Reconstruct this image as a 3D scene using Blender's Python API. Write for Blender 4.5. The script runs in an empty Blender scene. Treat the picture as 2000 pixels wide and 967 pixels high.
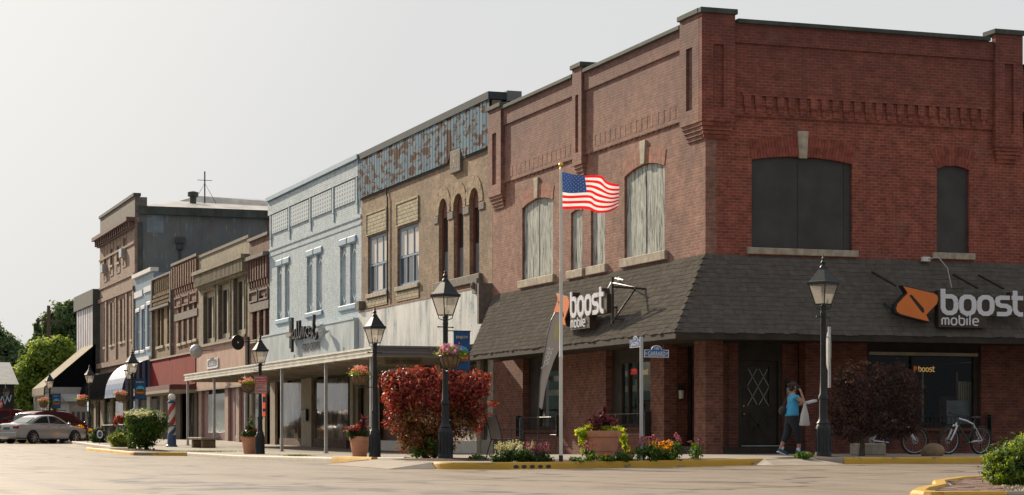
import bpy, bmesh, math, random
import numpy as np
from mathutils import Vector, Matrix
from mathutils.geometry import tessellate_polygon
R = math.radians
rnd = random.Random(7)
SC = bpy.context.scene
COL = SC.collection

# ------------------------------------------------------------------ frame
# town axes: x = across (into the block), y = along Garrard Street (away), z = up.
EYE = (-21.44, -46.52, 0.68)
FX, FY = 0.3325, 0.9431
def ray(px): t = (px-1000)/4055.0; return FX+t*FY, FY-t*FX
def on_x(px, x0=0.0):
    dx, dy = ray(px); k = (x0-EYE[0])/dx; return EYE[1]+k*dy, k
def on_y(px, y0=0.0):
    dx, dy = ray(px); k = (y0-EYE[1])/dy; return EYE[0]+k*dx, k
def hz(py, k): return EYE[2]+(848-py)/4055.0*k
def U(px, x0=0.0): return on_x(px, x0)[0]
def UZ(px, py, x0=0.0): u, k = on_x(px, x0); return u, hz(py, k)
def V(px, y0=0.0): return on_y(px, y0)[0]
def VZ(px, py, y0=0.0): u, k = on_y(px, y0); return u, hz(py, k)
def at(px, D): dx, dy = ray(px); return EYE[0]+dx*D, EYE[1]+dy*D

SB = [(-80, .11), (-30, .11), (-8, .11), (-4, .13), (0, .12), (8, .04), (20, -.02), (30, .0), (42, .08), (50, .15), (60, .3), (75, .32), (130, .4), (500, .5)]
def Sy(y):
    for (a, p), (b, q) in zip(SB, SB[1:]):
        if y <= b:
            t = max(0, (y-a)/(b-a)); return p+(q-p)*t
    return SB[-1][1]
def S(x, y):                                  # pavement height
    t = min(1, max(0, (x+8)/8)); return Sy(y)+.07*t*t*(3-2*t)
def G(x, y): return S(x, y)-.12               # road height

# ------------------------------------------------------------------ mesh builder
class MB:
    def __init__(s): s.v = []; s.f = []; s.mi = []; s.m = 0
    def add(s, vs, fs):
        o = len(s.v); s.v += [tuple(p) for p in vs]
        for f in fs: s.f.append([i+o for i in f]); s.mi.append(s.m)
        return s
    def box(s, x0, x1, y0, y1, z0, z1):
        vs = [(x, y, z) for z in (z0, z1) for y in (y0, y1) for x in (x0, x1)]
        return s.add(vs, [(0, 2, 3, 1), (4, 5, 7, 6), (0, 1, 5, 4), (2, 6, 7, 3), (0, 4, 6, 2), (1, 3, 7, 5)])
    def fbox(s, P, u0, u1, w0, w1, d0, d1):
        vs = [P(u, w, d) for w in (w0, w1) for d in (d0, d1) for u in (u0, u1)]
        return s.add(vs, [(0, 2, 3, 1), (4, 5, 7, 6), (0, 1, 5, 4), (2, 6, 7, 3), (0, 4, 6, 2), (1, 3, 7, 5)])
    def quad(s, a, b, c, d): return s.add([a, b, c, d], [(0, 1, 2, 3)])
    def tube(s, pts, r, n=8, cap=True, closed=False):
        pts = [Vector(p) for p in pts]; m = len(pts)
        rs = r if isinstance(r, (list, tuple)) else [r]*m
        vs = []; ref = None
        for i, p in enumerate(pts):
            if closed: t = (pts[(i+1) % m]-pts[i-1])
            else: t = pts[min(i+1, m-1)]-pts[max(i-1, 0)]
            t.normalize()
            if ref is None:
                ref = Vector((0, 0, 1)) if abs(t.z) < .9 else Vector((1, 0, 0))
            a = t.cross(ref)
            if a.length < 1e-4: a = t.cross(Vector((.3, .8, .2)))
            a.normalize(); b = t.cross(a)
            ref = a.cross(t)
            for k in range(n):
                th = 2*math.pi*k/n
                vs.append(p+(a*math.cos(th)+b*math.sin(th))*rs[i])
        fs = []
        for i in range(m if closed else m-1):
            j = (i+1) % m
            for k in range(n):
                k2 = (k+1) % n
                fs.append((i*n+k, i*n+k2, j*n+k2, j*n+k))
        if cap and not closed: fs += [tuple(range(n)), tuple(range((m-1)*n, m*n))]
        return s.add(vs, fs)
    def lathe(s, cx, cy, prof, n=16, sq=0):
        vs = []
        for r, z in prof:
            for k in range(n):
                th = 2*math.pi*(k+.5)/n+sq; vs.append((cx+r*math.cos(th), cy+r*math.sin(th), z))
        m = len(prof); fs = []
        for i in range(m-1):
            for k in range(n):
                k2 = (k+1) % n; fs.append((i*n+k, i*n+k2, (i+1)*n+k2, (i+1)*n+k))
        fs += [tuple(range(n)), tuple(range((m-1)*n, m*n))]
        return s.add(vs, fs)
    def slab(s, P, outer, holes=(), d0=0.0, d1=.1):
        loops = [outer]+list(holes); flat = [p for l in loops for p in l]
        tri = tessellate_polygon([[Vector((p[0], p[1], 0)) for p in l] for l in loops])
        n = len(flat); vs = [P(u, w, d0) for u, w in flat]+[P(u, w, d1) for u, w in flat]
        fs = []
        for t in tri: fs += [tuple(t), tuple(i+n for i in reversed(t))]
        o = 0
        for l in loops:
            m = len(l)
            for i in range(m):
                j = (i+1) % m; fs.append((o+i, o+j, o+j+n, o+i+n))
            o += m
        return s.add(vs, fs)
    def ell(s, c, r, n=12, m=8, rot=None):
        vs = []; fs = []
        for i in range(m+1):
            ph = math.pi*i/m
            for k in range(n):
                th = 2*math.pi*k/n
                p = Vector((r[0]*math.sin(ph)*math.cos(th), r[1]*math.sin(ph)*math.sin(th), r[2]*math.cos(ph)))
                if rot: p = rot @ p
                vs.append(Vector(c)+p)
        for i in range(m):
            for k in range(n):
                k2 = (k+1) % n; fs.append((i*n+k, (i+1)*n+k, (i+1)*n+k2, i*n+k2))
        return s.add(vs, fs)
    def ribbon(s, P, pts, w, d0, d1, closed=False):
        m = len(pts); L = []; Rr = []
        for i in range(m):
            p = Vector(pts[i])
            a = Vector(pts[i-1]) if (closed or i > 0) else None
            b = Vector(pts[(i+1) % m]) if (closed or i < m-1) else None
            t1 = (p-a).normalized() if a is not None else (b-p).normalized()
            t2 = (b-p).normalized() if b is not None else t1
            t = (t1+t2); t = t.normalized() if t.length > 1e-5 else t1
            nn = Vector((-t.y, t.x)); c = max(.5, abs(nn.dot(Vector((-t1.y, t1.x)))))
            L.append(p+nn*w/2/c); Rr.append(p-nn*w/2/c)
        vs = []
        for i in range(m): vs += [P(L[i].x, L[i].y, d0), P(Rr[i].x, Rr[i].y, d0), P(L[i].x, L[i].y, d1), P(Rr[i].x, Rr[i].y, d1)]
        fs = []
        for i in range(m if closed else m-1):
            a = i*4; b = ((i+1) % m)*4
            fs += [(a, a+1, b+1, b), (a+2, b+2, b+3, a+3), (a, b, b+2, a+2), (a+1, a+3, b+3, b+1)]
        if not closed: fs += [(0, 2, 3, 1), ((m-1)*4, (m-1)*4+1, (m-1)*4+3, (m-1)*4+2)]
        return s.add(vs, fs)
    def build(s, name, mat, parent=None, smooth=False, bevel=0, recalc=True, xf=None):
        me = bpy.data.meshes.new(name)
        vs = s.v if xf is None else [tuple(xf @ Vector(p)) for p in s.v]
        me.from_pydata(vs, [], s.f)
        mats = mat if isinstance(mat, (list, tuple)) else [mat]
        for m in mats: me.materials.append(m)
        if len(mats) > 1: me.polygons.foreach_set('material_index', s.mi)
        if recalc:
            bm = bmesh.new(); bm.from_mesh(me); bmesh.ops.recalc_face_normals(bm, faces=bm.faces); bm.to_mesh(me); bm.free()
        if smooth:
            me.shade_smooth(); me.set_sharp_from_angle(angle=R(smooth if smooth is not True else 40))
        me.update()
        o = bpy.data.objects.new(name, me); COL.objects.link(o)
        if parent is not None: o.parent = parent
        if bevel:
            b = o.modifiers.new('bevel', 'BEVEL'); b.width = bevel; b.segments = 1; b.limit_method = 'ANGLE'
        return o

def PL(x0=0.0):                                # left facades: u along y, d outwards (-x)
    return lambda u, w, d: (x0-d, u, w)
def PR(y0=0.0):                                # right facade: u along x, d outwards (-y)
    return lambda u, w, d: (u, y0-d, w)
L_ = PL(); R_ = PR()
IDP = lambda u, w, d: (u, w, d)

def thing(name, label, cat, loc=(0, 0, 0), rz=0, group=None):
    o = bpy.data.objects.new(name, None); COL.objects.link(o); o.location = loc; o.rotation_euler = (0, 0, rz)
    o.empty_display_size = .2
    tag(o, label, cat, group); return o
def tag(o, label=None, cat=None, group=None, kind=None):
    if label: o['label'] = label
    if cat: o['category'] = cat
    if group: o['group'] = group
    if kind: o['kind'] = kind
    return o
def dup(root, loc, rz=None, label=None, group=None, scale=None):
    r = root.copy(); COL.objects.link(r); r.location = loc
    if rz is not None: r.rotation_euler = (0, 0, rz)
    if scale: r.scale = (scale,)*3
    if label: r['label'] = label
    if group: r['group'] = group
    for ch in list(root.children):
        c = ch.copy(); COL.objects.link(c); c.parent = r
        for g in ch.children:
            d = g.copy(); COL.objects.link(d); d.parent = c
    return r

# ------------------------------------------------------------------ materials
class NT:
    def __init__(s, name):
        m = bpy.data.materials.new(name); m.use_nodes = True; s.mat = m; s.t = m.node_tree; s.n = s.t.nodes; s.l = s.t.links
        s.n.clear(); s.out = s.n.new('ShaderNodeOutputMaterial'); s.b = s.n.new('ShaderNodeBsdfPrincipled'); s.l.new(s.b.outputs[0], s.out.inputs[0])
    def new(s, t, **k):
        n = s.n.new(t)
        for a, b in k.items(): setattr(n, a, b)
        return n
    def inp(s, sock, v):
        if hasattr(v, 'is_linked'): s.l.new(v, sock)
        elif isinstance(v, (tuple, list)): sock.default_value = tuple(v)+((1,) if len(v) == 3 and sock.type == 'RGBA' else ())
        else: sock.default_value = v
    def mix(s, f, a, b, mode='MIX'):
        n = s.new('ShaderNodeMix', data_type='RGBA', blend_type=mode)
        s.inp(n.inputs[0], f); s.inp(n.inputs[6], a); s.inp(n.inputs[7], b); return n.outputs[2]
    def math(s, op, a, b=0.0, c=0.0):
        n = s.new('ShaderNodeMath', operation=op); s.inp(n.inputs[0], a); s.inp(n.inputs[1], b); s.inp(n.inputs[2], c); return n.outputs[0]
    def coord(s): return s.new('ShaderNodeTexCoord').outputs['Object']
    def map(s, v, sc=(1, 1, 1), loc=(0, 0, 0), rot=(0, 0, 0)):
        n = s.new('ShaderNodeMapping'); s.l.new(v, n.inputs[0]); n.inputs[1].default_value = loc; n.inputs[2].default_value = rot; n.inputs[3].default_value = sc; return n.outputs[0]
    def noise(s, v, scale=5, detail=4, rough=.55, dist=0):
        n = s.new('ShaderNodeTexNoise'); s.l.new(v, n.inputs['Vector']); n.inputs['Scale'].default_value = scale; n.inputs['Detail'].default_value = detail
        n.inputs['Roughness'].default_value = rough; n.inputs['Distortion'].default_value = dist; return n.outputs['Fac']
    def ramp(s, f, stops):
        n = s.new('ShaderNodeValToRGB'); s.l.new(f, n.inputs[0]); e = n.color_ramp.elements
        while len(e) < len(stops): e.new(.5)
        for el, (p, c) in zip(e, stops): el.position = p; el.color = tuple(c)+(1,) if isinstance(c, (tuple, list)) else (c, c, c, 1)
        return n.outputs[0]
    def rng(s, f, a, b, c=0.0, d=1.0):
        n = s.new('ShaderNodeMapRange'); s.l.new(f, n.inputs[0])
        for i, x in enumerate((a, b, c, d)): n.inputs[i+1].default_value = x
        return n.outputs[0]
    def bump(s, h, st=.3, dist=.02, nrm=None):
        n = s.new('ShaderNodeBump'); n.inputs['Strength'].default_value = st; n.inputs['Distance'].default_value = dist; s.l.new(h, n.inputs['Height'])
        s.l.new(n.outputs[0], s.b.inputs['Normal']); return n.outputs[0]
    def set(s, **k):
        for a, b in k.items(): s.inp(s.b.inputs[{'col': 'Base Color', 'rough': 'Roughness', 'metal': 'Metallic', 'spec': 'Specular IOR Level', 'coat': 'Coat Weight', 'alpha': 'Alpha', 'trans': 'Transmission Weight'}[a]], b)
        return s.mat
    def walluv(s):                              # (horizontal along the wall, height)
        g = s.new('ShaderNodeNewGeometry'); sn = s.new('ShaderNodeSeparateXYZ'); s.l.new(g.outputs['True Normal'], sn.inputs[0])
        ax = s.math('GREATER_THAN', s.math('ABSOLUTE', sn.outputs[0]), .6)
        sp = s.new('ShaderNodeSeparateXYZ'); s.l.new(s.coord(), sp.inputs[0])
        u = s.math('ADD', s.math('MULTIPLY', ax, sp.outputs[1]), s.math('MULTIPLY', s.math('SUBTRACT', 1.0, ax), sp.outputs[0]))
        c = s.new('ShaderNodeCombineXYZ'); s.l.new(u, c.inputs[0]); s.l.new(sp.outputs[2], c.inputs[1]); return c.outputs[0], sp, u

def m_plain(name, col, rough=.6, metal=0, var=.25, scale=3, bump=0, bscale=40, spec=.5, coat=0, dirt=None):
    t = NT(name); c = t.coord(); n = t.noise(c, scale, 5)
    d = tuple(x*(1-var) for x in col); l = tuple(min(1, x*(1+var)) for x in col)
    cc = t.ramp(n, [(.3, d), (.7, l)])
    if dirt is not None:
        z = t.noise(t.map(c, (1.2, 1.2, .25)), 2.2, 6, .7); cc = t.mix(t.rng(z, .5, .75, 0, dirt[1]), cc, dirt[0])
    t.set(col=cc, rough=rough, metal=metal, spec=spec, coat=coat)
    if bump: t.bump(t.noise(c, bscale, 4), bump, .02)
    return t.mat

def m_brick(name, c1, c2, mortar, bw=.215, rh=.075, ms=.011, stain=(.08, .06, .05), sf=.5, light=None, bias=0.0, bumpst=.5, lo=.6, seed=0.0, off=.5, checker=None, topdark=None):
    t = NT(name); uv, sp, u = t.walluv()
    b = t.new('ShaderNodeTexBrick'); t.l.new(uv, b.inputs['Vector'])
    b.offset = off
    for k, v in (('Scale', 1), ('Mortar Size', ms), ('Mortar Smooth', .3), ('Bias', bias), ('Brick Width', bw), ('Row Height', rh)): b.inputs[k].default_value = v
    b.inputs['Color1'].default_value = (*c1, 1); b.inputs['Color2'].default_value = (*c2, 1); b.inputs['Mortar'].default_value = (*mortar, 1)
    vec = t.map(t.coord(), loc=(seed, seed*.7, seed))
    col = b.outputs['Color']
    big = t.noise(vec, .55, 5, .6); med = t.noise(vec, 3.5, 4, .6)
    col = t.mix(t.rng(big, .42, .72, 0, sf), col, t.mix(1.0, col, tuple(x for x in stain), 'MULTIPLY') if False else stain)
    col = t.mix(1.0, col, t.ramp(med, [(.25, (lo,)*3), (.75, (1.25,)*3)]), 'MULTIPLY')
    # vertical run-off streaks
    ind = t.noise(t.map(vec, (4.5, 4.5, 13)), 1.0, 2, .6); col = t.mix(1.0, col, t.ramp(ind, [(.3, (.82,)*3), (.7, (1.18,)*3)]), 'MULTIPLY')
    st = t.noise(t.map(vec, (2.2, 2.2, .18)), 2.0, 5, .65)
    col = t.mix(t.rng(st, .58, .8, 0, .45), col, stain)
    if light is not None:
        ef = t.noise(t.map(vec, (1, 1, 1.5), loc=(5, 3, 2)), 1.1, 6, .7); col = t.mix(t.rng(ef, .56, .74, 0, .45), col, light)
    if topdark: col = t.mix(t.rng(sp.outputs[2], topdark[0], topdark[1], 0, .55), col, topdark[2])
    if checker is not None:
        ck = t.new('ShaderNodeTexChecker'); t.l.new(t.map(uv, (1/.2, 1/.15, 1)), ck.inputs[0]); ck.inputs['Scale'].default_value = 1.0
        col = t.mix(t.math('MULTIPLY', ck.outputs['Fac'], checker[1]), col, checker[0])
    t.set(col=col, rough=.85, spec=.25)
    t.bump(t.math('ADD', t.math('MULTIPLY', b.outputs['Fac'], -1.0), t.math('MULTIPLY', t.noise(vec, 25, 3), .6)), bumpst, .012)
    return t.mat

def m_island(name, cols, rough=.8, spec=.3, var=.3, bump=0):     # colour differs from piece to piece
    t = NT(name); g = t.new('ShaderNodeNewGeometry')
    n = len(cols); cc = t.ramp(g.outputs['Random Per Island'], [(i/(n-1), c) for i, c in enumerate(cols)])
    cc = t.mix(1.0, cc, t.ramp(t.noise(t.coord(), 6, 4), [(.3, (1-var,)*3), (.7, (1+var,)*3)]), 'MULTIPLY')
    t.set(col=cc, rough=rough, spec=spec)
    if bump: t.bump(t.noise(t.coord(), 30, 4), bump, .02)
    return t.mat

def m_leaf(name, cols, trans=.5, rough=.6, big=None, tint=(1.9, 1.7, .8)):
    t = NT(name); g = t.new('ShaderNodeNewGeometry'); n = len(cols)
    cc = t.ramp(g.outputs['Random Per Island'], [(i/(n-1), c) for i, c in enumerate(cols)])
    if big is not None: cc = t.mix(t.rng(t.noise(t.coord(), big[1], 3), .42, .6), cc, big[0])
    t.set(col=cc, rough=rough, spec=.25)
    tr = t.new('ShaderNodeBsdfTranslucent'); t.l.new(t.mix(1.0, cc, tint, 'MULTIPLY'), tr.inputs[0])
    mx = t.new('ShaderNodeMixShader'); mx.inputs[0].default_value = trans; t.l.new(t.b.outputs[0], mx.inputs[1]); t.l.new(tr.outputs[0], mx.inputs[2]); t.l.new(mx.outputs[0], t.out.inputs[0])
    return t.mat

def m_glass(name, tint=(.75, .78, .76), rough=.02, minref=.09, maxf=1.0):
    t = NT(name); tr = t.new('ShaderNodeBsdfTransparent'); tr.inputs[0].default_value = (*tint, 1)
    gl = t.new('ShaderNodeBsdfGlossy'); gl.inputs['Roughness'].default_value = rough; gl.inputs[0].default_value = (.9, .92, .95, 1)
    lw = t.new('ShaderNodeLayerWeight'); lw.inputs[0].default_value = .5
    f = t.math('ADD', t.math('MULTIPLY', t.math('POWER', lw.outputs['Facing'], 5.0), .9), minref)
    mx = t.new('ShaderNodeMixShader'); t.l.new(f, mx.inputs[0]); t.l.new(tr.outputs[0], mx.inputs[1]); t.l.new(gl.outputs[0], mx.inputs[2]); t.l.new(mx.outputs[0], t.out.inputs[0])
    return t.mat
def m_dark_glass(name, cols, scale=(1, 1.2, .6), rough=.06, nscale=1.2):   # opaque glass; dim room and vague reflections painted as colour patches
    t = NT(name); n = t.noise(t.map(t.coord(), scale), nscale, 5, .6, .6)
    c = t.ramp(n, [(.3+.4*i/(len(cols)-1), c) for i, c in enumerate(cols)])
    w = t.noise(t.coord(), 1.5, 1); t.set(col=c, rough=rough, spec=.22); t.bump(w, .05, .05); return t.mat
def m_emit(name, col, st=1.0):
    t = NT(name); t.set(col=col, rough=.5); t.b.inputs['Emission Color'].default_value = (*col, 1); t.b.inputs['Emission Strength'].default_value = st; return t.mat

M = {}
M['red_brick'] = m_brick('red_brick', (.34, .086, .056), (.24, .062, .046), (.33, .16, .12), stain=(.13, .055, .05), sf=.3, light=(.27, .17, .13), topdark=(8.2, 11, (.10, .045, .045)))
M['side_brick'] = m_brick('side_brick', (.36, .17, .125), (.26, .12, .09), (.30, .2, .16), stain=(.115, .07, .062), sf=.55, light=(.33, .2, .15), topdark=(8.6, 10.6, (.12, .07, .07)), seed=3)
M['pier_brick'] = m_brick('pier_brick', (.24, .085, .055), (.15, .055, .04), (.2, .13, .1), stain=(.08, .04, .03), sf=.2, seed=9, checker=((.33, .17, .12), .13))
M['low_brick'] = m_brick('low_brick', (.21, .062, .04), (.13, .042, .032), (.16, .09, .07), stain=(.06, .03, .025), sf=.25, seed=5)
M['tan_brick'] = m_brick('tan_brick', (.36, .25, .155), (.25, .17, .11), (.32, .25, .18), stain=(.10, .08, .065), sf=.55, light=(.4, .3, .18), seed=11)
M['cream_infill'] = m_brick('cream_infill', (.5, .44, .29), (.42, .37, .25), (.2, .17, .12), bw=.4, rh=.14, ms=.022, stain=(.3, .26, .18), sf=.2)
M['blue_brick'] = m_brick('blue_brick', (.51, .58, .62), (.46, .54, .585), (.38, .46, .51), rh=.085, stain=(.34, .42, .49), sf=.5, light=(.56, .6, .6), lo=.85, seed=2, bumpst=.8)
M['cream_brick'] = m_brick('cream_brick', (.36, .31, .22), (.29, .25, .18), (.27, .24, .18), stain=(.16, .14, .11), sf=.5, light=(.42, .38, .28), seed=14)
M['rose_brick'] = m_brick('rose_brick', (.30, .175, .13), (.21, .12, .09), (.25, .18, .14), stain=(.11, .07, .06), sf=.5, light=(.33, .22, .16), seed=17)
M['brown_brick'] = m_brick('brown_brick', (.22, .12, .085), (.15, .08, .06), (.2, .14, .12), stain=(.08, .05, .04), sf=.4, seed=21)
M['olive_brick'] = m_brick('olive_brick', (.33, .25, .14), (.25, .19, .11), (.26, .2, .14), stain=(.14, .11, .08), sf=.5, light=(.42, .34, .2), seed=23)
M['upper_brick'] = m_brick('upper_brick', (.36, .26, .205), (.27, .18, .145), (.36, .28, .23), stain=(.17, .12, .1), sf=.4, light=(.34, .25, .19), seed=27)
M['stone'] = m_plain('stone', (.42, .36, .28), .85, var=.3, scale=5, bump=.4, dirt=((.12, .1, .08), .6))
M['dark_stone'] = m_plain('dark_stone', (.16, .14, .125), .85, var=.3, scale=5, bump=.4)
M['coping'] = m_plain('coping', (.06, .07, .066), .85, var=.3, scale=2, dirt=((.16, .17, .16), .4))
M['roof_felt'] = m_plain('roof_felt', (.1, .1, .1), .9)
M['black_paint'] = m_plain('black_paint', (.022, .022, .024), .45, var=.25, scale=6, spec=.5)
M['lamp_paint'] = m_plain('lamp_paint', (.020, .024, .028), .5, var=.3, scale=9, spec=.35, bump=.1)
M['brown_trim'] = m_plain('brown_trim', (.042, .034, .027), .7, var=.3, scale=3, spec=.2)
M['black_board'] = m_plain('black_board', (.048, .046, .046), .6, var=.35, scale=1.5, bump=.1, dirt=((.05, .045, .04), .5))
M['silver_metal'] = m_plain('silver_metal', (.42, .43, .44), .45, .5, var=.12)
M['white_paint'] = m_plain('white_paint', (.7, .69, .65), .6, var=.08, scale=2)
M['gold'] = m_plain('gold', (.6, .4, .1), .3, 1)
M['curtain'] = m_plain('curtain', (.62, .6, .58), .9, var=.1, scale=.8)
M['blue_frame'] = m_plain('blue_frame', (.19, .27, .36), .55, var=.15)
M['red_frame'] = m_plain('red_frame', (.12, .025, .02), .55, var=.25)
M['pane'] = m_dark_glass('pane', [(.012, .014, .016), (.05, .055, .06)])
M['pane_grey'] = m_dark_glass('pane_grey', [(.05, .06, .07), (.12, .13, .15)])
M['pane_board'] = m_plain('pane_board', (.10, .115, .13), .6, var=.2)
M['shop_glass'] = m_dark_glass('shop_glass', [(.03, .03, .024), (.07, .065, .05), (.04, .045, .04), (.22, .2, .17), (.06, .06, .05)], nscale=.9)
M['clear_glass'] = m_glass('clear_glass', minref=.02); M['side_glass'] = m_glass('side_glass', minref=.34)
M['terracotta'] = m_plain('terracotta', (.60, .28, .17), .8, var=.15, scale=4, bump=.15, dirt=((.3, .2, .15), .4))
M['soil'] = m_plain('soil', (.03, .02, .015), .95, var=.4, scale=20, bump=.8)
M['mulch'] = m_plain('mulch', (.075, .028, .02), .95, var=.5, scale=30, bump=1, bscale=60)
M['cream_paint'] = m_plain('cream_paint', (.30, .255, .19), .7, var=.15, dirt=((.14, .11, .08), .4))
M['wood_frame'] = m_plain('wood_frame', (.30, .25, .17), .7, var=.2)

# weathered white-grey plywood
t = NT('plywood'); c = t.coord(); g1 = t.noise(t.map(c, (6, 6, .7)), 2.4, 8, .7, .6); g2 = t.noise(t.map(c, (2.2, 2.2, .35)), 2, 5, .6, .4)
cc = t.ramp(g1, [(.40, (.03, .035, .03)), (.49, (.24, .26, .24)), (.6, (.54, .56, .51))]); cc = t.mix(t.rng(g2, .45, .68, 0, .85), cc, (.5, .52, .47)); t.set(col=cc, rough=.85); t.bump(g1, .3, .01); M['plywood'] = t.mat
# rusty ribbed metal
t = NT('rusty_metal'); c = t.coord()
n1 = t.noise(t.map(c, (1, 1.0, 2.4)), 1.15, 7, .6, .3); n2 = t.noise(t.map(c, (1, 1.0, 2.4), loc=(3, 1, 2)), 2.0, 5, .6)
f = t.math('MAXIMUM', t.rng(n1, .53, .555), t.rng(n2, .57, .60)); ru = t.ramp(t.noise(c, 9, 5), [(.3, (.035, .014, .010)), (.7, (.11, .040, .022))])
base = t.ramp(t.noise(t.map(c, (1, 1, .3)), 1.5, 5), [(.3, (.10, .165, .22)), (.7, (.19, .28, .35))])
halo = t.mix(t.rng(n1, .50, .56, 0, .4), base, (.26, .22, .16)); t.set(col=t.mix(f, halo, ru), rough=.85, metal=0.0, spec=.1); M['rusty_metal'] = t.mat
# faded white sign band with torn stains
t = NT('faded_panel'); c = t.coord(); z = t.noise(t.map(c, (1, 1.3, .35)), 1.3, 7, .65); s1 = t.noise(t.map(c, (1, 2.5, 2.5)), 3.0, 6, .7); s2 = t.noise(t.map(c, (1, 1, 6)), 3.5, 3, .7)
cc = t.ramp(z, [(.36, (.22, .28, .32)), (.44, (.58, .6, .58)), (.62, (.82, .80, .75))]); cc = t.mix(t.rng(s1, .63, .66), cc, (.06, .055, .05)); cc = t.mix(t.rng(s2, .655, .68, 0, .55), cc, (.2, .18, .16))
cc = t.mix(t.rng(t.noise(t.map(c, (1, 1.5, .12)), 2.3, 4), .6, .75, 0, .5), cc, (.42, .26, .17)); t.set(col=cc, rough=.5); M['faded_panel'] = t.mat
def m_ribs(name, col, dark, pitch, dirt=None, rough=.5, axis=1, duty=.18):
    t = NT(name); sp = t.new('ShaderNodeSeparateXYZ'); t.l.new(t.coord(), sp.inputs[0])
    f = t.math('FRACT', t.math('DIVIDE', sp.outputs[axis], pitch)); k = t.math('LESS_THAN', f, duty)
    n = t.noise(t.map(t.coord(), (1, 1, .4)), 2, 5); cc = t.mix(t.rng(n, .3, .7), tuple(x*.75 for x in col), tuple(min(1, x*1.2) for x in col))
    cc = t.mix(k, cc, dark)
    if dirt: cc = t.mix(t.rng(t.noise(t.map(t.coord(), (1, 1.5, .3), loc=(2, 3, 1)), 2.2, 6, .65), .56, .64), cc, dirt)
    t.set(col=cc, rough=rough, spec=.25); return t.mat
M['red_ribs'] = m_ribs('red_ribs', (.28, .024, .02), (.10, .012, .012), .3, dirt=(.24, .04, .03), rough=.95)
M['pink_board'] = m_ribs('pink_board', (.52, .35, .28), (.3, .19, .15), .3, dirt=(.44, .28, .22), rough=.75, duty=.08)
M['blue_panel'] = m_ribs('blue_panel', (.50, .56, .58), (.43, .49, .52), .42, rough=.6, duty=.04)
M['stripe_panel'] = m_ribs('stripe_panel', (.8, .77, .82), (.03, .03, .05), .95, duty=.5)
M['navy_stripes'] = m_ribs('navy_stripes', (.02, .025, .05), (.13, .14, .2), .34, axis=0, duty=.5)
M['awning_stripes'] = m_ribs('awning_stripes', (.24, .31, .45), (.06, .10, .24), .62, duty=.45)
M['tan_awning'] = m_ribs('tan_awning', (.36, .30, .21), (.17, .14, .10), .9, duty=.4, rough=.9)
M['black_canvas'] = m_plain('black_canvas', (.010, .010, .011), 1.0, var=.2, spec=0.0)
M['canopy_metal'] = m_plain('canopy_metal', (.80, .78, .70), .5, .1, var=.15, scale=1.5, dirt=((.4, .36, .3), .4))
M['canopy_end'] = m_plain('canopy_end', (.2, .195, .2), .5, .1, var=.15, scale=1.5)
M['soffit'] = m_plain('soffit', (.36, .32, .26), .8, var=.2, scale=2)
M['stucco'] = None
t = NT('grey_stucco'); c = t.coord(); n = t.noise(c, .5, 6, .6); st = t.noise(t.map(c, (2, 2, .12)), 1.8, 6, .7); 
cc = t.ramp(n, [(.3, (.12, .135, .14)), (.7, (.19, .205, .21))]); sp = t.new('ShaderNodeSeparateXYZ'); t.l.new(c, sp.inputs[0])
cc = t.mix(t.math('MULTIPLY', t.rng(st, .55, .68), t.rng(sp.outputs[2], 10.5, 14.5)), cc, (.16, .08, .055)); cc = t.mix(t.rng(t.noise(t.map(c, (1.6, 1.6, .3), loc=(4, 4, 4)), 2.4, 6), .60, .64, 0, .5), cc, (.3, .34, .36))
t.set(col=cc, rough=.8); t.bump(n, .3, .05); M['stucco'] = t.mat
M['blue_patch'] = m_plain('blue_patch', (.2, .26, .30), .7, var=.3, scale=1.3)
M['blue_siding'] = m_ribs('blue_siding', (.20, .29, .36), (.13, .2, .26), 1.1, duty=.05)
t = NT('lattice'); sp = t.new('ShaderNodeSeparateXYZ'); t.l.new(t.coord(), sp.inputs[0])
fa = t.math('GREATER_THAN', t.math('FRACT', t.math('DIVIDE', sp.outputs[1], .40)), .5); fb = t.math('GREATER_THAN', t.math('FRACT', t.math('DIVIDE', sp.outputs[2], .17)), .42)
t.set(col=t.mix(t.math('MULTIPLY', fa, fb), t.mix(t.noise(t.coord(), 3, 4), (.40, .48, .52), (.5, .56, .6)), (.15, .22, .28)), rough=.8); M['lattice'] = t.mat  # dark cells painted in place of the shaded lattice holes
M['roof_shiny'] = m_plain('roof_shiny', (.5, .47, .43), .45, .2, var=.4, scale=.8)
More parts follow.
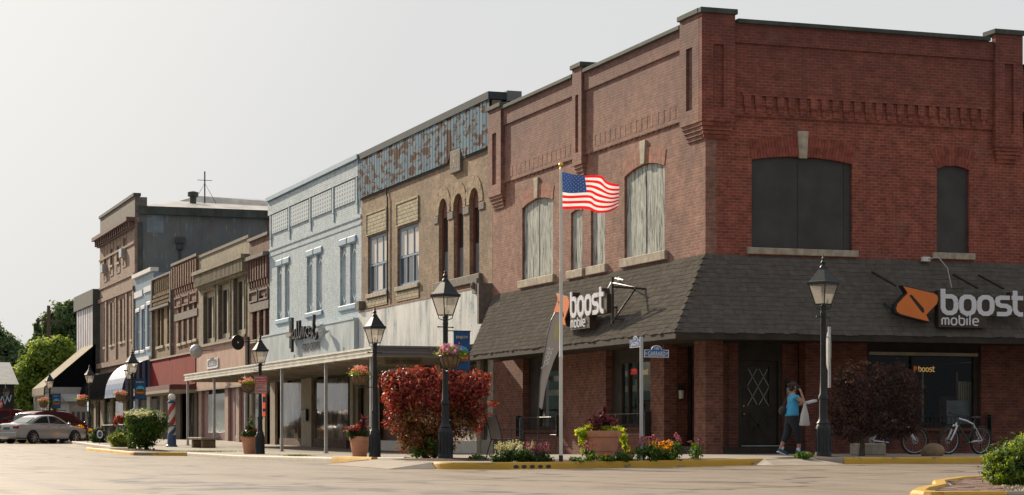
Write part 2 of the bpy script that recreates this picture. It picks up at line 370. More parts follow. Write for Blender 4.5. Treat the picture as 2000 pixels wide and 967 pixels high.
# shingles, paving, road, kerbs
M['shingle'] = m_island('shingle', [(.102, .092, .081), (.118, .106, .094), (.106, .096, .085), (.130, .116, .103)], 1.0, 0.0, .15, bump=.6)
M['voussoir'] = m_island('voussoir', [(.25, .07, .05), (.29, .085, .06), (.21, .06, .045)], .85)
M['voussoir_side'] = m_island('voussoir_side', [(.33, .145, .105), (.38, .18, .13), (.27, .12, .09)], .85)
M['voussoir_tan'] = m_island('voussoir_tan', [(.3, .22, .14), (.45, .34, .22), (.18, .12, .08), (.38, .29, .18)], .85)
def m_ground(name, lo, hi, rough, crack=True, grit=.25, streaky=False, joints=None, stretch=(.22, .06), nsc=1.1, spec=.5):
    t = NT(name); c = t.coord(); n = t.noise(t.map(c, rot=(0, 0, .34), sc=(*stretch, 1)), nsc, 7, .62, .8); fine = t.noise(c, 28, 3, .7); med = t.noise(c, 1.6, 6, .65)
    cc = t.ramp(n, [(.32, lo), (.66, hi)]); cc = t.mix(1.0, cc, t.ramp(fine, [(.3, (1-grit,)*3), (.7, (1+grit,)*3)]), 'MULTIPLY'); cc = t.mix(1.0, cc, t.ramp(med, [(.3, (.86,)*3), (.7, (1.1,)*3)]), 'MULTIPLY')
    if streaky:  # random paler and darker streaks along the street, plus dark spots
        tk = t.noise(t.map(c, (1.3, .10, 1), loc=(3, 1, 0)), 1.0, 5, .6, .3); cc = t.mix(1.0, cc, t.ramp(tk, [(.3, (.68, .66, .64)), (.5, (1, 1, 1)), (.7, (1.22, 1.2, 1.16))]), 'MULTIPLY')
        sp_ = t.noise(t.map(c, (1, .6, 1), loc=(9, 4, 0)), .9, 6, .65); cc = t.mix(t.rng(sp_, .62, .70, 0, .45), cc, (.09, .07, .055))
    if crack:
        v = t.new('ShaderNodeTexVoronoi', feature='DISTANCE_TO_EDGE'); dm = t.noise(c, .9, 4); cb = t.new('ShaderNodeVectorMath', operation='ADD'); t.l.new(c, cb.inputs[0]); mm = t.new('ShaderNodeVectorMath', operation='SCALE'); 
        cn = t.new('ShaderNodeTexNoise'); t.l.new(c, cn.inputs['Vector']); cn.inputs['Scale'].default_value = .8; t.l.new(cn.outputs['Color'], mm.inputs[0]); mm.inputs['Scale'].default_value = 1.6; t.l.new(mm.outputs[0], cb.inputs[1])
        t.l.new(cb.outputs[0], v.inputs['Vector']); v.inputs['Scale'].default_value = .19
        cc = t.mix(t.math('MULTIPLY', t.rng(v.outputs['Distance'], .008, .03, .9, 0), t.rng(dm, .40, .5)), cc, tuple(x*.3 for x in lo))
    if joints:
        sp = t.new('ShaderNodeSeparateXYZ'); t.l.new(c, sp.inputs[0])
        for ax in (0, 1):
            f = t.math('FRACT', t.math('DIVIDE', sp.outputs[ax], joints)); cc = t.mix(t.math('MULTIPLY', t.math('LESS_THAN', f, .016), .7), cc, tuple(x*.35 for x in lo))
    if streaky: t.set(rough=t.rng(t.math('MULTIPLY', t.math('ADD', n, tk), .5), .4, .6, *rough))
    else: t.set(rough=rough)
    t.set(col=cc, spec=spec); t.bump(fine, .25, .01); return t.mat
M['road'] = m_ground('road', (.17, .122, .085), (.38, .305, .225), (.72, .30), streaky=True, stretch=(.55, .3), nsc=.8, spec=.9)
M['pavement'] = m_ground('pavement', (.27, .235, .19), (.36, .32, .27), .75, crack=False, joints=1.5)
M['earth'] = m_plain('earth', (.1, .12, .06), .9)
def m_kerb(name, col, chip):
    t = NT(name); c = t.coord(); n = t.noise(t.map(c, (1, 1, 2)), 3.5, 8, .7); cc = t.mix(t.rng(t.noise(c, 1.3, 5), .3, .7), tuple(x*.75 for x in col), col); cc = t.mix(t.rng(n, .6, .64), cc, chip); t.set(col=cc, rough=.7); t.bump(n, .4, .02); return t.mat
M['yellow_kerb'] = m_kerb('yellow_kerb', (.62, .36, .035), (.2, .16, .1))
M['grey_kerb'] = m_kerb('grey_kerb', (.32, .27, .21), (.2, .16, .12))
M['pavers'] = m_island('pavers', [(.24, .15, .12), (.32, .2, .16), (.27, .18, .15), (.2, .14, .12)], .85, bump=.4)
M['rock'] = m_plain('rock', (.24, .16, .095), .85, var=.3, scale=4, bump=.6)
M['bark'] = m_plain('bark', (.09, .065, .05), .9, var=.4, scale=12, bump=.8)
M['conc'] = m_plain('conc', (.33, .3, .25), .85, var=.2, scale=6, bump=.3)
M['tm_white'] = m_plain('tm_white', (.72, .72, .76), .45, var=.04)
M['orange'] = m_plain('orange', (.75, .19, .03), .45, var=.05)
M['sign_brown'] = m_plain('sign_brown', (.05, .03, .02), .5, var=.2)
M['blue_sign'] = m_plain('blue_sign', (.02, .12, .36), .4, var=.12)
M['navy_cloth'] = m_plain('navy_cloth', (.012, .07, .22), .75, var=.15)
M['red_sign'] = m_plain('red_sign', (.5, .06, .06), .5, var=.1)
M['cream_letter'] = m_plain('cream_letter', (.75, .6, .35), .5, var=.05)
# ================================================================== SETTING
def lin(a, b, n): return [a+(b-a)*i/n for i in range(n+1)]
def grid(name, xs, ys, zf, mat, kind='structure'):
    vs = [(x, y, zf(x, y)) for y in ys for x in xs]; n = len(xs)
    fs = [(j*n+i, j*n+i+1, (j+1)*n+i+1, (j+1)*n+i) for j in range(len(ys)-1) for i in range(n-1)]
    m = MB(); m.add(vs, fs); return tag(m.build(name, mat, recalc=False), kind=kind)
grid('ground', lin(-900, 900, 6), lin(-400, 1400, 6), lambda x, y: -.75, M['earth'])
grid('road', lin(-60, -14, 6)+lin(-13, 16, 29)+lin(20, 90, 8), lin(-60, -12, 12)+lin(-11, 80, 91)+lin(84, 420, 24), G, M['road'])
def edge(y):                                   # pavement edge along the street
    if y < -7.2:
        t = min(1, (-7.2-y)/.85); return -9.2+.85*(1-math.sqrt(max(0, 1-t*t)))
    if y <= 1.0: return -9.2
    if y < 29: return -7.4
    if y < 31: return -7.4-1.6*(y-29)/2
    if y < 44: return -9.0
    if y < 46: return -9.0+1.6*(y-44)/2
    if y < 71: return -7.4
    if y < 73: return -7.4-2.4*(y-71)/2
    return -9.8
YS = [-8.05, -8.0, -7.9, -7.75, -7.5, -7.2, -6.4, -5.7, -5, -4, -3, -2, -1, 0, .99, 1.0]+lin(2, 28, 13)+[29, 30, 31, 35, 40, 44, 45, 46, 50, 55, 60, 65, 70, 71, 72, 73, 80, 90, 110, 130, 200]
m = MB()
for a, b in zip(YS, YS[1:]):
    ea, eb = edge(a), edge(b); n = 12
    for i in range(n):
        xa0, xa1 = ea+(30-ea)*(i/n)**1.4, ea+(30-ea)*((i+1)/n)**1.4; xb0, xb1 = eb+(30-eb)*(i/n)**1.4, eb+(30-eb)*((i+1)/n)**1.4
        m.quad((xa0, a, S(xa0, a)), (xa1, a, S(xa1, a)), (xb1, b, S(xb1, b)), (xb0, b, S(xb0, b)))
    m.quad((ea, a, S(ea, a)), (eb, b, S(eb, b)), (eb, b, -.4), (ea, a, -.4))
for x0, x1 in zip(lin(-8.36, 30, 30), lin(-8.36, 30, 30)[1:]):
    m.quad((x0, -8.05, S(x0, -8.05)), (x1, -8.05, S(x1, -8.05)), (x1, -8.05, -.4), (x0, -8.05, -.4))
tag(m.build('pavement', M['pavement'], recalc=False), kind='structure')
def kerb(name, pts, mat, w=.16, lift=.012, out=.02):
    """rounded kerb stone along a path of (x, y); the road lies on its right-hand side"""
    prof = [(-out, -.35), (-out, -.03), (-out+.03, lift), (.03, lift+.006), (w-.02, lift+.004), (w, lift-.06)]
    vs = []; fs = []; n = len(prof)
    for i, p in enumerate(pts):
        p = Vector(p); a = Vector(pts[max(0, i-1)]); b = Vector(pts[min(len(pts)-1, i+1)]); t = (b-a).normalized(); nn = Vector((-t.y, t.x))
        for o, z in prof:
            q = p+nn*o; vs.append((q.x, q.y, S(p.x, p.y)+z))
    for i in range(len(pts)-1):
        for k in range(n-1): fs.append((i*n+k, i*n+k+1, (i+1)*n+k+1, (i+1)*n+k))
    fs += [tuple(range(n)), tuple(range((len(pts)-1)*n, len(pts)*n))]
    b = MB(); b.add(vs, fs); return tag(b.build(name, mat, smooth=True), kind='structure')
ey = lambda a, b, n: [(edge(y), y) for y in lin(a, b, n)]
kerb('yellow_kerb', [(edge(y), y) for y in lin(.95, -2.5, 5)], M['yellow_kerb'], lift=.045)
kerb('yellow_kerb', [(edge(y), y) for y in (-7.1, -7.3, -7.5, -7.7, -7.85, -7.95, -8.0)]+[(x, -8.05) for x in lin(-8.2, -2.4, 8)], M['yellow_kerb'])
kerb('yellow_kerb', [(x, -8.05) for x in lin(-.55, 6.7, 10)], M['yellow_kerb'])
kerb('grey_kerb', [(x, -8.05) for x in lin(6.72, 6.98, 1)], M['grey_kerb'])
kerb('yellow_kerb', [(x, -8.05) for x in lin(7.0, 22, 10)], M['yellow_kerb'])
kerb('grey_kerb', [(x, -8.05) for x in (-1.25, -.57)], M['grey_kerb'])
kerb('grey_kerb', [(-7.4, y) for y in lin(29, 1.03, 16)], M['grey_kerb'])
kerb('yellow_kerb', [(edge(y), y) for y in lin(46, 29, 16)], M['yellow_kerb'])
kerb('grey_kerb', [(edge(y), y) for y in lin(71, 46, 12)], M['grey_kerb'])
kerb('yellow_kerb', [(edge(y), y) for y in lin(90, 71, 16)], M['yellow_kerb'])
M['ramp'] = m_plain('ramp', (.33, .28, .225), .8, var=.2, scale=3)
# dropped kerbs: sloping aprons
def ramp(pts):
    m = MB()
    for (p, q) in zip(pts, pts[1:]):
        v = []
        for a in (p, q):
            x, y, nx, ny = a; e_ = (-.25 if a is pts[0] else (.25 if a is pts[-1] else 0)); sx = pts[-1][0]-pts[0][0]; sy = pts[-1][1]-pts[0][1]; l_ = math.hypot(sx, sy); v.append(((x-nx*.1, y-ny*.1, S(x, y)+.004), (x+nx*1.0+sx/l_*e_, y+ny*1.0+sy/l_*e_, G(x, y)+.004)))
        m.quad(v[0][0], v[1][0], v[1][1], v[0][1])
    for a, e_ in ((pts[0], -1), (pts[-1], 1)):
        x, y, nx, ny = a; sx = pts[-1][0]-pts[0][0]; sy = pts[-1][1]-pts[0][1]; l_ = math.hypot(sx, sy); ux, uy = sx/l_*e_, sy/l_*e_
        m.add([(x+nx*.04, y+ny*.04, S(x, y)+.002), (x+nx*1.0+ux*.25, y+ny*1.0+uy*.25, G(x, y)+.004), (x+nx*.04+ux*.3, y+ny*.04+uy*.3, G(x, y)+.004)], [(0, 1, 2)])
    tag(m.build('kerb_ramp', M['ramp'], recalc=False), kind='structure')
ramp([(edge(y), y, -math.cos(q), -math.sin(q)) for y, q in ((-2.5, .0), (-4, 0), (-5.6, 0), (-7.1, 0))])
ramp([(x, -8.05, 0, -1) for x in (-2.4, -1.8, -1.25)])
# planting strips of dark mulch on the corner, and a gutter drain
def patch(name, pts, mat, dz=.012):
    c = (sum(p[0] for p in pts)/len(pts), sum(p[1] for p in pts)/len(pts)); m = MB()
    for k in range(len(pts)):
        p, q = pts[k], pts[(k+1) % len(pts)]; m.add([(p[0], p[1], S(*p)+dz), (q[0], q[1], S(*q)+dz), (c[0], c[1], S(*c)+dz+.03)], [(0, 1, 2)])
    return tag(m.build(name, mat, recalc=False), kind='structure')
def oval(cx, cy, rx, ry, n=16): return [(cx+rx*math.cos(2*math.pi*k/n)*(1+.1*math.sin(3*k)), cy+ry*math.sin(2*math.pi*k/n)*(1+.1*math.cos(2*k))) for k in range(n)]
patch('mulch_bed', oval(-7.75, -3.9, 1.25, 1.6), M['mulch'])
patch('mulch_bed', [(-7.2, -7.85), (-2.8, -7.85), (-2.8, -7.0), (-7.2, -7.0)], M['mulch'])
patch('mulch_bed', oval(-.9, -7.3, .9, .45), M['mulch'])
patch('mulch_bed', oval(-7.9, 37, .8, 5.5), M['mulch'])
patch('mulch_bed', oval(-8.0, 76, 1.0, 3.5), M['mulch'])
# traffic island in the near right corner: kerb, brick pavers, gravel
ISZ = .10
isl = [(-10.75, -28.6), (-10.55, -27.9), (-9.9, -26.9), (-8.9, -25.6), (-7.9, -23.9), (-6.6, -22.3), (-5.0, -21.0), (-3.2, -20.2), (-1, -19.7), (3, -19.5), (12, -19.4)]
m = MB(); inner = [(x+.0, y) for x, y in isl]+[(12, -28.6)]
m.slab(lambda u, w, d: (u, w, d), inner, (), -.3, ISZ-.02)
tag(m.build('island_base', M['conc']), kind='structure')
def ikerb(pts, name, mat, z):
    vs = []; fs = []; prof = [(-.02, -.4), (-.02, z-.03), (.01, z), (.13, z+.002), (.15, z-.05)]; n = 5
    for i, p in enumerate(pts):
        a = Vector(pts[max(0, i-1)]); b = Vector(pts[min(len(pts)-1, i+1)]); t = (b-a).normalized(); nn = Vector((t.y, -t.x))
        for o, zz in prof: vs.append((p[0]+nn.x*o, p[1]+nn.y*o, zz))
    for i in range(len(pts)-1):
        for k in range(n-1): fs.append((i*n+k, i*n+k+1, (i+1)*n+k+1, (i+1)*n+k))
    fs += [tuple(range(n)), tuple(range(len(vs)-n, len(vs)))]
    b = MB(); b.add(vs, fs); tag(b.build(name, mat, smooth=True), kind='structure')
ikerb(isl, 'yellow_kerb', M['yellow_kerb'], ISZ+.01)
ikerb([(-9.9, -28.62), (-10.76, -28.62)], 'yellow_kerb', M['yellow_kerb'], ISZ+.01)
ikerb([(12, -28.62), (-9.89, -28.62)], 'grey_kerb', M['grey_kerb'], ISZ+.008)
m = MB()
def inside(x, y):
    for (x0, y0), (x1, y1) in zip(isl, isl[1:]):
        if y0 <= y <= y1: return x > x0+(x1-x0)*(y-y0)/(y1-y0+1e-9)+.28
    return False
for i in range(62):
    for j in range(56):
        c, s_ = math.cos(.5), math.sin(.5); u = i*.215+(j % 2)*.107; w = j*.112; x = -11+u*c-w*s_*1.0+.5; y = -31+u*s_+w*c
        if x > -3.5 or not inside(x-.02, y) or y > -20.4 or y < -28.4 or (x > -9.7 and y < -28.6+(x+9.9)*1.6): continue
        o = len(m.v); a = Vector((c, s_)); b = Vector((-s_, c)); hz_ = ISZ-.006+rnd.uniform(-.004, .004)
        pts = [(x+a.x*sx*.1+b.x*sy*.05, y+a.y*sx*.1+b.y*sy*.05) for sx, sy in ((-1, -1), (1, -1), (1, 1), (-1, 1))]
        m.add([(px, py, hz_) for px, py in pts]+[(px, py, hz_-.05) for px, py in pts], [(0, 1, 2, 3), (0, 4, 5, 1), (1, 5, 6, 2), (2, 6, 7, 3), (3, 7, 4, 0)])
tag(m.build('island_pavers', M['pavers'], recalc=False), kind='structure')
m = MB()
for k in range(5200):
    x = rnd.uniform(-9.8, -5); y = rnd.uniform(-28.3, -21)
    if not inside(x-.1, y) or (y > -28.6+(x+9.9)*1.6): continue
    r = rnd.uniform(.015, .04); z = ISZ-.02; q = rnd.uniform(0, 3)
    v = [(x+r*math.cos(q+i*1.57), y+r*math.sin(q+i*1.57), z) for i in range(4)]+[(x+rnd.uniform(-.01, .01), y, z+r*.9)]
    m.add(v, [(0, 1, 4), (1, 2, 4), (2, 3, 4), (3, 0, 4)])
tag(m.build('gravel', m_island('gravel_mat', [(.3, .22, .13), (.45, .36, .24), (.2, .15, .1), (.5, .42, .3)], .9), recalc=False), kind='stuff')

# ================================================================== BUILDING HELPERS
def arch(u0, u1, z0, zs, zc, n=12):
    if zc-zs < .01: return [(u0, z0), (u1, z0), (u1, zs), (u0, zs)]
    h = (u1-u0)/2; r = (h*h+(zc-zs)**2)/(2*(zc-zs)); cz = zc-r; cu = (u0+u1)/2; th = math.asin(min(1, h/r)) if zc-zs < h*.999 else math.pi/2
    return [(u0, z0), (u1, z0)]+[(cu+r*math.sin(th-2*th*i/n), cz+r*math.cos(th-2*th*i/n)) for i in range(n+1)]
def rect(u0, u1, z0, z1): return [(u0, z0), (u1, z0), (u1, z1), (u0, z1)]
def facade(P, outer, holes, mat, parent, name='wall', d0=-.3, d1=0.0):
    m = MB(); m.slab(P, outer, holes, d0, d1); return m.build(name, mat, parent)
def sash(parent, P, u0, u1, z0, z1, fmat, pmat, nx=1, nz=2, dep=-.12, fw=.07, bar=.035, sill=None, head=None, top=None, name='window'):
    """window frame as a part, its pane (and sill) as sub-parts"""
    holes = []; W = (u1-u0-2*fw-(nx-1)*bar)/nx; H = (z1-z0-2*fw-(nz-1)*bar)/nz
    for i in range(nx):
        for j in range(nz):
            a = u0+fw+i*(W+bar); b = z0+fw+j*(H+bar); holes.append(rect(a, a+W, b, b+H))
    m = MB(); m.slab(P, rect(u0, u1, z0, z1), holes, dep-.03, dep+.03); f = m.build(name, fmat, parent)
    m = MB(); m.slab(P, rect(u0+.02, u1-.02, z0+.02, z1-.02), (), dep-.035-.02, dep-.008); m.build('pane', pmat, f)
    if sill: m = MB(); m.fbox(P, u0-.12, u1+.12, z0-.16, z0-.003, -.1, .09); m.build('sill', sill, f, bevel=.01)
    if head: m = MB(); m.fbox(P, u0-.1, u1+.1, z1+.003, z1+.22, -.1, .05); m.build('lintel', head, f, bevel=.01)
    return f
def voussoirs(P, u0, u1, zs, zc, h, parent, mat, n=None, gap=.008, d=.02, rings=1, name='brick_arch'):
    hw = (u1-u0)/2; r = (hw*hw+(zc-zs)**2)/(2*(zc-zs)); cz = zc-r; cu = (u0+u1)/2; th = math.asin(min(1, hw/r)) if zc-zs < hw*.999 else math.pi/2
    m = MB()
    for q in range(rings):
        ra = r+q*h/rings+.004; rb = r+(q+1)*h/rings; nn = n or max(6, int(2*th*ra/.085))
        for i in range(nn):
            a = -th+2*th*i/nn+gap/ra/2; b = -th+2*th*(i+1)/nn-gap/ra/2
            m.slab(P, [(cu+ra*math.sin(a), cz+ra*math.cos(a)), (cu+ra*math.sin(b), cz+ra*math.cos(b)), (cu+rb*math.sin(b), cz+rb*math.cos(b)), (cu+rb*math.sin(a), cz+rb*math.cos(a))], (), -.02, d)
    return m.build(name, mat, parent)
def shell(parent, x0, x1, y0, y1, z0, z1, mat, roof=None, rz=None):
    m = MB(); rz = rz if rz is not None else z1-.5
    m.box(x1-.25, x1, y0, y1, z0, z1); m.box(x0, x1-.255, y0, y0+.25, z0, z1); m.box(x0, x1-.255, y1-.25, y1, z0, z1); m.build('wall', mat, parent)
    m = MB(); m.box(x0, x1-.26, y0+.255, y1-.255, rz-.2, rz); m.build('roof', roof or M['roof_felt'], parent)

# ================================================================== CORNER BUILDING
CB = thing('corner_building', 'red brick corner building with boarded upper windows and brown shingled pent roof', 'building')
YE = 16.15                                      # where it meets the neighbour
ZU = 3.02
def win(px0, px1, sl, sr, F=UZ):               # pixel x of both edges, sill and spring heights read off the photo
    u0, _ = F(px0, 0); u1, _ = F(px1, 0); return min(u0, u1), max(u0, u1)
# windows of the side front
W = []
for x0, x1, yb0, yt0, crown in ((1219.6, 1298, 505.7, 347, .19), (1020, 1080, 548, 408, .17), (1115, 1137, 529, 418, .07), (1154, 1181.5, 521, 408, .07)):
    a, k = on_x(x0); b, _ = on_x(x1); z0 = hz(yb0, k); zs = hz(yt0, k); W.append((b, a, z0, zs, zs+crown))
pan_lo, pan_hi, top = 9.08, 10.34, 10.83
fh = [arch(*w) for w in W]
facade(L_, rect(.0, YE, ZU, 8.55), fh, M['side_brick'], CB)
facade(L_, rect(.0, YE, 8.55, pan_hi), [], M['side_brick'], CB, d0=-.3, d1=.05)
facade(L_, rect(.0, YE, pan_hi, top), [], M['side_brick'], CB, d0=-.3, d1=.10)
for i, w in enumerate(W):
    m = MB(); m.slab(L_, arch(w[0]+.01, w[1]-.01, w[2]+.01, w[3], w[4]-.01), (), -.12, -.07)
    c = (w[0]+w[1])/2
    if i < 2: m.fbox(L_, c-.004, c+.02, w[2]+.02, w[3], -.07, -.055)
    p = m.build('window_board', M['plywood'], CB)
    m = MB(); m.fbox(L_, w[0]-.2, w[1]+.2, w[2]-.24, w[2]-.004, -.05, .09); m.build('sill', M['stone'], p, bevel=.015)
    voussoirs(L_, w[0], w[1], w[3], w[4], .42, CB, M['voussoir_side'], rings=2, d=.014)
    if i < 2 :
        m = MB(); m.slab(L_, [(c-.13, w[4]+.004), (c+.13, w[4]+.004), (c+.19, w[4]+.62), (c-.19, w[4]+.62)], (), -.02, .06); m.build('keystone', M['stone'], CB, bevel=.01)
# windows of the entrance front
XE = 8.93
WR = []
for x0, x1, yb, yt, crown in ((1468, 1665, 483, 312, .13), (1830, 1893, 493, 330, .1)):
    a, k = on_y(x0); b, _ = on_y(x1); WR.append((a, b, hz(yb, k), hz(yt, k), hz(yt, k)+crown))
rh = [arch(*w) for w in WR]
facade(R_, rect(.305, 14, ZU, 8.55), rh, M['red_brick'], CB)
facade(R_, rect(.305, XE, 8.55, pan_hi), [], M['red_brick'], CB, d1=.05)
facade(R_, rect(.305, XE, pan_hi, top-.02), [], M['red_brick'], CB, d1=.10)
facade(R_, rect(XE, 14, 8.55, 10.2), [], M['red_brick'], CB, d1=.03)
for i, w in enumerate(WR):
    m = MB(); m.slab(R_, arch(w[0]+.01, w[1]-.01, w[2]+.01, w[3], w[4]-.01), (), -.14, -.08)
    if i == 0:
        for q in (.47, .93): c = w[0]+(w[1]-w[0])*q; m.fbox(R_, c-.012, c+.012, w[2]+.02, w[3], -.08, -.065)
    p = m.build('window_board', M['black_board'], CB)
    m = MB(); c = (w[0]+w[1])/2
    for a, b in ((w[0]-.14, c-.003), (c+.003, w[1]+.14)): m.fbox(R_, a, b, w[2]-.17, w[2]-.004, -.05, .08)
    m.build('sill', M['stone'], p, bevel=.012)
    voussoirs(R_, w[0], w[1], w[3], w[4], .5, CB, M['voussoir'], rings=2, d=.014)
    if i == 0:
        m = MB(); m.slab(R_, [(c-.11, w[4]-.04), (c+.11, w[4]-.04), (c+.15, w[4]+.64), (c-.15, w[4]+.64)], (), -.02, .05); m.build('keystone', M['stone'], CB, bevel=.01)
# corbel tables (rows of brick dentils)
def dentils(P, u0, u1, z0, z1, pitch, parent, mat, d=.055, base=0.0):
    m = MB(); n = int((u1-u0)/pitch)
    for i in range(n):
        a = u0+(i+.15)*(u1-u0)/n; b = a+pitch*.62
        m.fbox(P, a, b, z0+.16, z1, base, base+d); m.fbox(P, a+.03, b-.03, z0, z0+.157, base, base+d*.6)
    m.fbox(P, u0, u1, z1+.003, z1+.08, base, base+d); return m.build('dentil_course', mat, parent)
PB = [(U(1363)-.0, U(1340)), (U(1147), U(1129)), (14.85, YE-.05)]
dentils(L_, 1.25, PB[1][0]-.05, 8.52, 8.98, .36, CB, M['side_brick'], base=.001)
dentils(L_, PB[1][1]+.05, 14.8, 8.52, 8.98, .36, CB, M['side_brick'], base=.001)
dentils(R_, .95, 8.0, 8.62, 9.05, .305, CB, M['red_brick'], d=.055, base=.052)
dentils(R_, XE+.05, 13.9, 8.62, 9.05, .305, CB, M['red_brick'], d=.08, base=.032)
def pier(P, u0, u1, z0, z1, mat, parent, d=.18, slot=True):
    m = MB(); c = (u0+u1)/2; w = (u1-u0)*.16
    m.slab(P, rect(u0, u1, z0, z1), [rect(c-w, c+w, z0+.35, z1-.75)] if slot else [], .11, d)
    m.fbox(P, u0+.003, u1-.003, z0, z1, .0, .108)
    for i in range(4): m.fbox(P, u0+.02+.03*i, u1-.02-.03*i, z0-.1*(i+1)+.004, z0-.1*i, .0, d-.035*(i+1))
    m.build('pier', mat, parent)
    m = MB(); m.fbox(P, u0-.05, u1+.05, z1+.003, z1+.13, -.36, d+.06); return m.build('coping', M['coping'], parent, bevel=.01)
pier(L_, .0, 1.15, 8.35, 11.0, M['side_brick'], CB)
pier(L_, PB[1][0], PB[1][1], 8.3, 11.03, M['side_brick'], CB)
pier(L_, PB[2][0], PB[2][1], 8.2, 10.93, M['side_brick'], CB)
pier(R_, -.18, .72, 8.35, 10.995, M['red_brick'], CB)
pier(R_, V(1937), V(1990), 8.1, 11.0, M['red_brick'], CB)
m = MB()
for a, b in ((1.2, PB[1][0]-.08), (PB[1][1]+.08, PB[2][0]-.08)): m.fbox(L_, a, b, top+.003, top+.11, -.36, .19)
m.fbox(R_, .8, 7.98, top-.017, top+.085, -.36, .19); m.fbox(R_, XE+.12, 14, 10.203, 10.3, -.36, .1)
m.build('coping', M['coping'], CB, bevel=.01)
shell(CB, .31, 14, .31, YE-.02, ZU, 10.18, M['side_brick'], rz=10.0)
m = MB(); m.box(8.6, 8.9, .32, YE-.3, 10.19, 11.0); m.box(.32, 8.6, YE-.28, YE-.02, 10.19, 11.0); m.build('parapet', M['side_brick'], CB)

# shingled pent roof
EO, EZ, TZ = 1.43, 3.12, 5.1
LEND = lambda t: 14.2+1.8*t
m = MB()
m.add([(-EO, -EO, EZ-.03), (-EO, LEND(0), EZ-.03), (-.003, LEND(1), TZ-.06), (-.003, -.003, TZ-.06), (-.02, -.02, EZ-.05), (-.02, LEND(0), EZ-.05)], [(0, 1, 2, 3), (0, 4, 5, 1), (1, 5, 2)])
m.add([(-EO, -EO, EZ-.031), (14, -EO, EZ-.031), (14, -.003, TZ-.06), (-.003, -.003, TZ-.06), (-.02, -.02, EZ-.051), (14, -.02, EZ-.051)], [(0, 1, 2, 3), (0, 4, 5, 1), (1, 5, 2)])
PR_ = m.build('pent_roof', M['brown_trim'], CB, recalc=False)
m = MB(); NC = 17
def tabs(P, ulo, uhi):
    for i in range(NC):
        t0 = i/NC-.012; t1 = (i+1)/NC+.03
        u = ulo(t0)-rnd.uniform(0, .25)
        while u < uhi(t0):
            w = rnd.uniform(.16, .36); j = rnd.uniform(-.006, .006)
            ua, ub = u, u+w-.006; ta = t0+j; tb = t1
            def pt(uu, t, lift):
                t = min(1, t); uu = max(ulo(t), min(uhi(t), uu)); d = EO*(1-t)+.0; z = EZ+(TZ-EZ)*t
                return P(uu, z+lift*.58, d+lift*.82)
            l0 = .014+rnd.uniform(0, .006)
            if min(uhi(tb), ub)-max(ulo(tb), ua) > .01 or min(uhi(ta), ub)-max(ulo(ta), ua) > .01:
                tm = rnd.uniform(-.008, .008)
                a, b, c, d_ = pt(ua, ta, l0), pt(ub, ta+tm, l0), pt(ub, tb, .006), pt(ua, tb, .006)
                a2, b2 = pt(ua, ta, 0), pt(ub, ta+tm, 0)
                m.add([a, b, c, d_, a2, b2], [(0, 1, 2, 3), (4, 5, 1, 0)])
            u += w
tabs(L_, lambda t: -EO*(1-t), LEND); tabs(R_, lambda t: -EO*(1-t), lambda t: 14)
m.build('shingles', M['shingle'], PR_, recalc=False)
m = MB()
for t in lin(0, 1, 12)[:-1]:                    # hip caps
    d0 = EO*(1-t); d1 = EO*(1-t-.1); z0 = EZ+(TZ-EZ)*t+.045; z1 = z0+.16
    for s_ in (0, 1):
        a = (-d0, -d0, z0+.02); b = (-d1, -d1, z1)
        q0 = (-d0, -d0+.16, z0-.0) if s_ == 0 else (-d0+.16, -d0, z0-.0); q1 = (-d1, -d1+.16, z1-.02) if s_ == 0 else (-d1+.16, -d1, z1-.02)
        m.add([a, b, q1, q0], [(0, 1, 2, 3)])
m.build('hip_cap', M['shingle'], PR_, recalc=False)
m = MB(); m.box(-EO-.01, -EO+.03, -EO+.03, 14.2, EZ-.17, EZ-.02); m.box(-EO-.01, 14, -EO-.012, -EO+.026, EZ-.17, EZ-.02); m.build('fascia', M['brown_trim'], CB)
m = MB(); m.box(-EO+.035, .4, -EO+.03, 14.2, EZ-.14, EZ-.08); m.box(.402, 14, -EO+.03, 2.6, EZ-.14, EZ-.08); m.build('soffit', M['brown_trim'], CB)

# ground floor
ZB = .05
g1a, g1b = U(1095), U(1021); g2a, g2b = U(1270), U(1183); yc = U(1297)
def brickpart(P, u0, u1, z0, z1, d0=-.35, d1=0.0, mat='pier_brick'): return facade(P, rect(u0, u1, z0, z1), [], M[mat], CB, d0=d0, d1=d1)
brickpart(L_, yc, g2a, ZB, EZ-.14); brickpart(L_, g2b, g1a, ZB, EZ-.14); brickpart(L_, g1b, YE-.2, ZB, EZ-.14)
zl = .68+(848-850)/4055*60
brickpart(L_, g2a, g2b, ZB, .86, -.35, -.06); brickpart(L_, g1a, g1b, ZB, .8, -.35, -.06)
def shopwin(P, u0, u1, z0, z1, gl0, gl1, gz1, mull=(), dep=-.2, gm='side_glass'):
    m = MB(); m.slab(P, rect(u0, u1, z0, z1), [rect(gl0, gl1, z0+.1, gz1)], dep-.08, dep)
    for q in mull: m.fbox(P, q-.03, q+.03, z0+.1, gz1, dep-.06, dep+.01)
    f = m.build('shop_window', M['brown_trim'], CB)
    m = MB(); m.quad(P(gl0-.01, z0+.09, dep-.05), P(gl1+.01, z0+.09, dep-.05), P(gl1+.01, gz1+.01, dep-.05), P(gl0-.01, gz1+.01, dep-.05)); m.build('pane', M[gm], f, recalc=False)
    m = MB(); m.fbox(P, u0-.02, u1+.02, z0-.08, z0-.003, dep-.1, .04); m.build('sill', M['low_brick'], f)
    return f
shopwin(L_, g2a, g2b, .865, EZ-.14, U(1265), U(1201), 2.6, mull=(U(1214), U(1232)))
shopwin(L_, g1a, g1b, .805, EZ-.14, U(1092), U(1042), 2.55)
# corner pillar
m = MB(); m.box(0, .47, 0, .66, ZB, EZ-.14); m.build('corner_pillar', M['pier_brick'], CB)
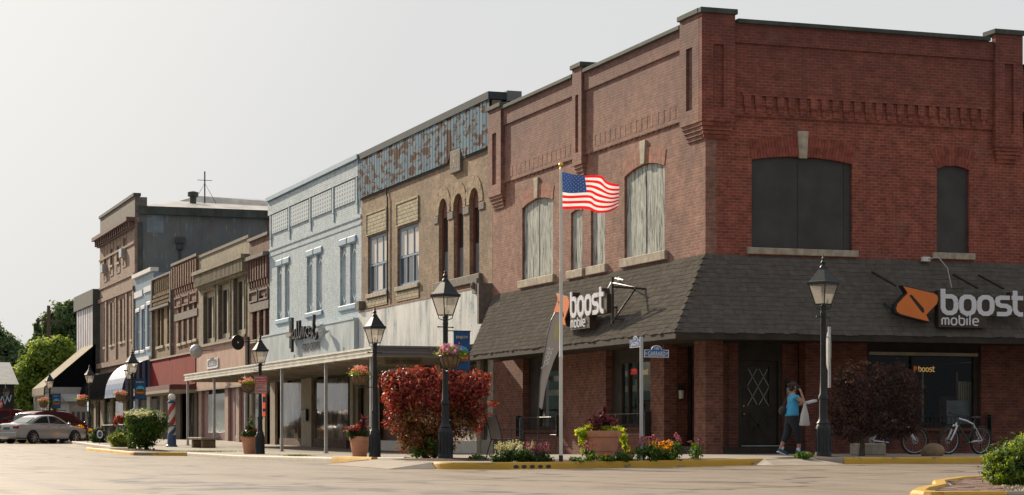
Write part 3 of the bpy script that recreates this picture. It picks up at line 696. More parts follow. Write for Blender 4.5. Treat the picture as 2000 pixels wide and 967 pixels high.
# recess: back wall at y = yc, door in it; second door wall at y = .4
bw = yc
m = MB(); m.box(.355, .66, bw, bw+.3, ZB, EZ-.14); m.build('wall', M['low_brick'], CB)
m = MB(); m.box(.66, 1.81, bw+.1, bw+.16, .39, EZ-.14); d1 = m.build('door', M['brown_trim'], CB)
m = MB(); m.box(.74, 1.74, bw+.02, bw+.098, 2.5, 2.6); m.box(.68, .76, bw+.02, bw+.098, .39, 2.6); m.box(1.72, 1.80, bw+.02, bw+.098, .39, 2.6); m.build('door_frame', M['brown_trim'], d1)
m = MB(); m.ell((1.66, bw+.05, 1.3), (.04, .04, .04)); m.ell((1.66, bw+.07, 1.5), (.03, .02, .03)); m.build('handle', M['gold'], d1, smooth=True)
wx = .82; dY = .4
d0x, d1x = V(1449, dY), V(1521, dY); w1x = 2.74
m = MB(); m.box(wx, d0x-.1, dY, dY+.25, .36, EZ-.14); m.box(d1x+.1, w1x, dY, dY+.25, .36, EZ-.14); m.box(wx, wx+.25, dY+.253, bw+.1, .36, EZ-.14); m.build('wall', M['low_brick'], CB)
PD = PR(dY)
m = MB(); m.slab(PD, rect(d0x-.098, d1x+.098, .37, EZ-.14), [rect(d0x, d1x, .40, 2.52)], -.2, -.02); df = m.build('door_frame', M['brown_trim'], CB)
wp = V(1447+16, dY), V(1447+58, dY)
m = MB(); m.slab(PD, rect(d0x+.01, d1x-.01, .42, 2.51), [rect(wp[0], wp[1], 1.38, 2.36)], -.14, -.09)
cx = (wp[0]+wp[1])/2
for (a, b, c, d) in ((wp[0], .62, wp[1], 1.2), (wp[0], 1.2, wp[1], .62)): m.ribbon(PD, [(a+.08, b), (c-.08, d)], .05, -.09, -.075)
for (a, b) in (((wp[0]+.05, .66), (wp[1]-.05, .66)), ((wp[0]+.05, 1.18), (wp[1]-.05, 1.18)), ((wp[0]+.05, .66), (wp[0]+.05, 1.18)), ((wp[1]-.05, .66), (wp[1]-.05, 1.18))): m.ribbon(PD, [a, b], .03, -.09, -.08)
dr = m.build('door', M['brown_trim'], CB)
m = MB(); m.quad(PD(wp[0]-.01, 1.37, -.125), PD(wp[1]+.01, 1.37, -.125), PD(wp[1]+.01, 2.37, -.125), PD(wp[0]-.01, 2.37, -.125)); m.build('pane', M['clear_glass'], dr, recalc=False)
m = MB(); hw = (wp[1]-wp[0])/2
for s_ in (-1, 1):
    for o in (-.5, 0, .5):
        p = [(cx-s_*hw, 1.87+o-.49), (cx+s_*hw, 1.87+o+.49)]
        q = []
        for t_ in lin(0, 1, 20):
            uu = p[0][0]+(p[1][0]-p[0][0])*t_; zz = p[0][1]+(p[1][1]-p[0][1])*t_
            if 1.38 <= zz <= 2.36: q.append((uu, zz))
        if len(q) > 1: m.ribbon(PD, [q[0], q[-1]], .022, -.115, -.10)
m.build('lattice', M['wood_frame'], dr)
m = MB(); m.fbox(PD, d0x+.045, d0x+.1, 1.15, 1.22, -.09, -.03); m.ell((d0x+.07, dY+.03, 1.18), (.04, .04, .03)); m.ell((d0x+.07, dY+.06, 1.38), (.03, .03, .03)); m.build('handle', M['gold'], dr, smooth=True)
m = MB(); m.fbox(PD, d0x, d1x, .375, .4, -.09, -.01); m.build('threshold', M['silver_metal'], dr)
# stoop
m = MB(); m.box(.0, .469, .665, bw, ZB, .37); m.box(.475, w1x-.003, .012, dY-.002, ZB, .36); m.box(.475, wx-.003, dY, bw, ZB, .36); m.build('step', M['brown_trim'], CB)
bx0, bx1 = V(1694), V(1916)
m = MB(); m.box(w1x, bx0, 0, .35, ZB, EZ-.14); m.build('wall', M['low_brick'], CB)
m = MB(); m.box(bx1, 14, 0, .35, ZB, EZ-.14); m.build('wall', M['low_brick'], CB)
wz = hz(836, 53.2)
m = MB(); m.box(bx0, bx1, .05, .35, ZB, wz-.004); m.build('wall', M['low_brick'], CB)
gz = hz(697, 53.3)
shopwin(R_, bx0, bx1, wz, EZ-.14, bx0+.09, bx1-.16, gz, mull=(V(1786),), dep=-.1, gm='clear_glass')
m = MB(); m.box(bx0+.05, bx1-.1, -.02, .08, gz+.02, gz+.1); m.build('lintel', M['wood_frame'], CB)
# rooms seen through the shop windows
m = MB(); m.box(.36, 14, YE-.6, YE-.4, .2, ZU-.1); m.box(13.7, 13.9, .4, YE-.6, .2, ZU-.1); m.box(4.9, 5.0, 3.6, YE-.6, .2, ZU-.1); m.box(w1x+.1, w1x+.2, .65, 3.6, .2, ZU-.1); m.build('inner_wall', m_plain('inner', (.12, .10, .075), .9), CB)
m = MB(); m.box(.36, 13.9, 2.7, YE-.4, .2, .3); m.box(w1x, 13.9, .36, 2.695, .2, .3); m.build('inner_floor', m_plain('inner_floor', (.06, .05, .045), .8), CB)
m = MB(); m.box(.36, 13.9, 2.65, YE-.4, ZU-.08, ZU-.02); m.box(.36, 13.9, .36, 2.645, ZU-.08, ZU-.02); m.build('ceiling', M['brown_trim'], CB)
# wall lanterns
def lantern(x, y, z, label):
    t_ = thing('wall_lantern', label, 'wall lamp', (x, y, z))
    m = MB(); m.box(-.05, .05, -.02, -.003, .08, .36); m.tube([(0, -.02, .3), (0, -.1, .34), (0, -.12, .26)], .012); m.lathe(0, -.12, [(.03, .27), (.085, .2), (.09, .19)], 8); m.lathe(0, -.12, [(.075, -.03), (.05, -.06), (.015, -.08)], 8); m.build('bracket', M['black_paint'], t_)
    m = MB(); m.lathe(0, -.12, [(.06, -.028), (.075, .185)], 8); m.build('lamp_glass', m_plain('lantern_glass', (.5, .47, .42), .3), t_)
lantern(V(1327, bw), bw, 1.62, 'small black wall lantern on the dark brick beside the left recessed door')
lantern(V(1537, dY), dY, 1.66, 'small black wall lantern to the right of the lattice glass door')
# window guards
def guard(P, u0, u1, z0, z1, label):
    t_ = thing('window_guard', label, 'railing', P(0, 0, 0))
    m = MB(); d = .16
    for z in (z0, z1): m.tube([P(u0, z, d), P(u1, z, d)], .012, 6)
    n = int((u1-u0)/.115)
    for i in range(n+1): u = u0+(u1-u0)*i/n; m.tube([P(u, z0, d), P(u, z1, d)], .007, 5)
    b = m.build('bars', M['black_paint'], t_); b.matrix_parent_inverse = Matrix.Identity(4); t_.location = (0, 0, 0)
    m = MB()
    for u in (u0, u1):
        m.fbox(P, u-.014, u+.014, z0-.05, z1+.06, .005, d+.02)
    m.build('post', M['black_paint'], t_); return t_
guard(L_, g2a-.05, g2b+.1, .68, 1.22, 'black iron window guard under the shop window beside the big planter')
guard(L_, g1a-.1, g1b+.15, .66, 1.18, 'black iron window guard under the window behind the feather flag')
guard(R_, bx0+.1, bx1+.2, .62, 1.12, 'long black iron window guard behind the bicycles')

# things behind the shop glass
t_ = thing('neon_sign', 'lit amber shop neon with an orange diamond inside the right window', 'neon sign', (0, 0, 0))
# ================================================================== LETTERING
GL = {  # glyphs as centre lines in a box 1 wide per letter, x-height 1, ascender 1.42
 'b': [((.12, 1.42), (.12, .3), (.2, .1), (.36, 0), (.62, 0), (.78, .1), (.86, .3), (.86, .68)), ((.86, .68), (.78, .88), (.62, .98), (.14, .98))],
 'o': ['C', ((.12, .3), (.2, .1), (.36, 0), (.62, 0), (.78, .1), (.86, .3), (.86, .68), (.78, .88), (.62, .98), (.36, .98), (.2, .88), (.12, .68))],
 's': [((.84, .98), (.32, .98), (.16, .9), (.12, .74), (.18, .58), (.34, .5), (.64, .49), (.8, .4), (.86, .24), (.8, .08), (.64, 0), (.1, 0))],
 't': [((.2, 1.42), (.2, .3), (.28, .1), (.44, 0), (.66, 0)), ((.0, .98), (.66, .98))],
 'm': [((.1, 0), (.1, .7), (.2, .92), (.34, .98), (.5, .92), (.56, .72), (.56, 0)), ((.56, .72), (.64, .92), (.8, .98), (.96, .92), (1.04, .7), (1.04, 0))],
 'i': [((.1, 0), (.1, .98)), ((.1, 1.25), (.1, 1.42))],
 'l': [((.1, 0), (.1, 1.42))],
 'e': [((.12, .5), (.86, .5)), ((.86, .46), (.86, .7), (.76, .9), (.6, .98), (.38, .98), (.2, .88), (.12, .68), (.12, .3), (.2, .1), (.38, 0), (.82, 0))],
}
def glyphs(m, P, text, u0, z0, xh, adv, w, d0, d1, wscale=1.0):
    u = u0
    for ch in text:
        g = GL[ch]; cl = False; kz = 0
        for s_ in g:
            if s_ == 'C': cl = True; continue
            m.ribbon(P, [(u+p[0]*xh*wscale, z0+p[1]*xh) for p in s_], w, d0-kz, d1+kz, closed=cl); kz += .0025
        u += adv[ch]*xh*wscale
    return u
def boost_sign(P, u0, z0, sc, label, su=1.0):
    """P maps (reading direction, height, outwards)"""
    t_ = thing('shop_sign', label, 'sign'); P0 = P; P = lambda u, w, d: P0(u0+(u-u0)*su, w, d)
    q = lambda x, y: (u0+(x-620)*sc, z0+(455-y)*sc)
    outer = [q(*p) for p in ((665, 232), (760, 252), (850, 272), (872, 285), (879, 305), (870, 340), (805, 412), (823, 455), (735, 434), (650, 412), (626, 398), (620, 375), (630, 345), (692, 275))]
    slot = [q(*p) for p in ((700, 292), (708, 284), (720, 290), (790, 372), (795, 392), (786, 404), (770, 388))]
    c = q(750, 343); grow = [(c[0]+(a-c[0])*1.07, c[1]+(b-c[1])*1.07) for a, b in outer]
    m = MB(); m.slab(P, grow, (), -.1, .1); ic = m.build('icon_box', M['black_paint'], t_)
    m = MB(); m.slab(P, outer, [slot], .102, .125); m.build('icon_face', M['orange'], ic)
    m = MB(); m.slab(P, [q(884, 250), q(930, 245), q(932, 285), q(1340, 280), q(1342, 250), q(1385, 250), q(1392, 285), q(1452, 290), q(1452, 410), q(1190, 410), q(1190, 490), q(886, 490)][::-1], (), -.1, .1); bk = m.build('letter_box', M['sign_brown'], t_)
    xh = 110*sc; adv = {'b': 1.04, 'o': 1.04, 's': .96, 't': .8}
    m = MB(); b0 = q(897, 397); glyphs(m, P, 'boost', b0[0], b0[1]+.0, xh, adv, .26*xh, .102, .13); m.build('lettering', M['tm_white'], bk)
    xh = 43*sc; adv = {'m': 1.3, 'o': 1.12, 'b': 1.12, 'i': .42, 'l': .42, 'e': 1.1}
    m = MB(); b0 = q(900, 474); glyphs(m, P, 'mobile', b0[0], b0[1], xh*1.03, adv, .19*xh, .102, .125); m.build('lettering', M['tm_white'], bk)
    return t_
D_ = 1.36
sR = boost_sign(PR(-D_), V(1748+4, -D_)-.09, hz(480+455*.3103, 49.9), .00381, 'large white lettered shop sign with orange diamond above the right shop window', su=1.19)
m = MB()
for a in (.02, 2.35, 3.1): m.tube([(V(1752, -D_)+a, -D_+.1, 3.72), (V(1752, -D_)+a-.12, -.9, 3.95)], .03, 6); m.tube([(V(1752, -D_)+a, -D_+.1, 4.35), (V(1752, -D_)+a-.15, -.35, 4.75)], .03, 6)
m.build('bracket', M['black_paint'], sR)
y0L = U(1088, -D_); PLr = lambda u, w, d: (-D_-d, -u, w)       # reading direction runs back towards the corner
sL = boost_sign(PLr, -y0L+.05, hz(540+352*.2897, 57)+.03, .0041, 'white lettered shop sign with orange diamond on the street side roof, half behind the flagpole', su=1.12)
ye = U(1196, -D_)
m = MB(); m.tube([(-D_, ye, 4.55), (-D_+.1, ye-1.35, 4.35), (-D_, ye, 3.55)], .028, 6); m.tube([(-D_, ye-.0, 3.5), (-D_, ye, 4.7)], .035, 6); m.tube([(-D_, ye, 4.45), (-.5, ye-.2, 4.4)], .03, 6); m.tube([(-D_, ye, 3.65), (-1.0, ye-.2, 3.6)], .03, 6)
for a in (1.0, 2.4, 3.6): m.tube([(-D_+.1, ye+a, 3.9), (-.8, ye+a, 4.0)], .025, 6)
m.build('bracket', M['black_paint'], sL)
# flood lights above the signs
def flood(x, y, z, dx, dy, label):
    t_ = thing('flood_light', label, 'flood light', (x, y, z))
    m = MB(); m.box(-.11, .11, -.06, .06, -.06, .06); m.build('housing', M['white_paint'], t_, bevel=.01)
    m = MB(); m.tube([(0, 0, .0), (dx*.25, dy*.25, .03), (dx*.42, dy*.42, -.25), (dx*.5, dy*.5, -.75)], .018, 6); m.build('conduit', M['silver_metal'], t_, smooth=True)
flood(-.12, U(1215, -.12), hz(524, 52)+.0, -1, -.1, 'small white flood light at the roof edge above the left shop sign')
flood(V(1808, -.12), -.12, hz(507, 53)+.0, .9, -1, 'small white flood light at the roof edge above the right shop sign')
m = MB(); m.tube([(-.35, U(1205, -.3), 4.85), (-.95, ye+.25, 4.65)], .02, 6); tag(m.build('conduit', M['silver_metal']), 'thin metal conduit running down the shingles to the left shop sign', 'conduit')

def text_mesh(body, fit_w=None, fit_h=None, spacing=1.0, thick=.004):
    cu = bpy.data.curves.new('txt', 'FONT'); cu.body = body; cu.size = 1; cu.align_x = 'CENTER'; cu.align_y = 'CENTER'; cu.extrude = thick; cu.space_character = spacing; cu.resolution_u = 3
    o = bpy.data.objects.new('txt', cu); COL.objects.link(o); bpy.context.view_layer.update()
    me = bpy.data.meshes.new_from_object(o.evaluated_get(bpy.context.evaluated_depsgraph_get())); bpy.data.objects.remove(o); bpy.data.curves.remove(cu)
    v = np.array([x.co[:] for x in me.vertices]); mn, mx = v.min(0), v.max(0); c = (mn+mx)/2
    sx = (fit_w/(mx[0]-mn[0])) if fit_w else None; sy = (fit_h/(mx[1]-mn[1])) if fit_h else None
    sx = sx or sy; sy = sy or sx
    v = (v-c)*np.array([sx, sy, 1]); return me, v
def lettering(body, P, cu_, cw_, w, h, parent, mat, d=.003, spacing=1.0):
    """P(u, w, d): u must run in the reading direction"""
    me, v = text_mesh(body, w, h, spacing)
    me.vertices.foreach_set('co', np.array([P(cu_+p[0], cw_+p[1], d+p[2]) for p in v]).ravel()); me.materials.clear(); me.materials.append(mat); me.update()
    o = bpy.data.objects.new('lettering', me); COL.objects.link(o); o.parent = parent; return o

# neon in the right shop window, curtains, posters, counter
PN = PR(.35)
nu = V(1776, .35)
m = MB(); q = lambda x, y: (nu+(x-620)*.0009, hz(729, 53.6)+(455-y)*.0009)
m.slab(PN, [q(*p) for p in ((665, 232), (850, 272), (879, 305), (805, 412), (823, 455), (650, 412), (620, 375), (692, 275))], (), 0, .01); m.build('icon_face', m_emit('neon_orange', (.55, .09, .02), .3), t_ := [o for o in bpy.data.objects if o.name == 'neon_sign'][0])
m = MB(); glyphs(m, PN, 'boost', nu+.26, hz(726, 53.6), .098, {'b': 1.08, 'o': 1.08, 's': 1.0, 't': .8}, .02, 0, .012); m.build('lettering', m_emit('neon_amber', (.7, .4, .12), .5), t_)
def opensign(P, u, z, label, w=.42):
    s_ = thing('open_sign', label, 'neon sign'); m = MB(); m.slab(P, rect(u-w/2-.03, u+w/2+.03, z-.12, z+.12), (), -.02, 0); m.build('backing', m_plain('neon_back', (.1, .012, .012), .4), s_); lettering('OPEN', P, u, z, w, .15, s_, m_emit('neon_red', (.9, .06, .05), .9)); return s_
PW = lambda u, w, d: (.32-d, -u, w)
opensign(PW, -U(1237, .3), hz(721, 54), 'lit red neon sign reading OPEN inside the shop window by the planter')
s_ = thing('neon_sign', 'small lit amber shop neon beside the red open sign', 'neon sign'); m = MB(); u0 = -U(1252, .3)
glyphs(m, PW, 'boost', u0-.05, hz(728, 54), .1, {'b': 1.08, 'o': 1.08, 's': 1.0, 't': .8}, .02, 0, .012); m.build('lettering', m_emit('neon_amber2', (.7, .4, .12), .5), s_)
m = MB(); a, b = V(1872, .5), V(1904, .5)
for i in range(14):
    u = a+(b-a)*i/14; m.box(u, u+(b-a)/14-.004, .5+.03*(i % 2), .52+.03*(i % 2), .6, 2.05)
tag(m.build('curtain', m_plain('tan_curtain', (.42, .35, .23), .9)), 'tan pleated curtain hanging at the right end of the shop window', 'curtain')
m = MB(); m.box(V(1849, .3), V(1894, .3), .3, .32, .75, 1.55); tag(m.build('poster', m_plain('poster_grey', (.16, .18, .2), .6)), 'grey blue poster taped low inside the right shop window', 'poster')
m = MB(); m.box(V(1800, 1.2), V(1905, 1.2), 1.2, 1.9, .3, .95); m.box(V(1795, 1.2), V(1908, 1.2), 1.15, 1.95, .953, 1.0); tag(m.build('counter', m_plain('counter_dark', (.03, .035, .035), .6)), 'dark shop counter inside the right shop window', 'counter')
m = MB(); m.box(V(1835, 2.5), V(1870, 2.5), 2.5, 2.53, .9, 1.7); tag(m.build('notice_board', m_plain('notice', (.3, .25, .17), .9)), 'pale brown notice board on the back wall inside the shop', 'notice board')
m = MB()
for px in (1801, 1868): m.box(V(px, .8), V(px+3, .8), .8, .83, 1.0, 2.3)
tag(m.build('display_pole', M['wood_frame']), 'two thin pale display poles standing inside the right shop window', 'display')

# ================================================================== 1903 BUILDING
TB = thing('tan_brick_building', 'tan brick building with rusty ribbed metal parapet and three arched windows', 'building')
y0, y1 = YE, U(706)
Z1 = 3.15
wins = []; 
for x0, x1, yb, yt in ((718.5, 756.5, 576, 464), (776, 818, 561.6, 447)):
    a, k = on_x(x0); b, _ = on_x(x1); wins.append((b, a, hz(yb, k), hz(yt, k)))
ar = []
for x0, x1, yb, yc_ in ((857, 875, 547, 388), (886, 905, 540, 378), (917, 936, 532.5, 367)):
    a, k = on_x(x0); b, k2 = on_x(x1); hw = (a-b)/2; zc = hz(yc_, (k+k2)/2); ar.append((b, a, hz(yb, (k+k2)/2)-.05, zc-hw, zc))
facade(L_, rect(y0+.02, y1, Z1, 11.35), [rect(w[0], w[1], w[2], w[3]) for w in wins]+[arch(*w, n=14) for w in ar], M['tan_brick'], TB)
for w in wins:
    f = sash(TB, L_, w[0]+.003, w[1]-.003, w[2]+.003, w[3]-.003, M['blue_frame'], M['pane_grey'], 3, 2, fw=.11, bar=.07, sill=M['stone'])
    m = MB(); W3 = (w[1]-w[0])/3; h2 = (w[2]+w[3])/2
    for i in range(3): m.fbox(L_, w[0]+W3*i+.09, w[0]+W3*(i+1)-.03, h2+.06, w[3]-.1, -.15, -.118)
    if w is wins[0]: m.fbox(L_, w[0]+W3+.0, w[0]+2*W3-.04, w[2]+.1, h2, -.15, -.118)
    else: m.add([L_(w[0]+.13, w[2]+.12, -.12), L_(w[0]+.3, w[2]+.12, -.12), L_(w[0]+.6, h2, -.12), L_(w[0]+.13, h2, -.12)], [(0, 1, 2, 3)])
    m.build('curtain', M['curtain'], f)
for x0, x1, yt, yb in ((716.5, 756, 418, 462), (775, 818, 397, 444)):
    a, k = on_x(x0); b, _ = on_x(x1); m = MB(); zb, zt = hz(yb, k), hz(yt, k)
    m.fbox(L_, b+.06, a-.06, zb, zt-.06, -.02, .02); m.slab(L_, rect(b, a, zb, zt), [rect(b+.07, a-.07, zb-.0+.05, zt-.07)], -.02, .045); m.build('brick_infill', M['cream_infill'], TB)
    m = MB(); m.fbox(L_, b, a, hz(yb, k)-5.0+.0, hz(yb, k)-4.99, -.02, -.01)
for w in wins:
    m = MB(); m.fbox(L_, w[0]-.05, w[1]+.1, 5.55, w[2]-.18, -.02, .03); m.build('brick_infill', M['cream_infill'], TB)
for w in ar:
    voussoirs(L_, w[0], w[1], w[3], w[4], .40, TB, M['voussoir_tan'], rings=4, d=.025)
    hw = (w[1]-w[0])/2; zt = w[3]
    m = MB(); m.slab(L_, arch(w[0]+.004, w[1]-.004, w[2], w[3], w[4]-.004, 14), [rect(w[0]+.14, w[1]-.14, w[2]+.08, zt-.12)], -.2, -.13); f = m.build('window', M['red_frame'], TB)
    zm = w[2]+(zt-w[2])*.45
    m = MB(); m.fbox(L_, w[0]+.13, w[1]-.13, zm, zt-.1, -.19, -.18); m.build('pane', M['pane'], f)
    m = MB(); m.fbox(L_, w[0]+.13, w[1]-.13, w[2]+.07, zm-.004, -.19, -.17); m.build('panel', M['pane_board'], f)
    m = MB(); m.fbox(L_, w[0]+.14, w[0]+.30, zm, zt-.14, -.178, -.168); m.build('curtain', M['curtain'], f)
m = MB(); m.fbox(L_, ar[2][0]-.3, ar[0][1]+.3, ar[0][2]-.3, ar[0][2]-.01, -.05, .12); m.build('sill', M['dark_stone'], TB, bevel=.02)
m = MB(); zs_ = ar[1][3]
for a, b in ((ar[2][0]-.55, ar[2][0]-.01), (ar[2][1]+.01, ar[1][0]-.01), (ar[1][1]+.01, ar[0][0]-.01), (ar[0][1]+.01, ar[0][1]+.5)): m.fbox(L_, a, b, zs_-.26, zs_-.02, -.02, .035)
m.build('impost', M['dark_stone'], TB, bevel=.015)
# ribbed cladding
CLZ0, CLZ1 = 9.88, 11.38
dst = (U(904.5), U(884.5))
m = MB(); u = y0+.05; n = 0
prof = []
while u < y1-.1:
    prof += [(u, .10), (u+.27, .10), (u+.285, .075), (u+.315, .075), (u+.33, .10)]; u += .34
vs = []
for a, d in prof:
    zb = CLZ0+(.36 if dst[0]-.1 < a < dst[1]+.1 else 0)
    vs += [L_(a, zb, d), L_(a, CLZ1, d)]
m.add(vs, [(2*i, 2*i+2, 2*i+3, 2*i+1) for i in range(len(prof)-1)]); m.build('metal_cladding', M['rusty_metal'], TB, recalc=False)
m = MB(); m.fbox(L_, y0+.03, y1+.02, CLZ1+.003, 11.62, -.5, .14); m.fbox(L_, y0+.03, y1, CLZ0-.06, CLZ0-.0, .0, .05); m.build('coping', m_plain('slate_metal', (.045, .06, .07), .9, var=.15), TB)
m = MB(); m.fbox(L_, dst[0], dst[1], 9.45, 10.22, -.02, .115); ds = m.build('date_stone', M['dark_stone'], TB, bevel=.02)
LR = lambda u, w, d: (-d, -u, w)               # reading direction on the street front
lettering('1903', LR, -(dst[0]+dst[1])/2, 9.85, .74, .5, ds, M['stone'], d=.117)
m = MB(); m.tube([L_(U(757), z, .06) for z in (11.3, 9.7)]+[L_(U(759.5), z, .06) for z in (9.5, 5.6)], .03, 6); m.build('drain_pipe', M['black_paint'], TB)
# faded sign band above the canopy
band0 = 3.62
m = MB(); m.fbox(L_, U(957), y1-.05, band0, 5.42, .02, .12); m.build('sign_band', M['faded_panel'], TB)
m = MB(); m.fbox(L_, U(957), y1-.05, 5.423, 5.47, .0, .14); m.build('band_trim', m_plain('rust_trim', (.3, .15, .09), .7), TB)
m = MB(); m.fbox(L_, y0+.05, U(958), 4.2, 5.5, .0, .45); m.fbox(L_, y1-.5, y1-.05, 5.5, 5.85, 0, .25); m.build('bracket', M['dark_stone'], TB)
m = MB(); m.fbox(L_, U(943), U(934), 5.25, 5.72, .0, .22); m.ell(L_(U(938), 5.5, .25), (.08, .12, .12)); tag(m.build('service_box', M['dark_stone']), 'small weathered electric box at the top of the faded sign band', 'electric box')
shell(TB, .31, 18, y0+.02, y1, Z1, 11.3, M['tan_brick'])
m = MB(); m.box(.52, 4.5, y0+.04, y0+.4, 10.2, 11.35); m.box(.5, 1.0, y0+.04, y0+1.2, 11.3, 11.68); m.build('parapet', M['canopy_end'], TB)
# storefront helper
def storefront(B, y0, y1, zt, items, base=None, zb=-.1, back='soffit'):
    """items: (px_left, px_right, z0, z1, material, depth outwards)"""
    for (xl, xr, z0, z1, mat, d, nm) in items:
        a, b = U(xr), U(xl)
        m = MB(); m.fbox(L_, a+.003, b-.003, z0, z1, d-.12, d); m.build(nm, M[mat], B)
M['maroon'] = m_plain('maroon', (.10, .035, .028), .6, var=.25)
M['shop_brick'] = m_brick('shop_brick', (.2, .12, .1), (.14, .09, .075), (.2, .16, .13), seed=31)
def shopback(B, y0, y1, zt): m = MB(); m.fbox(L_, y0+.01, y1-.01, -.2, zt, -.9, -.6); m.build('wall', M['soffit'], B)
shopback(TB, y0, y1, Z1)
storefront(TB, y0, y1, Z1, [
 (953, 963, -.1, 3.14, 'conc', .0, 'pilaster'), (938, 953, -.1, .5, 'conc', -.02, 'stall_riser'), (938, 953, .5, 3.14, 'shop_glass', -.12, 'shop_window'), (931, 938, -.1, 3.14, 'cream_paint', 0, 'pilaster'),
 (860, 931, .45, 3.0, 'shop_glass', -.15, 'shop_window'), (860, 931, -.1, .45, 'white_paint', -.05, 'stall_riser'), (853, 860, -.1, 3.14, 'cream_paint', 0, 'pilaster'),
 (800, 853, .45, 3.0, 'shop_glass', -.15, 'shop_window'), (785, 853, -.1, .45, 'conc', -.05, 'stall_riser'), (790, 800, -.1, 3.14, 'cream_paint', .0, 'pilaster'),
 (733, 790, .45, 2.55, 'maroon', -.3, 'door'), (733, 790, -.1, .44, 'white_paint', -.05, 'stall_riser'), (733, 790, 2.56, 3.14, 'soffit', -.2, 'transom'), (722, 733, -.1, 3.14, 'cream_paint', .0, 'pilaster'),
 (706.5, 722, -.1, 3.14, 'cream_paint', -.4, 'door')])
# hanging sign COUNTRY CROSSROADS under the canopy end, facing the corner
ycs = y0+.7
px0, px1 = 750, 823
t_ = thing('hanging_sign', 'narrow tan sign with dark capitals hung under the canopy end', 'sign')
PC = PR(ycs); ca, kk = on_y(px0, ycs); cb, _ = on_y(px1, ycs); zc = hz(706.5, kk)
m = MB(); m.fbox(PC, ca, cb, zc-.13, zc+.13, -.02, .02); m.build('board', m_plain('sign_tan', (.19, .15, .09), .7), t_)
lettering('COUNTRY CROSSROADS', PC, (ca+cb)/2, zc, (cb-ca)*.9, .12, t_, M['black_paint'], d=.024)
m = MB(); 
for u in (ca+.1, cb-.1): m.tube([PC(u, zc+.13, 0), PC(u, zc+.3, 0)], .01, 5)
m.build('hanger', M['black_paint'], t_)

# ================================================================== BLUE PAINTED BUILDING
BB = thing('blue_brick_building', 'two storey brick building painted pale blue with bricked up window pairs', 'building')
y0, y1 = U(706), U(526.5)
pr = []
for xa, xb, yh, yb in ((541, 566, 518, 629), (599, 629.5, 499, 616), (664, 696, 478, 603)):
    a, k = on_x(xa); b, k2 = on_x(xb); pr.append((b, a, hz(yb, k), hz(yh, (k+k2)/2)))
nich = []
for b, a, z0, z1 in pr:
    w = (a-b)*.37; nich += [(b+.02, b+.02+w, z0+.1, z1), (a-.02-w, a-.02, z0+.1, z1)]
facade(L_, rect(y0+.005, y1, Z1, 11.45), [rect(*n) for n in nich], M['blue_brick'], BB)
BM = m_plain('blue_trim', (.46, .54, .58), .7, var=.12, scale=3); BD = m_plain('blue_trim_dark', (.30, .42, .52), .7, var=.12)
for n in nich:
    m = MB(); m.fbox(L_, n[0]+.003, n[1]-.003, n[2]+.003, n[3]-.003, -.32, -.12); f = m.build('blind_window', M['blue_panel'], BB)
    m = MB(); uu = [(n[0]+.22, n[2]+.3), (n[1]-.22, n[2]+.3)]; c = (n[0]+n[1])/2
    m.ribbon(L_, [(c, n[2]+.15), (n[1]-.16, n[2]+.4), (n[1]-.16, n[3]-.45), (c, n[3]-.2), (n[0]+.16, n[3]-.45), (n[0]+.16, n[2]+.4)], .06, -.119, -.06, closed=True); m.build('moulding', BM, f)
for b, a, z0, z1 in pr:
    m = MB()
    for n0, n1 in ((b-.05, b+(a-b)*.48), (b+(a-b)*.52, a+.05)):
        m.fbox(L_, n0, n1, z1+.004, z1+.30, -.02, .07)
    m.build('lintel', BD, BB, bevel=.05)
    m = MB(); m.fbox(L_, b-.1, a+.1, z0-.14, z0+.09, -.02, .08); m.build('sill', BD, BB, bevel=.04)
# lattice frieze
m = MB(); zf0, zf1 = 9.9, 10.75
m.fbox(L_, y0+.02, y1-.02, 10.80, 11.42, .003, .085); m.fbox(L_, y0+.02, y1-.02, 9.16, 9.28, .003, .04); m.fbox(L_, y0+.02, y1-.02, 8.9, 8.98, .003, .03)
seg = [y0+.5, y0+4.2, y0+8.1, y0+12.0, y1-.45]
for a, b in zip(seg, seg[1:]):
    pass
m.build('frieze', M['blue_brick'], BB)
for a, b in zip(seg, seg[1:]): m = MB(); m.fbox(L_, a+.3, b-.3, zf0, zf1, .003, .06); m.build('lattice_panel', M['lattice'], BB)
for u in seg: m = MB(); m.fbox(L_, u-.09, u+.09, 9.7, 10.79, .003, .08); m.fbox(L_, u-.05, u+.05, 9.35, 9.7, .003, .05); m.build('bracket', BM, BB, bevel=.02)
m = MB(); m.fbox(L_, y0, y1+.05, 11.45, 11.62, -.4, .2); m.build('coping', BD, BB)
m = MB(); m.fbox(L_, y0+.02, y1+.25, 3.5, 5.17, .01, .3); m.build('fascia_panel', M['blue_panel'], BB)
m = MB(); m.fbox(L_, y0+.02, y1+.25, 5.172, 5.24, .0, .33); m.build('panel_trim', BM, BB)
shell(BB, .31, 18, y0+.01, y1, Z1, 11.3, M['blue_brick'])
shopback(BB, y0, y1, Z1)
storefront(BB, y0, y1, Z1, [
 (689, 706, -.1, 3.14, 'cream_paint', -.45, 'door'), (683, 689, -.1, 3.14, 'cream_paint', .0, 'pilaster'), (675, 683, -.1, 3.14, 'soffit', -.35, 'door'),
 (609, 675, .5, 3.0, 'shop_glass', -.1, 'shop_window'), (609, 675, -.1, .5, 'shop_brick', -.03, 'stall_riser'), (589, 609, -.1, 3.14, 'cream_paint', .02, 'pilaster'),
 (544, 589, .5, 3.0, 'shop_glass', -.1, 'shop_window'), (544, 589, -.1, .5, 'shop_brick', -.03, 'stall_riser'), (537, 544, -.1, 3.14, 'soffit', -.4, 'door'), (527.5, 537, -.1, 3.14, 'cream_paint', 0, 'pilaster')])
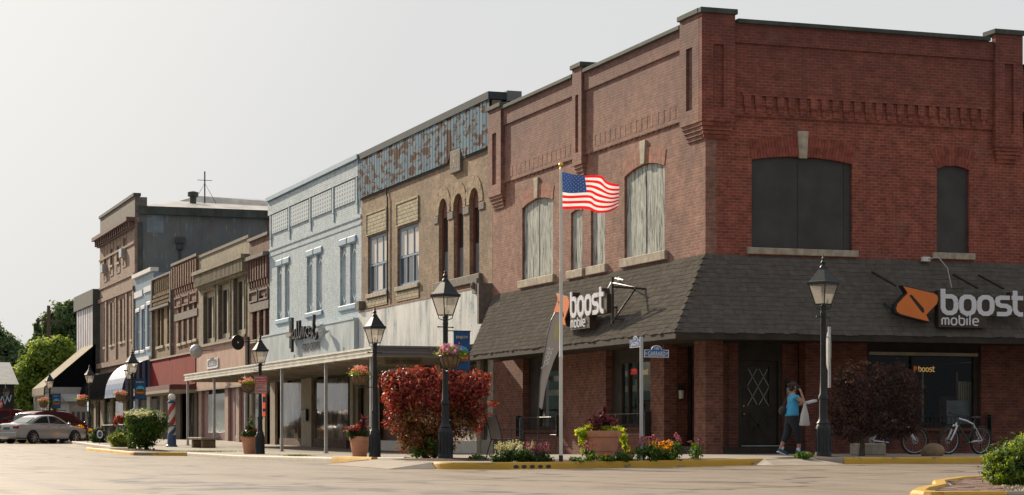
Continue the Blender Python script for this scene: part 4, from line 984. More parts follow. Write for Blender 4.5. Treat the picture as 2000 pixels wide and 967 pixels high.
m = MB(); m.fbox(L_, U(604), U(595), 1.25, 1.75, .03, .16); tag(m.build('mail_box', M['black_paint'], bevel=.02), 'small black wall mailbox on the pillar between the two shop windows', 'mailbox')

# Hallmark style script sign
t_ = thing('script_sign', 'tall black script sign above small capitals on the pale blue panel', 'sign')
SX = -.42
def tr(pts): 
    out = []
    for x, y in pts:
        u, z = UZ(540+x*.1034, 600+y*.1034, SX); out.append((u, z))
    return out
PS = PL(SX); m = MB()
for a, w in (([(295, 265), (295, 780)], .1), ([(323, 200), (323, 850)], .13), ([(425, 260), (425, 470), (438, 590), (452, 560)], .09), ([(468, 250), (468, 470), (480, 585), (500, 545)], .09), ([(738, 140), (730, 350), (712, 580)], .12),
             ([(235, 550), (290, 540), (345, 490), (375, 440), (390, 420), (360, 450), (345, 540), (360, 600), (385, 560), (395, 440), (400, 590), (420, 600)], .07),
             ([(500, 560), (505, 390), (512, 570), (530, 395), (540, 400), (545, 560), (565, 390), (575, 565), (590, 500), (610, 400), (640, 370), (665, 400), (650, 540), (625, 550), (600, 470)], .065),
             ([(665, 480), (690, 500), (705, 430)], .06), ([(715, 470), (745, 360), (725, 450), (745, 560), (775, 600), (800, 540), (808, 465)], .075)):
    m.ribbon(PS, tr(a), w, 0, .12)
m.build('lettering', M['black_paint'], t_)
m = MB(); m.slab(PS, tr([(235, 500), (320, 480), (325, 545), (240, 575)]), (), -.12, .13); m.build('crown_plate', M['wood_frame'], t_)
GR = lambda u, w, d: (-.32-d, -u, w)
u, z = UZ(540+655*.1034, 600+745*.1034, -.31); lettering('GOLD CROWN', GR, -u, z, U(540+490*.1034, -.31)-U(540+815*.1034, -.31), .36, t_, M['sign_brown'], d=.01)
m = MB(); 
for px in (572, 612): m.tube([PS(U(px, SX), 4.9, -.0), PS(U(px, SX), 4.9, -.2)], .02, 5)
m.build('bracket', M['black_paint'], t_)
def gooseneck(px, py, label, r=.26, axis=-1, sx=-.55, mat='silver_metal'):
    """round spun metal lamp shade on a wall arm"""
    u, z = UZ(px, py, sx); t_ = thing('wall_spotlight', label, 'wall lamp', (sx, u, z))
    rot = Matrix.Rotation(R(90), 4, 'Y') @ Matrix.Identity(4) if axis == 0 else Matrix.Rotation(R(-90*axis), 4, 'X')
    m = MB(); m.lathe(0, 0, [(r, .12), (r*1.0, .08), (r*.8, -.03), (r*.35, -.12), (.05, -.2)], 20); o = m.build('shade', M[mat], t_, smooth=True, xf=Matrix.Rotation(R(axis), 4, 'Z') @ Matrix.Rotation(R(90), 4, 'X'))
    m = MB(); m.ell((0, 0, .1), (.05, .05, .06)); m.build('bulb', M['white_paint'], t_, smooth=True, xf=Matrix.Rotation(R(axis), 4, 'Z') @ Matrix.Rotation(R(90), 4, 'X'))
    m = MB(); m.tube([(0, 0, 0), (-sx-.0, .1, .1)], .02, 6); m.build('arm', M['black_paint'], t_)
gooseneck(631, 648, 'stubby grey metal spotlight at the end of the black script sign', .22, axis=-75)

# metal canopy on posts
CN = thing('metal_canopy', 'long pale metal pavement canopy in front of the pale blue shop', 'canopy')
c0, c1, cx_ = 16.3, U(358, -3.9), -3.9
c1 = 48.4
m = MB()
for i, (za, zb, o) in enumerate(((3.36, 3.42, .06), (3.30, 3.345, .0), (3.245, 3.29, .03), (3.19, 3.235, .0), (3.12, 3.18, .05))):
    m.box(cx_-o, cx_+.06, c0-.0, c1, za, zb)
m.box(cx_+.02, cx_+.05, c0, c1, 3.13, 3.4); m.build('fascia', M['canopy_metal'], CN)
m = MB()
for i, (za, zb, o) in enumerate(((3.40, 3.46, .06), (3.31, 3.38, .0), (3.22, 3.29, .03), (3.13, 3.2, .0))): m.box(cx_+.07, -.02, c0-o, c0+.05, za, zb)
m.box(cx_+.07, -.02, c0+.01, c0+.06, 3.14, 3.44); m.build('fascia', M['canopy_end'], CN)
m = MB(); m.box(cx_+.07, -.01, c0+.07, c1, 3.36, 3.40); m.build('deck', M['roof_felt'], CN)
m = MB(); m.box(cx_+.07, -.02, c0+.07, c1, 3.13, 3.15)
for y in lin(c0+1, c1-1, 14): m.box(cx_+.1, -.05, y-.03, y+.03, 3.05, 3.128)
m.build('soffit', M['soffit'], CN)
for px in (725, 636, 550, 480, 418, 363):
    yy = min(c1-.1, max(c0+.12, U(px, cx_+.1))); m = MB(); m.box(cx_+.06, cx_+.16, yy-.05, yy+.05, S(cx_, yy), 3.12); m.box(cx_+.03, cx_+.19, yy-.08, yy+.08, S(cx_, yy), S(cx_, yy)+.03)
    m.build('post', M['silver_metal'], CN)
m = MB(); 
for y in (20, 27, 34, 41): m.tube([(cx_+.02, y, 3.42), (cx_+.02, y, 3.5)], .02, 5); m.ell((cx_+.02, y, 3.52), (.035,)*3, 6, 4)
m.build('finial', M['silver_metal'], CN)
# ================================================================== THE NARROWER BUILDINGS UP THE STREET
def wins_px(rows):
    out = []
    for xl, xr, yt, yb in rows:
        a, k = on_x(xl); b, k2 = on_x(xr); kk = (k+k2)/2; out.append((b, a, hz(yb, kk), hz(yt, kk)))
    return out
def bld(name, label, pxr, pxl, top, mat, rows, z1=3.2, depth=18, fmat='wood_frame', pmat='pane', nx=1, nz=2, sill='stone', head=None, fw=.06, dep=-.14, roofz=None):
    B = thing(name, label, 'building'); a, b = U(pxr), U(pxl)
    ws = wins_px(rows); facade(L_, rect(a+.01, b, z1, top), [rect(*w) for w in ws], M[mat], B)
    for w in ws: sash(B, L_, w[0]+.003, w[1]-.003, w[2]+.003, w[3]-.003, M[fmat], M[pmat], nx, nz, dep=dep, fw=fw, sill=M[sill] if sill else None, head=M[head] if head else None)
    shell(B, .31, depth, a+.01, b, z1, top-.05, M[mat], rz=(roofz or top-.6)); shopback(B, a, b, z1)
    return B, a, b
# brown brick narrow
B4, a, b = bld('brown_brick_building', 'narrow dark red brick building squeezed between pale blue and cream fronts', 526.5, 487, 9.95, 'brown_brick', [(493, 502, 586, 664), (506, 514.5, 578, 661), (518, 525.5, 572, 657)], fmat='red_frame')
m = MB(); m.fbox(L_, a, b, 9.955, 10.1, -.3, .12); m.fbox(L_, a+.1, b-.1, 9.0, 9.18, 0, .3)
m.build('coping', M['dark_stone'], B4)
m = MB()
for i in range(8): u = a+.25+(b-a-.5)*i/7; m.fbox(L_, u-.12, u+.12, 8.0, 8.98, .003, .13); m.fbox(L_, u-.08, u+.08, 7.7, 7.99, .003, .07)
m.build('corbels', M['brown_brick'], B4)
m = MB(); m.fbox(L_, a+.1, b-.1, 6.55, 6.95, .003, .04)
for q in (0, 1): c = a+(b-a)*(q*.5); m.slab(L_, rect(c+.2, c+(b-a)/2-.15, 7.0, 7.55), [rect(c+.28, c+(b-a)/2-.23, 7.08, 7.47)], .003, .07)
m.build('band', M['dark_stone'], B4)
# cream brick
B5, a, b = bld('cream_brick_building', 'cream brick building with dentil cornice above a faded pink wooden sign board', 487, 388.5, 10.2, 'cream_brick', [], depth=20)
ws = wins_px([(397, 420, 568, 671), (426, 449.5, 553, 662), (455.5, 480, 536, 655)])
for o in list(B5.children):
    if o.name.startswith('wall') and o.dimensions.x < .5 and o.dimensions.y > 5: bpy.data.objects.remove(o); break
facade(L_, rect(a+.01, b, 3.2, 10.2), [rect(*w) for w in ws], M['cream_brick'], B5)
for w in ws:
    W_ = w[1]-w[0]; f = sash(B5, L_, w[0]+.003, w[1]-.003, w[2]+.003, w[3]-.003, M['wood_frame'], M['pane'], 2, 1, dep=-.22, fw=.3, bar=.34, sill=M['dark_stone'])
    m = MB()
    for i in range(24): z = w[2]+.1+(w[3]-w[2]-.3)*i/24; m.fbox(L_, w[1]-.09, w[1]-.01, z, z+.09, -.18, .02)
    m.build('quoin', M['dark_stone'], f)
    m = MB(); m.fbox(L_, w[0]-.15, w[1]+.15, w[3]+.1, w[3]+.22, .003, .08); m.fbox(L_, w[0]-.22, w[0]-.12, w[2], w[3]+.1, .003, .06); m.build('hood', M['cream_brick'], f)
m = MB(); m.fbox(L_, a+.02, b-.02, 9.22, 9.42, .003, .42); m.fbox(L_, a+.02, b-.02, 8.48, 8.56, .003, .16)
n = int((b-a)/.33)
for i in range(n): u = a+.15+(b-a-.3)*i/n; m.fbox(L_, u, u+.14, 8.6, 9.215, .003, .34); m.fbox(L_, u, u+.14, 8.44, 8.6, .003, .2)
m.build('cornice', M['cream_brick'], B5)
m = MB(); m.fbox(L_, a, b, 10.203, 10.35, -.35, .06); m.build('coping', M['dark_stone'], B5)
m = MB(); m.fbox(L_, a+.3, b-.02, 3.05, 5.3, .01, .14); m.build('sign_board', M['pink_board'], B5)
m = MB(); m.fbox(L_, a+.25, b, 5.303, 5.42, .0, .3); m.fbox(L_, a+.25, b, 3.0, 3.1, .15, .22); m.build('board_trim', M['cream_paint'], B5)
m = MB(); m.fbox(L_, a+.02, a+.28, 0, 5.4, 0, .1); m.build('downpipe', M['black_paint'], B5)
M['pink_shop'] = m_plain('pink_shop', (.19, .075, .075), .6, var=.2); M['pink_light'] = m_plain('pink_light', (.36, .25, .2), .7, var=.15)
M['green_glass'] = m_dark_glass('green_glass', [(.02, .03, .008), (.045, .07, .012)], rough=.1)
storefront(B5, a, b, 3.1, [(388.5, 394, -.1, 3.0, 'pink_light', .02, 'pilaster'), (394, 404, .0, 3.0, 'pink_shop', -.1, 'door'), (404, 440, .75, 2.8, 'green_glass', -.08, 'shop_window'), (404, 440, 0, .74, 'pink_shop', -.03, 'stall_riser'),
  (440, 446.5, 0, 3.0, 'pink_light', .03, 'pilaster'), (446.5, 455, 0, 3.0, 'pink_shop', -.1, 'door'), (455, 462, .5, 3.0, 'pane_grey', -.12, 'shop_window'), (455, 462, 0, .5, 'pink_shop', -.04, 'stall_riser'), (462, 468, 0, 3.0, 'pink_light', .03, 'pilaster'), (468, 474, 0, 3.0, 'pink_shop', -.1, 'door'),
  (474, 487, .5, 2.9, 'shop_glass', -.1, 'shop_window'), (474, 487, 0, .5, 'conc', -.04, 'stall_riser')])
storefront(B4, U(526.5), U(487), 3.1, [(487, 491, 0, 3.1, 'wood_frame', 0, 'pilaster'), (491, 512, .5, 2.9, 'shop_glass', -.1, 'shop_window'), (491, 512, -.1, .5, 'shop_brick', -.03, 'stall_riser'), (512, 517, 0, 3.1, 'wood_frame', 0, 'pilaster'), (517, 526, 0, 3.1, 'maroon', -.3, 'door')])
m = MB(); m.fbox(L_, a+(b-a)*.33, a+(b-a)*.33+.01, 0, .02, 0, .01)
gooseneck(462, 669, 'black dish lamp facing the street corner on the pink board', .36, axis=25, sx=-1.1, mat='black_paint')
gooseneck(382, 686, 'grey dish lamp turned away at the far end of the pink board', .36, axis=150, sx=-1.1)
t_ = thing('wall_sign', 'small white sign with a black arch above lettering on the pink board', 'sign')
sa, k = UZ(404, 712, -.2); sb, _ = UZ(425, 712, -.2); sz0, sz1 = hz(724, 112), hz(700, 108)
m = MB(); m.fbox(PL(-.15), sb, sa, sz0, sz1, 0, .05); m.build('board', M['tm_white'], t_)
GS = lambda u, w, d: (-.2-d, -u, w)
c = -(sa+sb)/2; m = MB(); w_ = (sa-sb)*.4
m.slab(GS, [(c-w_, sz0+.12), (c+w_, sz0+.12), (c+w_, sz0+.42), (c+w_*.5, sz0+.46), (c+w_*.35, sz0+.56), (c-w_*.35, sz0+.56), (c-w_*.5, sz0+.46), (c-w_, sz0+.42)], [rect(c-w_*.88, c+w_*.88, sz0+.16, sz0+.36)], .002, .012); m.build('emblem', M['black_paint'], t_)
lettering('CITY CAFE', GS, c, sz0+.26, w_*1.6, .14, t_, M['black_paint'])
# rose brick and olive brick over the red ribbed band
B6, a6, b6 = bld('rose_brick_building', 'rose brick building with long corbels above the red ribbed metal band', 388.5, 338.5, 10.35, 'rose_brick', [(348, 354.5, 594, 671), (358, 365, 591, 668), (369, 376, 588, 665), (379, 385, 585, 662)], pmat='pane_grey')
m = MB(); m.fbox(L_, a6, b6, 10.353, 10.5, -.3, .16)
m.build('coping', M['dark_stone'], B6); m = MB()
for i in range(11): u = a6+.3+(b6-a6-.6)*i/10; m.fbox(L_, u-.14, u+.14, 9.0, 10.2, .003, .15); m.fbox(L_, u-.1, u+.1, 8.7, 8.99, .003, .08)
for i in range(3): c = a6+.3+(b6-a6-.6)*i/3; m.slab(L_, rect(c+.1, c+2.1, 7.9, 8.5), [rect(c+.2, c+2.0, 8.0, 8.4)], .003, .07)
m.build('corbels', M['rose_brick'], B6); m = MB(); m.fbox(L_, a6+.3, b6-.3, 7.15, 7.55, .003, .05); m.build('band', M['dark_stone'], B6)
B7, a7, b7 = bld('olive_brick_building', 'yellowish brick building with lattice brick parapet beside the narrow blue front', 338.5, 300, 10.0, 'olive_brick', [(307, 313, 597, 677), (314.5, 320, 595, 675), (326.5, 332, 589, 672), (333.5, 338, 587, 670)], fmat='maroon')
m = MB(); m.fbox(L_, a7, b7, 10.0, 10.12, -.3, .16); m.fbox(L_, a7+.05, b7-.05, 8.15, 8.3, .003, .3); m.fbox(L_, a7, a7+.3, 4.9, 10.0, .003, .18); m.fbox(L_, b7-.3, b7, 4.9, 10.0, .003, .18); m.build('coping', M['dark_stone'], B7)
m = MB()
for j in range(3):
    for i in range(13): u = a7+.5+(b7-a7-1)*(i+.5*(j % 2))/13; m.fbox(L_, u, u+.24, 8.4+j*.24, 8.56+j*.24, .003, .16)
for i in range(9): u = a7+.5+(b7-a7-1)*i/9; m.fbox(L_, u, u+.14, 9.2, 9.8, .003, .1)
m.build('lattice_frieze', M['olive_brick'], B7)
m = MB(); m.fbox(L_, a6+.1, b7, 3.42, 5.1, .01, .18); m.build('metal_band', M['red_ribs'], B6); m = MB(); m.fbox(L_, a6+.05, b7, 5.103, 5.2, .0, .25); m.build('band_trim', M['conc'], B6)
m = MB(); m.box(-1.6, -.02, a6+.05, 78.2, 3.1, 3.36); k_ = m.build('canopy', M['red_frame'], B6)
m = MB(); m.box(-1.62, -.02, a6+.04, 78.21, 2.95, 3.097); m.build('canopy_edge', M['cream_paint'], B6)
m = MB(); m.box(-1.5, -.05, a6+.1, 78.1, 3.362, 3.38); m.build('deck', M['roof_felt'], B6)
M['brown_wall'] = m_plain('brown_wall', (.10, .075, .06), .8, var=.2)
storefront(B6, a6, b6, 3.1, [(338.5, 342, 0, 2.95, 'conc', 0, 'pilaster'), (342, 352, 0, 2.95, 'brown_wall', 0, 'pilaster'), (352, 372, .3, 2.9, 'shop_glass', -.4, 'shop_window'), (352, 372, 0, .3, 'conc', -.35, 'stall_riser'), (372, 378, 0, 2.95, 'brown_wall', -.2, 'pilaster'), (378, 388, 0, 2.95, 'cream_paint', -.3, 'door')])
storefront(B7, a7, b7, 3.1, [(300, 312, .5, 2.9, 'shop_glass', -.1, 'shop_window'), (300, 312, 0, .5, 'conc', 0, 'stall_riser'), (312, 318, 0, 2.95, 'cream_paint', 0, 'pilaster'), (318, 338.5, 0, 2.95, 'brown_wall', 0, 'wall')])
# narrow blue
B8, a8, b8 = bld('small_blue_building', 'narrow blue grey front with three white framed windows and striped barrel awning', 300, 263, 10.6, 'blue_siding', [(266, 272.5, 610, 686), (276.5, 283, 604, 684), (287.5, 294, 596, 678)], fmat='tm_white', pmat='pane_grey', sill='tm_white', head='tm_white')
m = MB(); m.fbox(L_, a8, b8, 10.603, 10.85, -.3, .2); m.fbox(L_, a8, b8, 5.2, 5.45, .0, .3); m.build('coping', M['white_paint'], B8)
for xa, xb, yt, yb in ((264, 279.5, 572, 584), (282.5, 298, 562, 573)):
    aa, k = on_x(xa); bb, _ = on_x(xb); m = MB(); m.fbox(L_, bb, aa, hz(yb, k), hz(yt, k), .003, .08); m.build('panel', M['tm_white'], B8)
def barrel(B, y0, y1, z0, z1, r, mat, endmat, nm='awning', n=10):
    pts = [(r*math.sin(i/n*math.pi/2), z0+(z1-z0)*math.cos(i/n*math.pi/2)) for i in range(n+1)]
    m = MB()
    for (d0, za), (d1, zb) in zip(pts, pts[1:]): m.quad((-d0, y0, za), (-d0, y1, za), (-d1, y1, zb), (-d1, y0, zb))
    m.quad((-r, y0, z0), (-r, y1, z0), (-r-.03, y1, z0-.2), (-r-.03, y0, z0-.2)); o = m.build(nm, mat, B, recalc=False)
    m = MB()
    for y in (y0+.01, y1-.01): m.add([(-d, y, z) for d, z in pts]+[(0, y, z0)], [tuple(range(n+2))])
    m.build('awning_end', endmat, o, recalc=False)
barrel(B8, a8+.1, b8-.0, 3.15, 5.25, 1.9, M['awning_stripes'], M['navy_stripes'])
storefront(B8, a8, b8, 3.1, [(263, 270, 0, 3.0, 'blue_siding', 0, 'pilaster'), (270, 285, .4, 2.9, 'shop_glass', -.1, 'shop_window'), (270, 285, 0, .4, 'conc', 0, 'stall_riser'), (285, 291, 0, 3, 'tm_white', -.05, 'door'), (291, 300, .4, 3, 'shop_glass', -.1, 'shop_window')])
# three storey brick building with stucco side wall
B9 = thing('three_storey_building', 'tall three storey brick building with grey stucco side wall and wide cornice', 'building')
a9, b9 = U(263), U(195); a9 += .02
up = wins_px([(204, 208.5, 500, 530), (216.5, 221, 486, 518), (229, 234, 480, 512), (241.5, 246, 465, 500)])
lo_ = wins_px([(203.5, 206.5, 600, 678), (215, 219.5, 592, 674), (222, 225.5, 590, 672), (234, 239, 584, 668), (242, 246, 581, 666), (255.5, 259, 575, 663)])
facade(L_, rect(a9, b9, 3.2, 14.6), [rect(*w) for w in up+lo_], M['upper_brick'], B9)
for w in up+lo_: sash(B9, L_, w[0]+.003, w[1]-.003, w[2]+.003, w[3]-.003, M['wood_frame'], M['pane'], 1, 2, fw=.07, sill=M['stone'])
for w in up:
    m = MB(); m.slab(L_, [(w[0]-.25, w[2]-.75), (w[1]+.25, w[2]-.75), (w[1]+.2, w[3]+.9), (w[0]-.2, w[3]+.9)], [[(w[0]-.1, w[2]-.62), (w[1]+.1, w[2]-.62), (w[1]+.06, w[3]+.78), (w[0]-.06, w[3]+.78)]], .003, .035); m.build('surround', M['upper_brick'], B9)
m = MB(); m.fbox(L_, a9-.1, b9+.3, 14.35, 14.6, .003, .55); m.fbox(L_, a9-.05, b9+.2, 13.9, 14.1, .003, .2)
for i in range(18): u = a9+.2+(b9-a9-.4)*i/17; m.fbox(L_, u-.12, u+.12, 13.95, 14.348, .003, .38)
m.build('cornice', m_plain('cornice_brown', (.13, .07, .06), .7, var=.3), B9)
m = MB(); m.fbox(L_, a9, b9, 14.603, 15.95, -.3, -.02); m.box(.3, .8, a9, a9+.3, 15.31, 15.9); m.build('parapet', M['dark_stone'], B9); m = MB(); m.fbox(L_, a9-.05, b9+.05, 15.953, 16.15, -.4, .08); m.build('coping', M['coping'], B9)
m = MB()
for px in (209, 228, 249, 262): u = U(px); m.fbox(L_, u-.28, u+.28, 5.7, 9.9, .003, .1)
m.fbox(L_, a9, b9, 9.95, 10.2, .003, .14); m.fbox(L_, a9, b9, 10.9, 11.05, .003, .08); m.fbox(L_, a9, b9, 12.9, 13.05, .003, .07); m.fbox(L_, a9, b9, 5.3, 5.65, .003, .25); m.build('pilaster', M['upper_brick'], B9)
for w, lab in ((up[0], 'window air conditioner in the leftmost top window of the tall brick building'), (up[3], 'window air conditioner in the rightmost top window of the tall brick building')):
    m = MB(); m.fbox(L_, w[0]-.05, w[1]+.05, w[2]-.1, w[2]+.45, -.1, .32); bx = m.build('air_conditioner', M['silver_metal']); tag(bx, lab, 'air conditioner')
m = MB(); m.box(.31, 26, a9, a9+.25, 0, 15.3); m.build('side_wall', M['stucco'], B9)
m = MB(); m.box(.8, V(319, a9), a9-.012, a9-.002, 13.65, 14.78); m.build('painted_patch', M['blue_patch'], B9)
m = MB(); m.box(.31, 26.2, a9-.25, a9+.3, 14.8, 15.31); m.box(.2, .5, a9-.08, a9-.003, 3, 14.28); m.build('gutter', M['coping'], B9)
m = MB(); m.box(2.6, 3.2, a9-.35, a9-.003, 13.0, 13.4); m.box(2.7, 3.1, a9-.25, a9-.003, 12.6, 13.0); m.tube([(2.9, a9-.06, 12.6), (2.9, a9-.06, 5)], .07, 6); m.build('rain_hopper', M['coping'], B9)
m = MB(); m.box(25.7, 26, a9+.3, b9, 0, 15.2); m.box(.31, 25.6, b9-.25, b9, 0, 15.2); m.build('wall', M['upper_brick'], B9)
m = MB(); yr = (a9+b9)/2; m.add([(.4, a9-.1, 15.33), (26, a9-.1, 15.33), (26, yr, 16.7), (V(385, yr), yr, 17.0), (V(350, yr), yr, 16.6), (26, b9, 15.3), (.4, b9, 15.3)], [(0, 1, 2, 3, 4), (2, 5, 6, 4, 3), (0, 4, 6)]); m.build('roof', M['roof_shiny'], B9)
rv = at(377, 141); m = MB(); m.lathe(0, 0, [(.22, -.2), (.22, .55), (.36, .57), (.36, .85), (.08, .93)], 12); o = m.build('roof_vent', M['coping']); o.location = (V(377, yr-2.4), yr-2.4, 16.1); tag(o, 'mushroom shaped metal vent standing on the bright flat roof', 'roof vent')
m = MB(); m.tube([(0, 0, -.3), (0, 0, 2.0)], .05, 5); m.tube([(-.8, 0, -.2), (0, 0, 1.2), (.8, 0, -.2)], .02, 4); m.tube([(-.5, 0, 1.4), (.5, 0, 1.4)], .02, 4); o = m.build('antenna', M['black_paint']); o.location = (V(400, yr-1.5), yr-1.5, 16.5); tag(o, 'thin stayed radio antenna on the bright flat roof', 'antenna')
shopback(B9, a9, b9, 3.2)
barrel(B9, a9+2.5, b9-1.2, 3.2, 4.9, 1.6, M['black_canvas'], M['black_canvas'])
storefront(B9, a9, b9, 3.1, [(196, 204, 0, 3.1, 'wood_frame', 0, 'pilaster'), (204, 215, .5, 2.9, 'shop_glass', -.1, 'shop_window'), (204, 215, 0, .5, 'conc', 0, 'stall_riser'), (215, 220, 0, 3.1, 'wood_frame', 0, 'pilaster'), (220, 240, .5, 2.9, 'shop_glass', -.1, 'shop_window'), (220, 240, 0, .5, 'conc', 0, 'stall_riser'), (240, 246, 0, 3.1, 'wood_frame', 0, 'pilaster'), (246, 262, 0, 3, 'shop_glass', -.2, 'shop_window')])
# last one: striped metal front and sloping awning
BA = thing('striped_front_building', 'small end building with vertically striped metal front and long sloping awning', 'building')
aA, bA = b9+.02, 112.5
facade(L_, rect(aA, bA, 3.2, 9.9), [], M['stripe_panel'], BA, d0=-.3, d1=.3)
m = MB(); m.fbox(L_, aA-.02, bA+.1, 9.903, 11.0, -.3, .5); m.fbox(L_, aA-.01, aA+.0-.003, 5, 9.9, -.3, .5); m.build('coping', M['coping'], BA)
shell(BA, .31, 16, aA, bA, 3.2, 10.2, M['dark_stone'])
shopback(BA, aA, bA, 3.2)
storefront(BA, aA, bA, 3.1, [(175, 183, .5, 2.9, 'shop_glass', -.1, 'shop_window'), (175, 183, 0, .5, 'conc', 0, 'stall_riser'), (183, 187, 0, 3.1, 'cream_paint', 0, 'pilaster'), (187, 195, .2, 3, 'shop_glass', -.2, 'shop_window')])
AX = -3.9
m = MB(); m.quad((-.3, aA, 7.1), (-.3, aA+7.2, 7.1), (AX, aA+7.2, 4.0), (AX, aA, 4.0)); sw = lin(aA, aA+7.2, 16)
for i, (p, q) in enumerate(zip(sw, sw[1:])): m.add([(AX, p, 4.0), (AX, q, 4.0), (AX-.02, q, 3.5), (AX-.02, (p+q)/2, 3.38), (AX-.02, p, 3.5)], [(0, 1, 2, 3, 4)])
aw = m.build('awning', M['tan_awning'], BA, recalc=False)
m = MB(); m.add([(-.3, aA-.01, 7.1), (AX, aA-.01, 4.0), (-.3, aA-.01, 4.0)], [(0, 1, 2)]); m.build('awning_end', M['black_canvas'], aw, recalc=False)
m = MB(); m.box(AX+.1, -.3, aA-.05, aA+.1, 3.5, 4.0); m.build('fascia', M['silver_metal'], BA)
for y in (aA+.1, aA+2.4, aA+4.8, aA+7.0): m = MB(); m.box(AX+.1, AX+.35, y-.12, y+.12, S(AX, y), 3.5); m.build('post', M['white_paint'], BA)

# far buildings beyond the end of the row
def farbox(px0, px1, D, z1, mat, label, roofm=None, roofh=0, depth=12, name='distant_building'):
    p, q = at(px0, D), at(px1, D); B = thing(name, label, 'building'); x0, x1 = p[0], q[0]; y = p[1]
    m = MB(); m.box(x0, x1, y, y+depth, -.3, z1); m.build('wall', mat, B)
    if roofm is not None:
        m = MB(); m.add([(x0-.3, y-.4, z1), (x1+.3, y-.4, z1), (x1+.3, y+depth+.4, z1), (x0-.3, y+depth+.4, z1), (x0-.3, y+depth/2, z1+roofh), (x1+.3, y+depth/2, z1+roofh)], [(0, 1, 5, 4), (2, 3, 4, 5), (0, 4, 3), (1, 2, 5), (0, 3, 2, 1)]); m.build('roof', roofm, B)
    for i in range(3):
        xx = x0+(x1-x0)*(.15+.28*i); m = MB(); m.box(xx, xx+(x1-x0)*.16, y-.05, y-.003, 1.0, 2.4); f = m.build('window', M['pane_grey'], B)
        m = MB(); m.box(xx-.1, xx+(x1-x0)*.16+.1, y-.09, y-.003, .85, .99); m.build('sill', M['white_paint'], f)
    return B
BD1 = farbox(-60, 31, 150, 4.3, m_plain('far_dark', (.03, .028, .03), .8), 'dark walled building with pale grey roof at the left edge of the photo', m_plain('grey_roof', (.3, .31, .31), .7), 1.8)
t_ = thing('script_sign', 'pale blue script sign on the dark far building', 'sign'); PF = PR(at(0, 149.7)[1])
m = MB(); u0 = at(-6, 149.7)[0]; z0 = hz(780, 149.7)
m.ribbon(PF, [(u0+i*.045, z0+.22*math.sin(i*.9)+.1*math.sin(i*.37)) for i in range(24)], .07, 0, .05); m.build('lettering', m_plain('pale_blue', (.35, .5, .6), .5), t_)
farbox(135, 172, 160, 3.2, m_plain('far_white', (.4, .4, .4), .8), 'low pale building seen between the awning posts', m_plain('roof2', (.2, .2, .2), .8), 1.2)
farbox(60, 95, 230, 3.0, m_plain('far_grey', (.25, .25, .24), .8), 'low grey building far down the street behind the trees', m_plain('roof3', (.18, .18, .18), .8), 1.0)

# ================================================================== STREET FURNITURE
def make_lamp(label, loc, rz):
    t_ = thing('street_lamp', label, 'street lamp', loc, rz, None)
    m = MB()
    for k in range(12):
        pass
    prof = [(.165, 0), (.165, .1), (.15, .14), (.15, .42), (.155, .5), (.15, .62), (.125, .68), (.135, .71), (.10, .76), (.085, .82), (.08, 1.18), (.098, 1.2), (.098, 1.26), (.072, 1.3), (.06, 1.7), (.055, 2.9), (.062, 2.92), (.062, 2.95), (.055, 2.97), (.055, 3.05), (.07, 3.08), (.03, 3.12)]
    m.lathe(0, 0, prof, 16)
    for k in range(10):
        th = 2*math.pi*k/10; m.tube([(.155*math.cos(th), .155*math.sin(th), .13), (.15*math.cos(th), .15*math.sin(th), .6)], .014, 5)
    m.tube([(-.2, 0, 2.86), (.2, 0, 2.86)], .012, 6); m.ell((-.2, 0, 2.86), (.02,)*3, 6, 4); m.ell((.2, 0, 2.86), (.02,)*3, 6, 4)
    m.build('post', M['lamp_paint'], t_, smooth=35)
    zb, ze, zt = 3.12, 3.52, 3.83; rb, re = .115, .21
    hd = MB()
    c4 = [(1, 1), (-1, 1), (-1, -1), (1, -1)]
    for sx, sy in c4: hd.tube([(sx*rb, sy*rb, zb), (sx*re, sy*re, ze)], .012, 5); hd.tube([(sx*.02, sy*.02, 3.0), (sx*rb*.9, sy*rb*.9, 3.05), (sx*rb, sy*rb, zb)], .01, 5)
    for i in range(4):
        a, b = c4[i], c4[(i+1) % 4]; hd.tube([(a[0]*rb, a[1]*rb, zb), (b[0]*rb, b[1]*rb, zb)], .012, 5)
        mid = ((a[0]+b[0])/2, (a[1]+b[1])/2)
    hd.build('lantern_frame', M['lamp_paint'], t_)
    g = MB()
    for i in range(4):
        a, b = c4[i], c4[(i+1) % 4]; g.quad((a[0]*rb, a[1]*rb, zb), (b[0]*rb, b[1]*rb, zb), (b[0]*re, b[1]*re, ze), (a[0]*re, a[1]*re, ze))
    g.build('lamp_glass', M['lamp_glass'], t_, recalc=False)
    g = MB(); g.ell((0, 0, 3.22), (.03, .03, .07)); g.lathe(0, 0, [(.03, 3.1), (.03, 3.17)], 8); g.build('bulb', M['white_paint'], t_, smooth=True)
    m = MB()
    rp = [(.235, ze-.01), (.235, ze+.05), (.2, ze+.07), (.07, zt), (.055, zt+.04)]
    for (r0, z0), (r1, z1) in zip(rp, rp[1:]):
        for i in range(4):
            a, b = c4[i], c4[(i+1) % 4]; m.quad((a[0]*r0, a[1]*r0, z0), (b[0]*r0, b[1]*r0, z0), (b[0]*r1, b[1]*r1, z1), (a[0]*r1, a[1]*r1, z1))
    m.add([(a*.235, b*.235, ze-.01) for a, b in c4], [(0, 1, 2, 3)])
    m.build('lamp_roof', M['lamp_paint'], t_)
    m = MB(); m.lathe(0, 0, [(.075, zt+.03), (.06, zt+.07), (.03, zt+.09), (.045, zt+.11), (.055, zt+.14), (.03, zt+.18), (.02, zt+.19), (.035, zt+.22), (.012, zt+.25), (.005, zt+.31)], 10); m.build('finial', M['lamp_paint'], t_, smooth=True)
    return t_
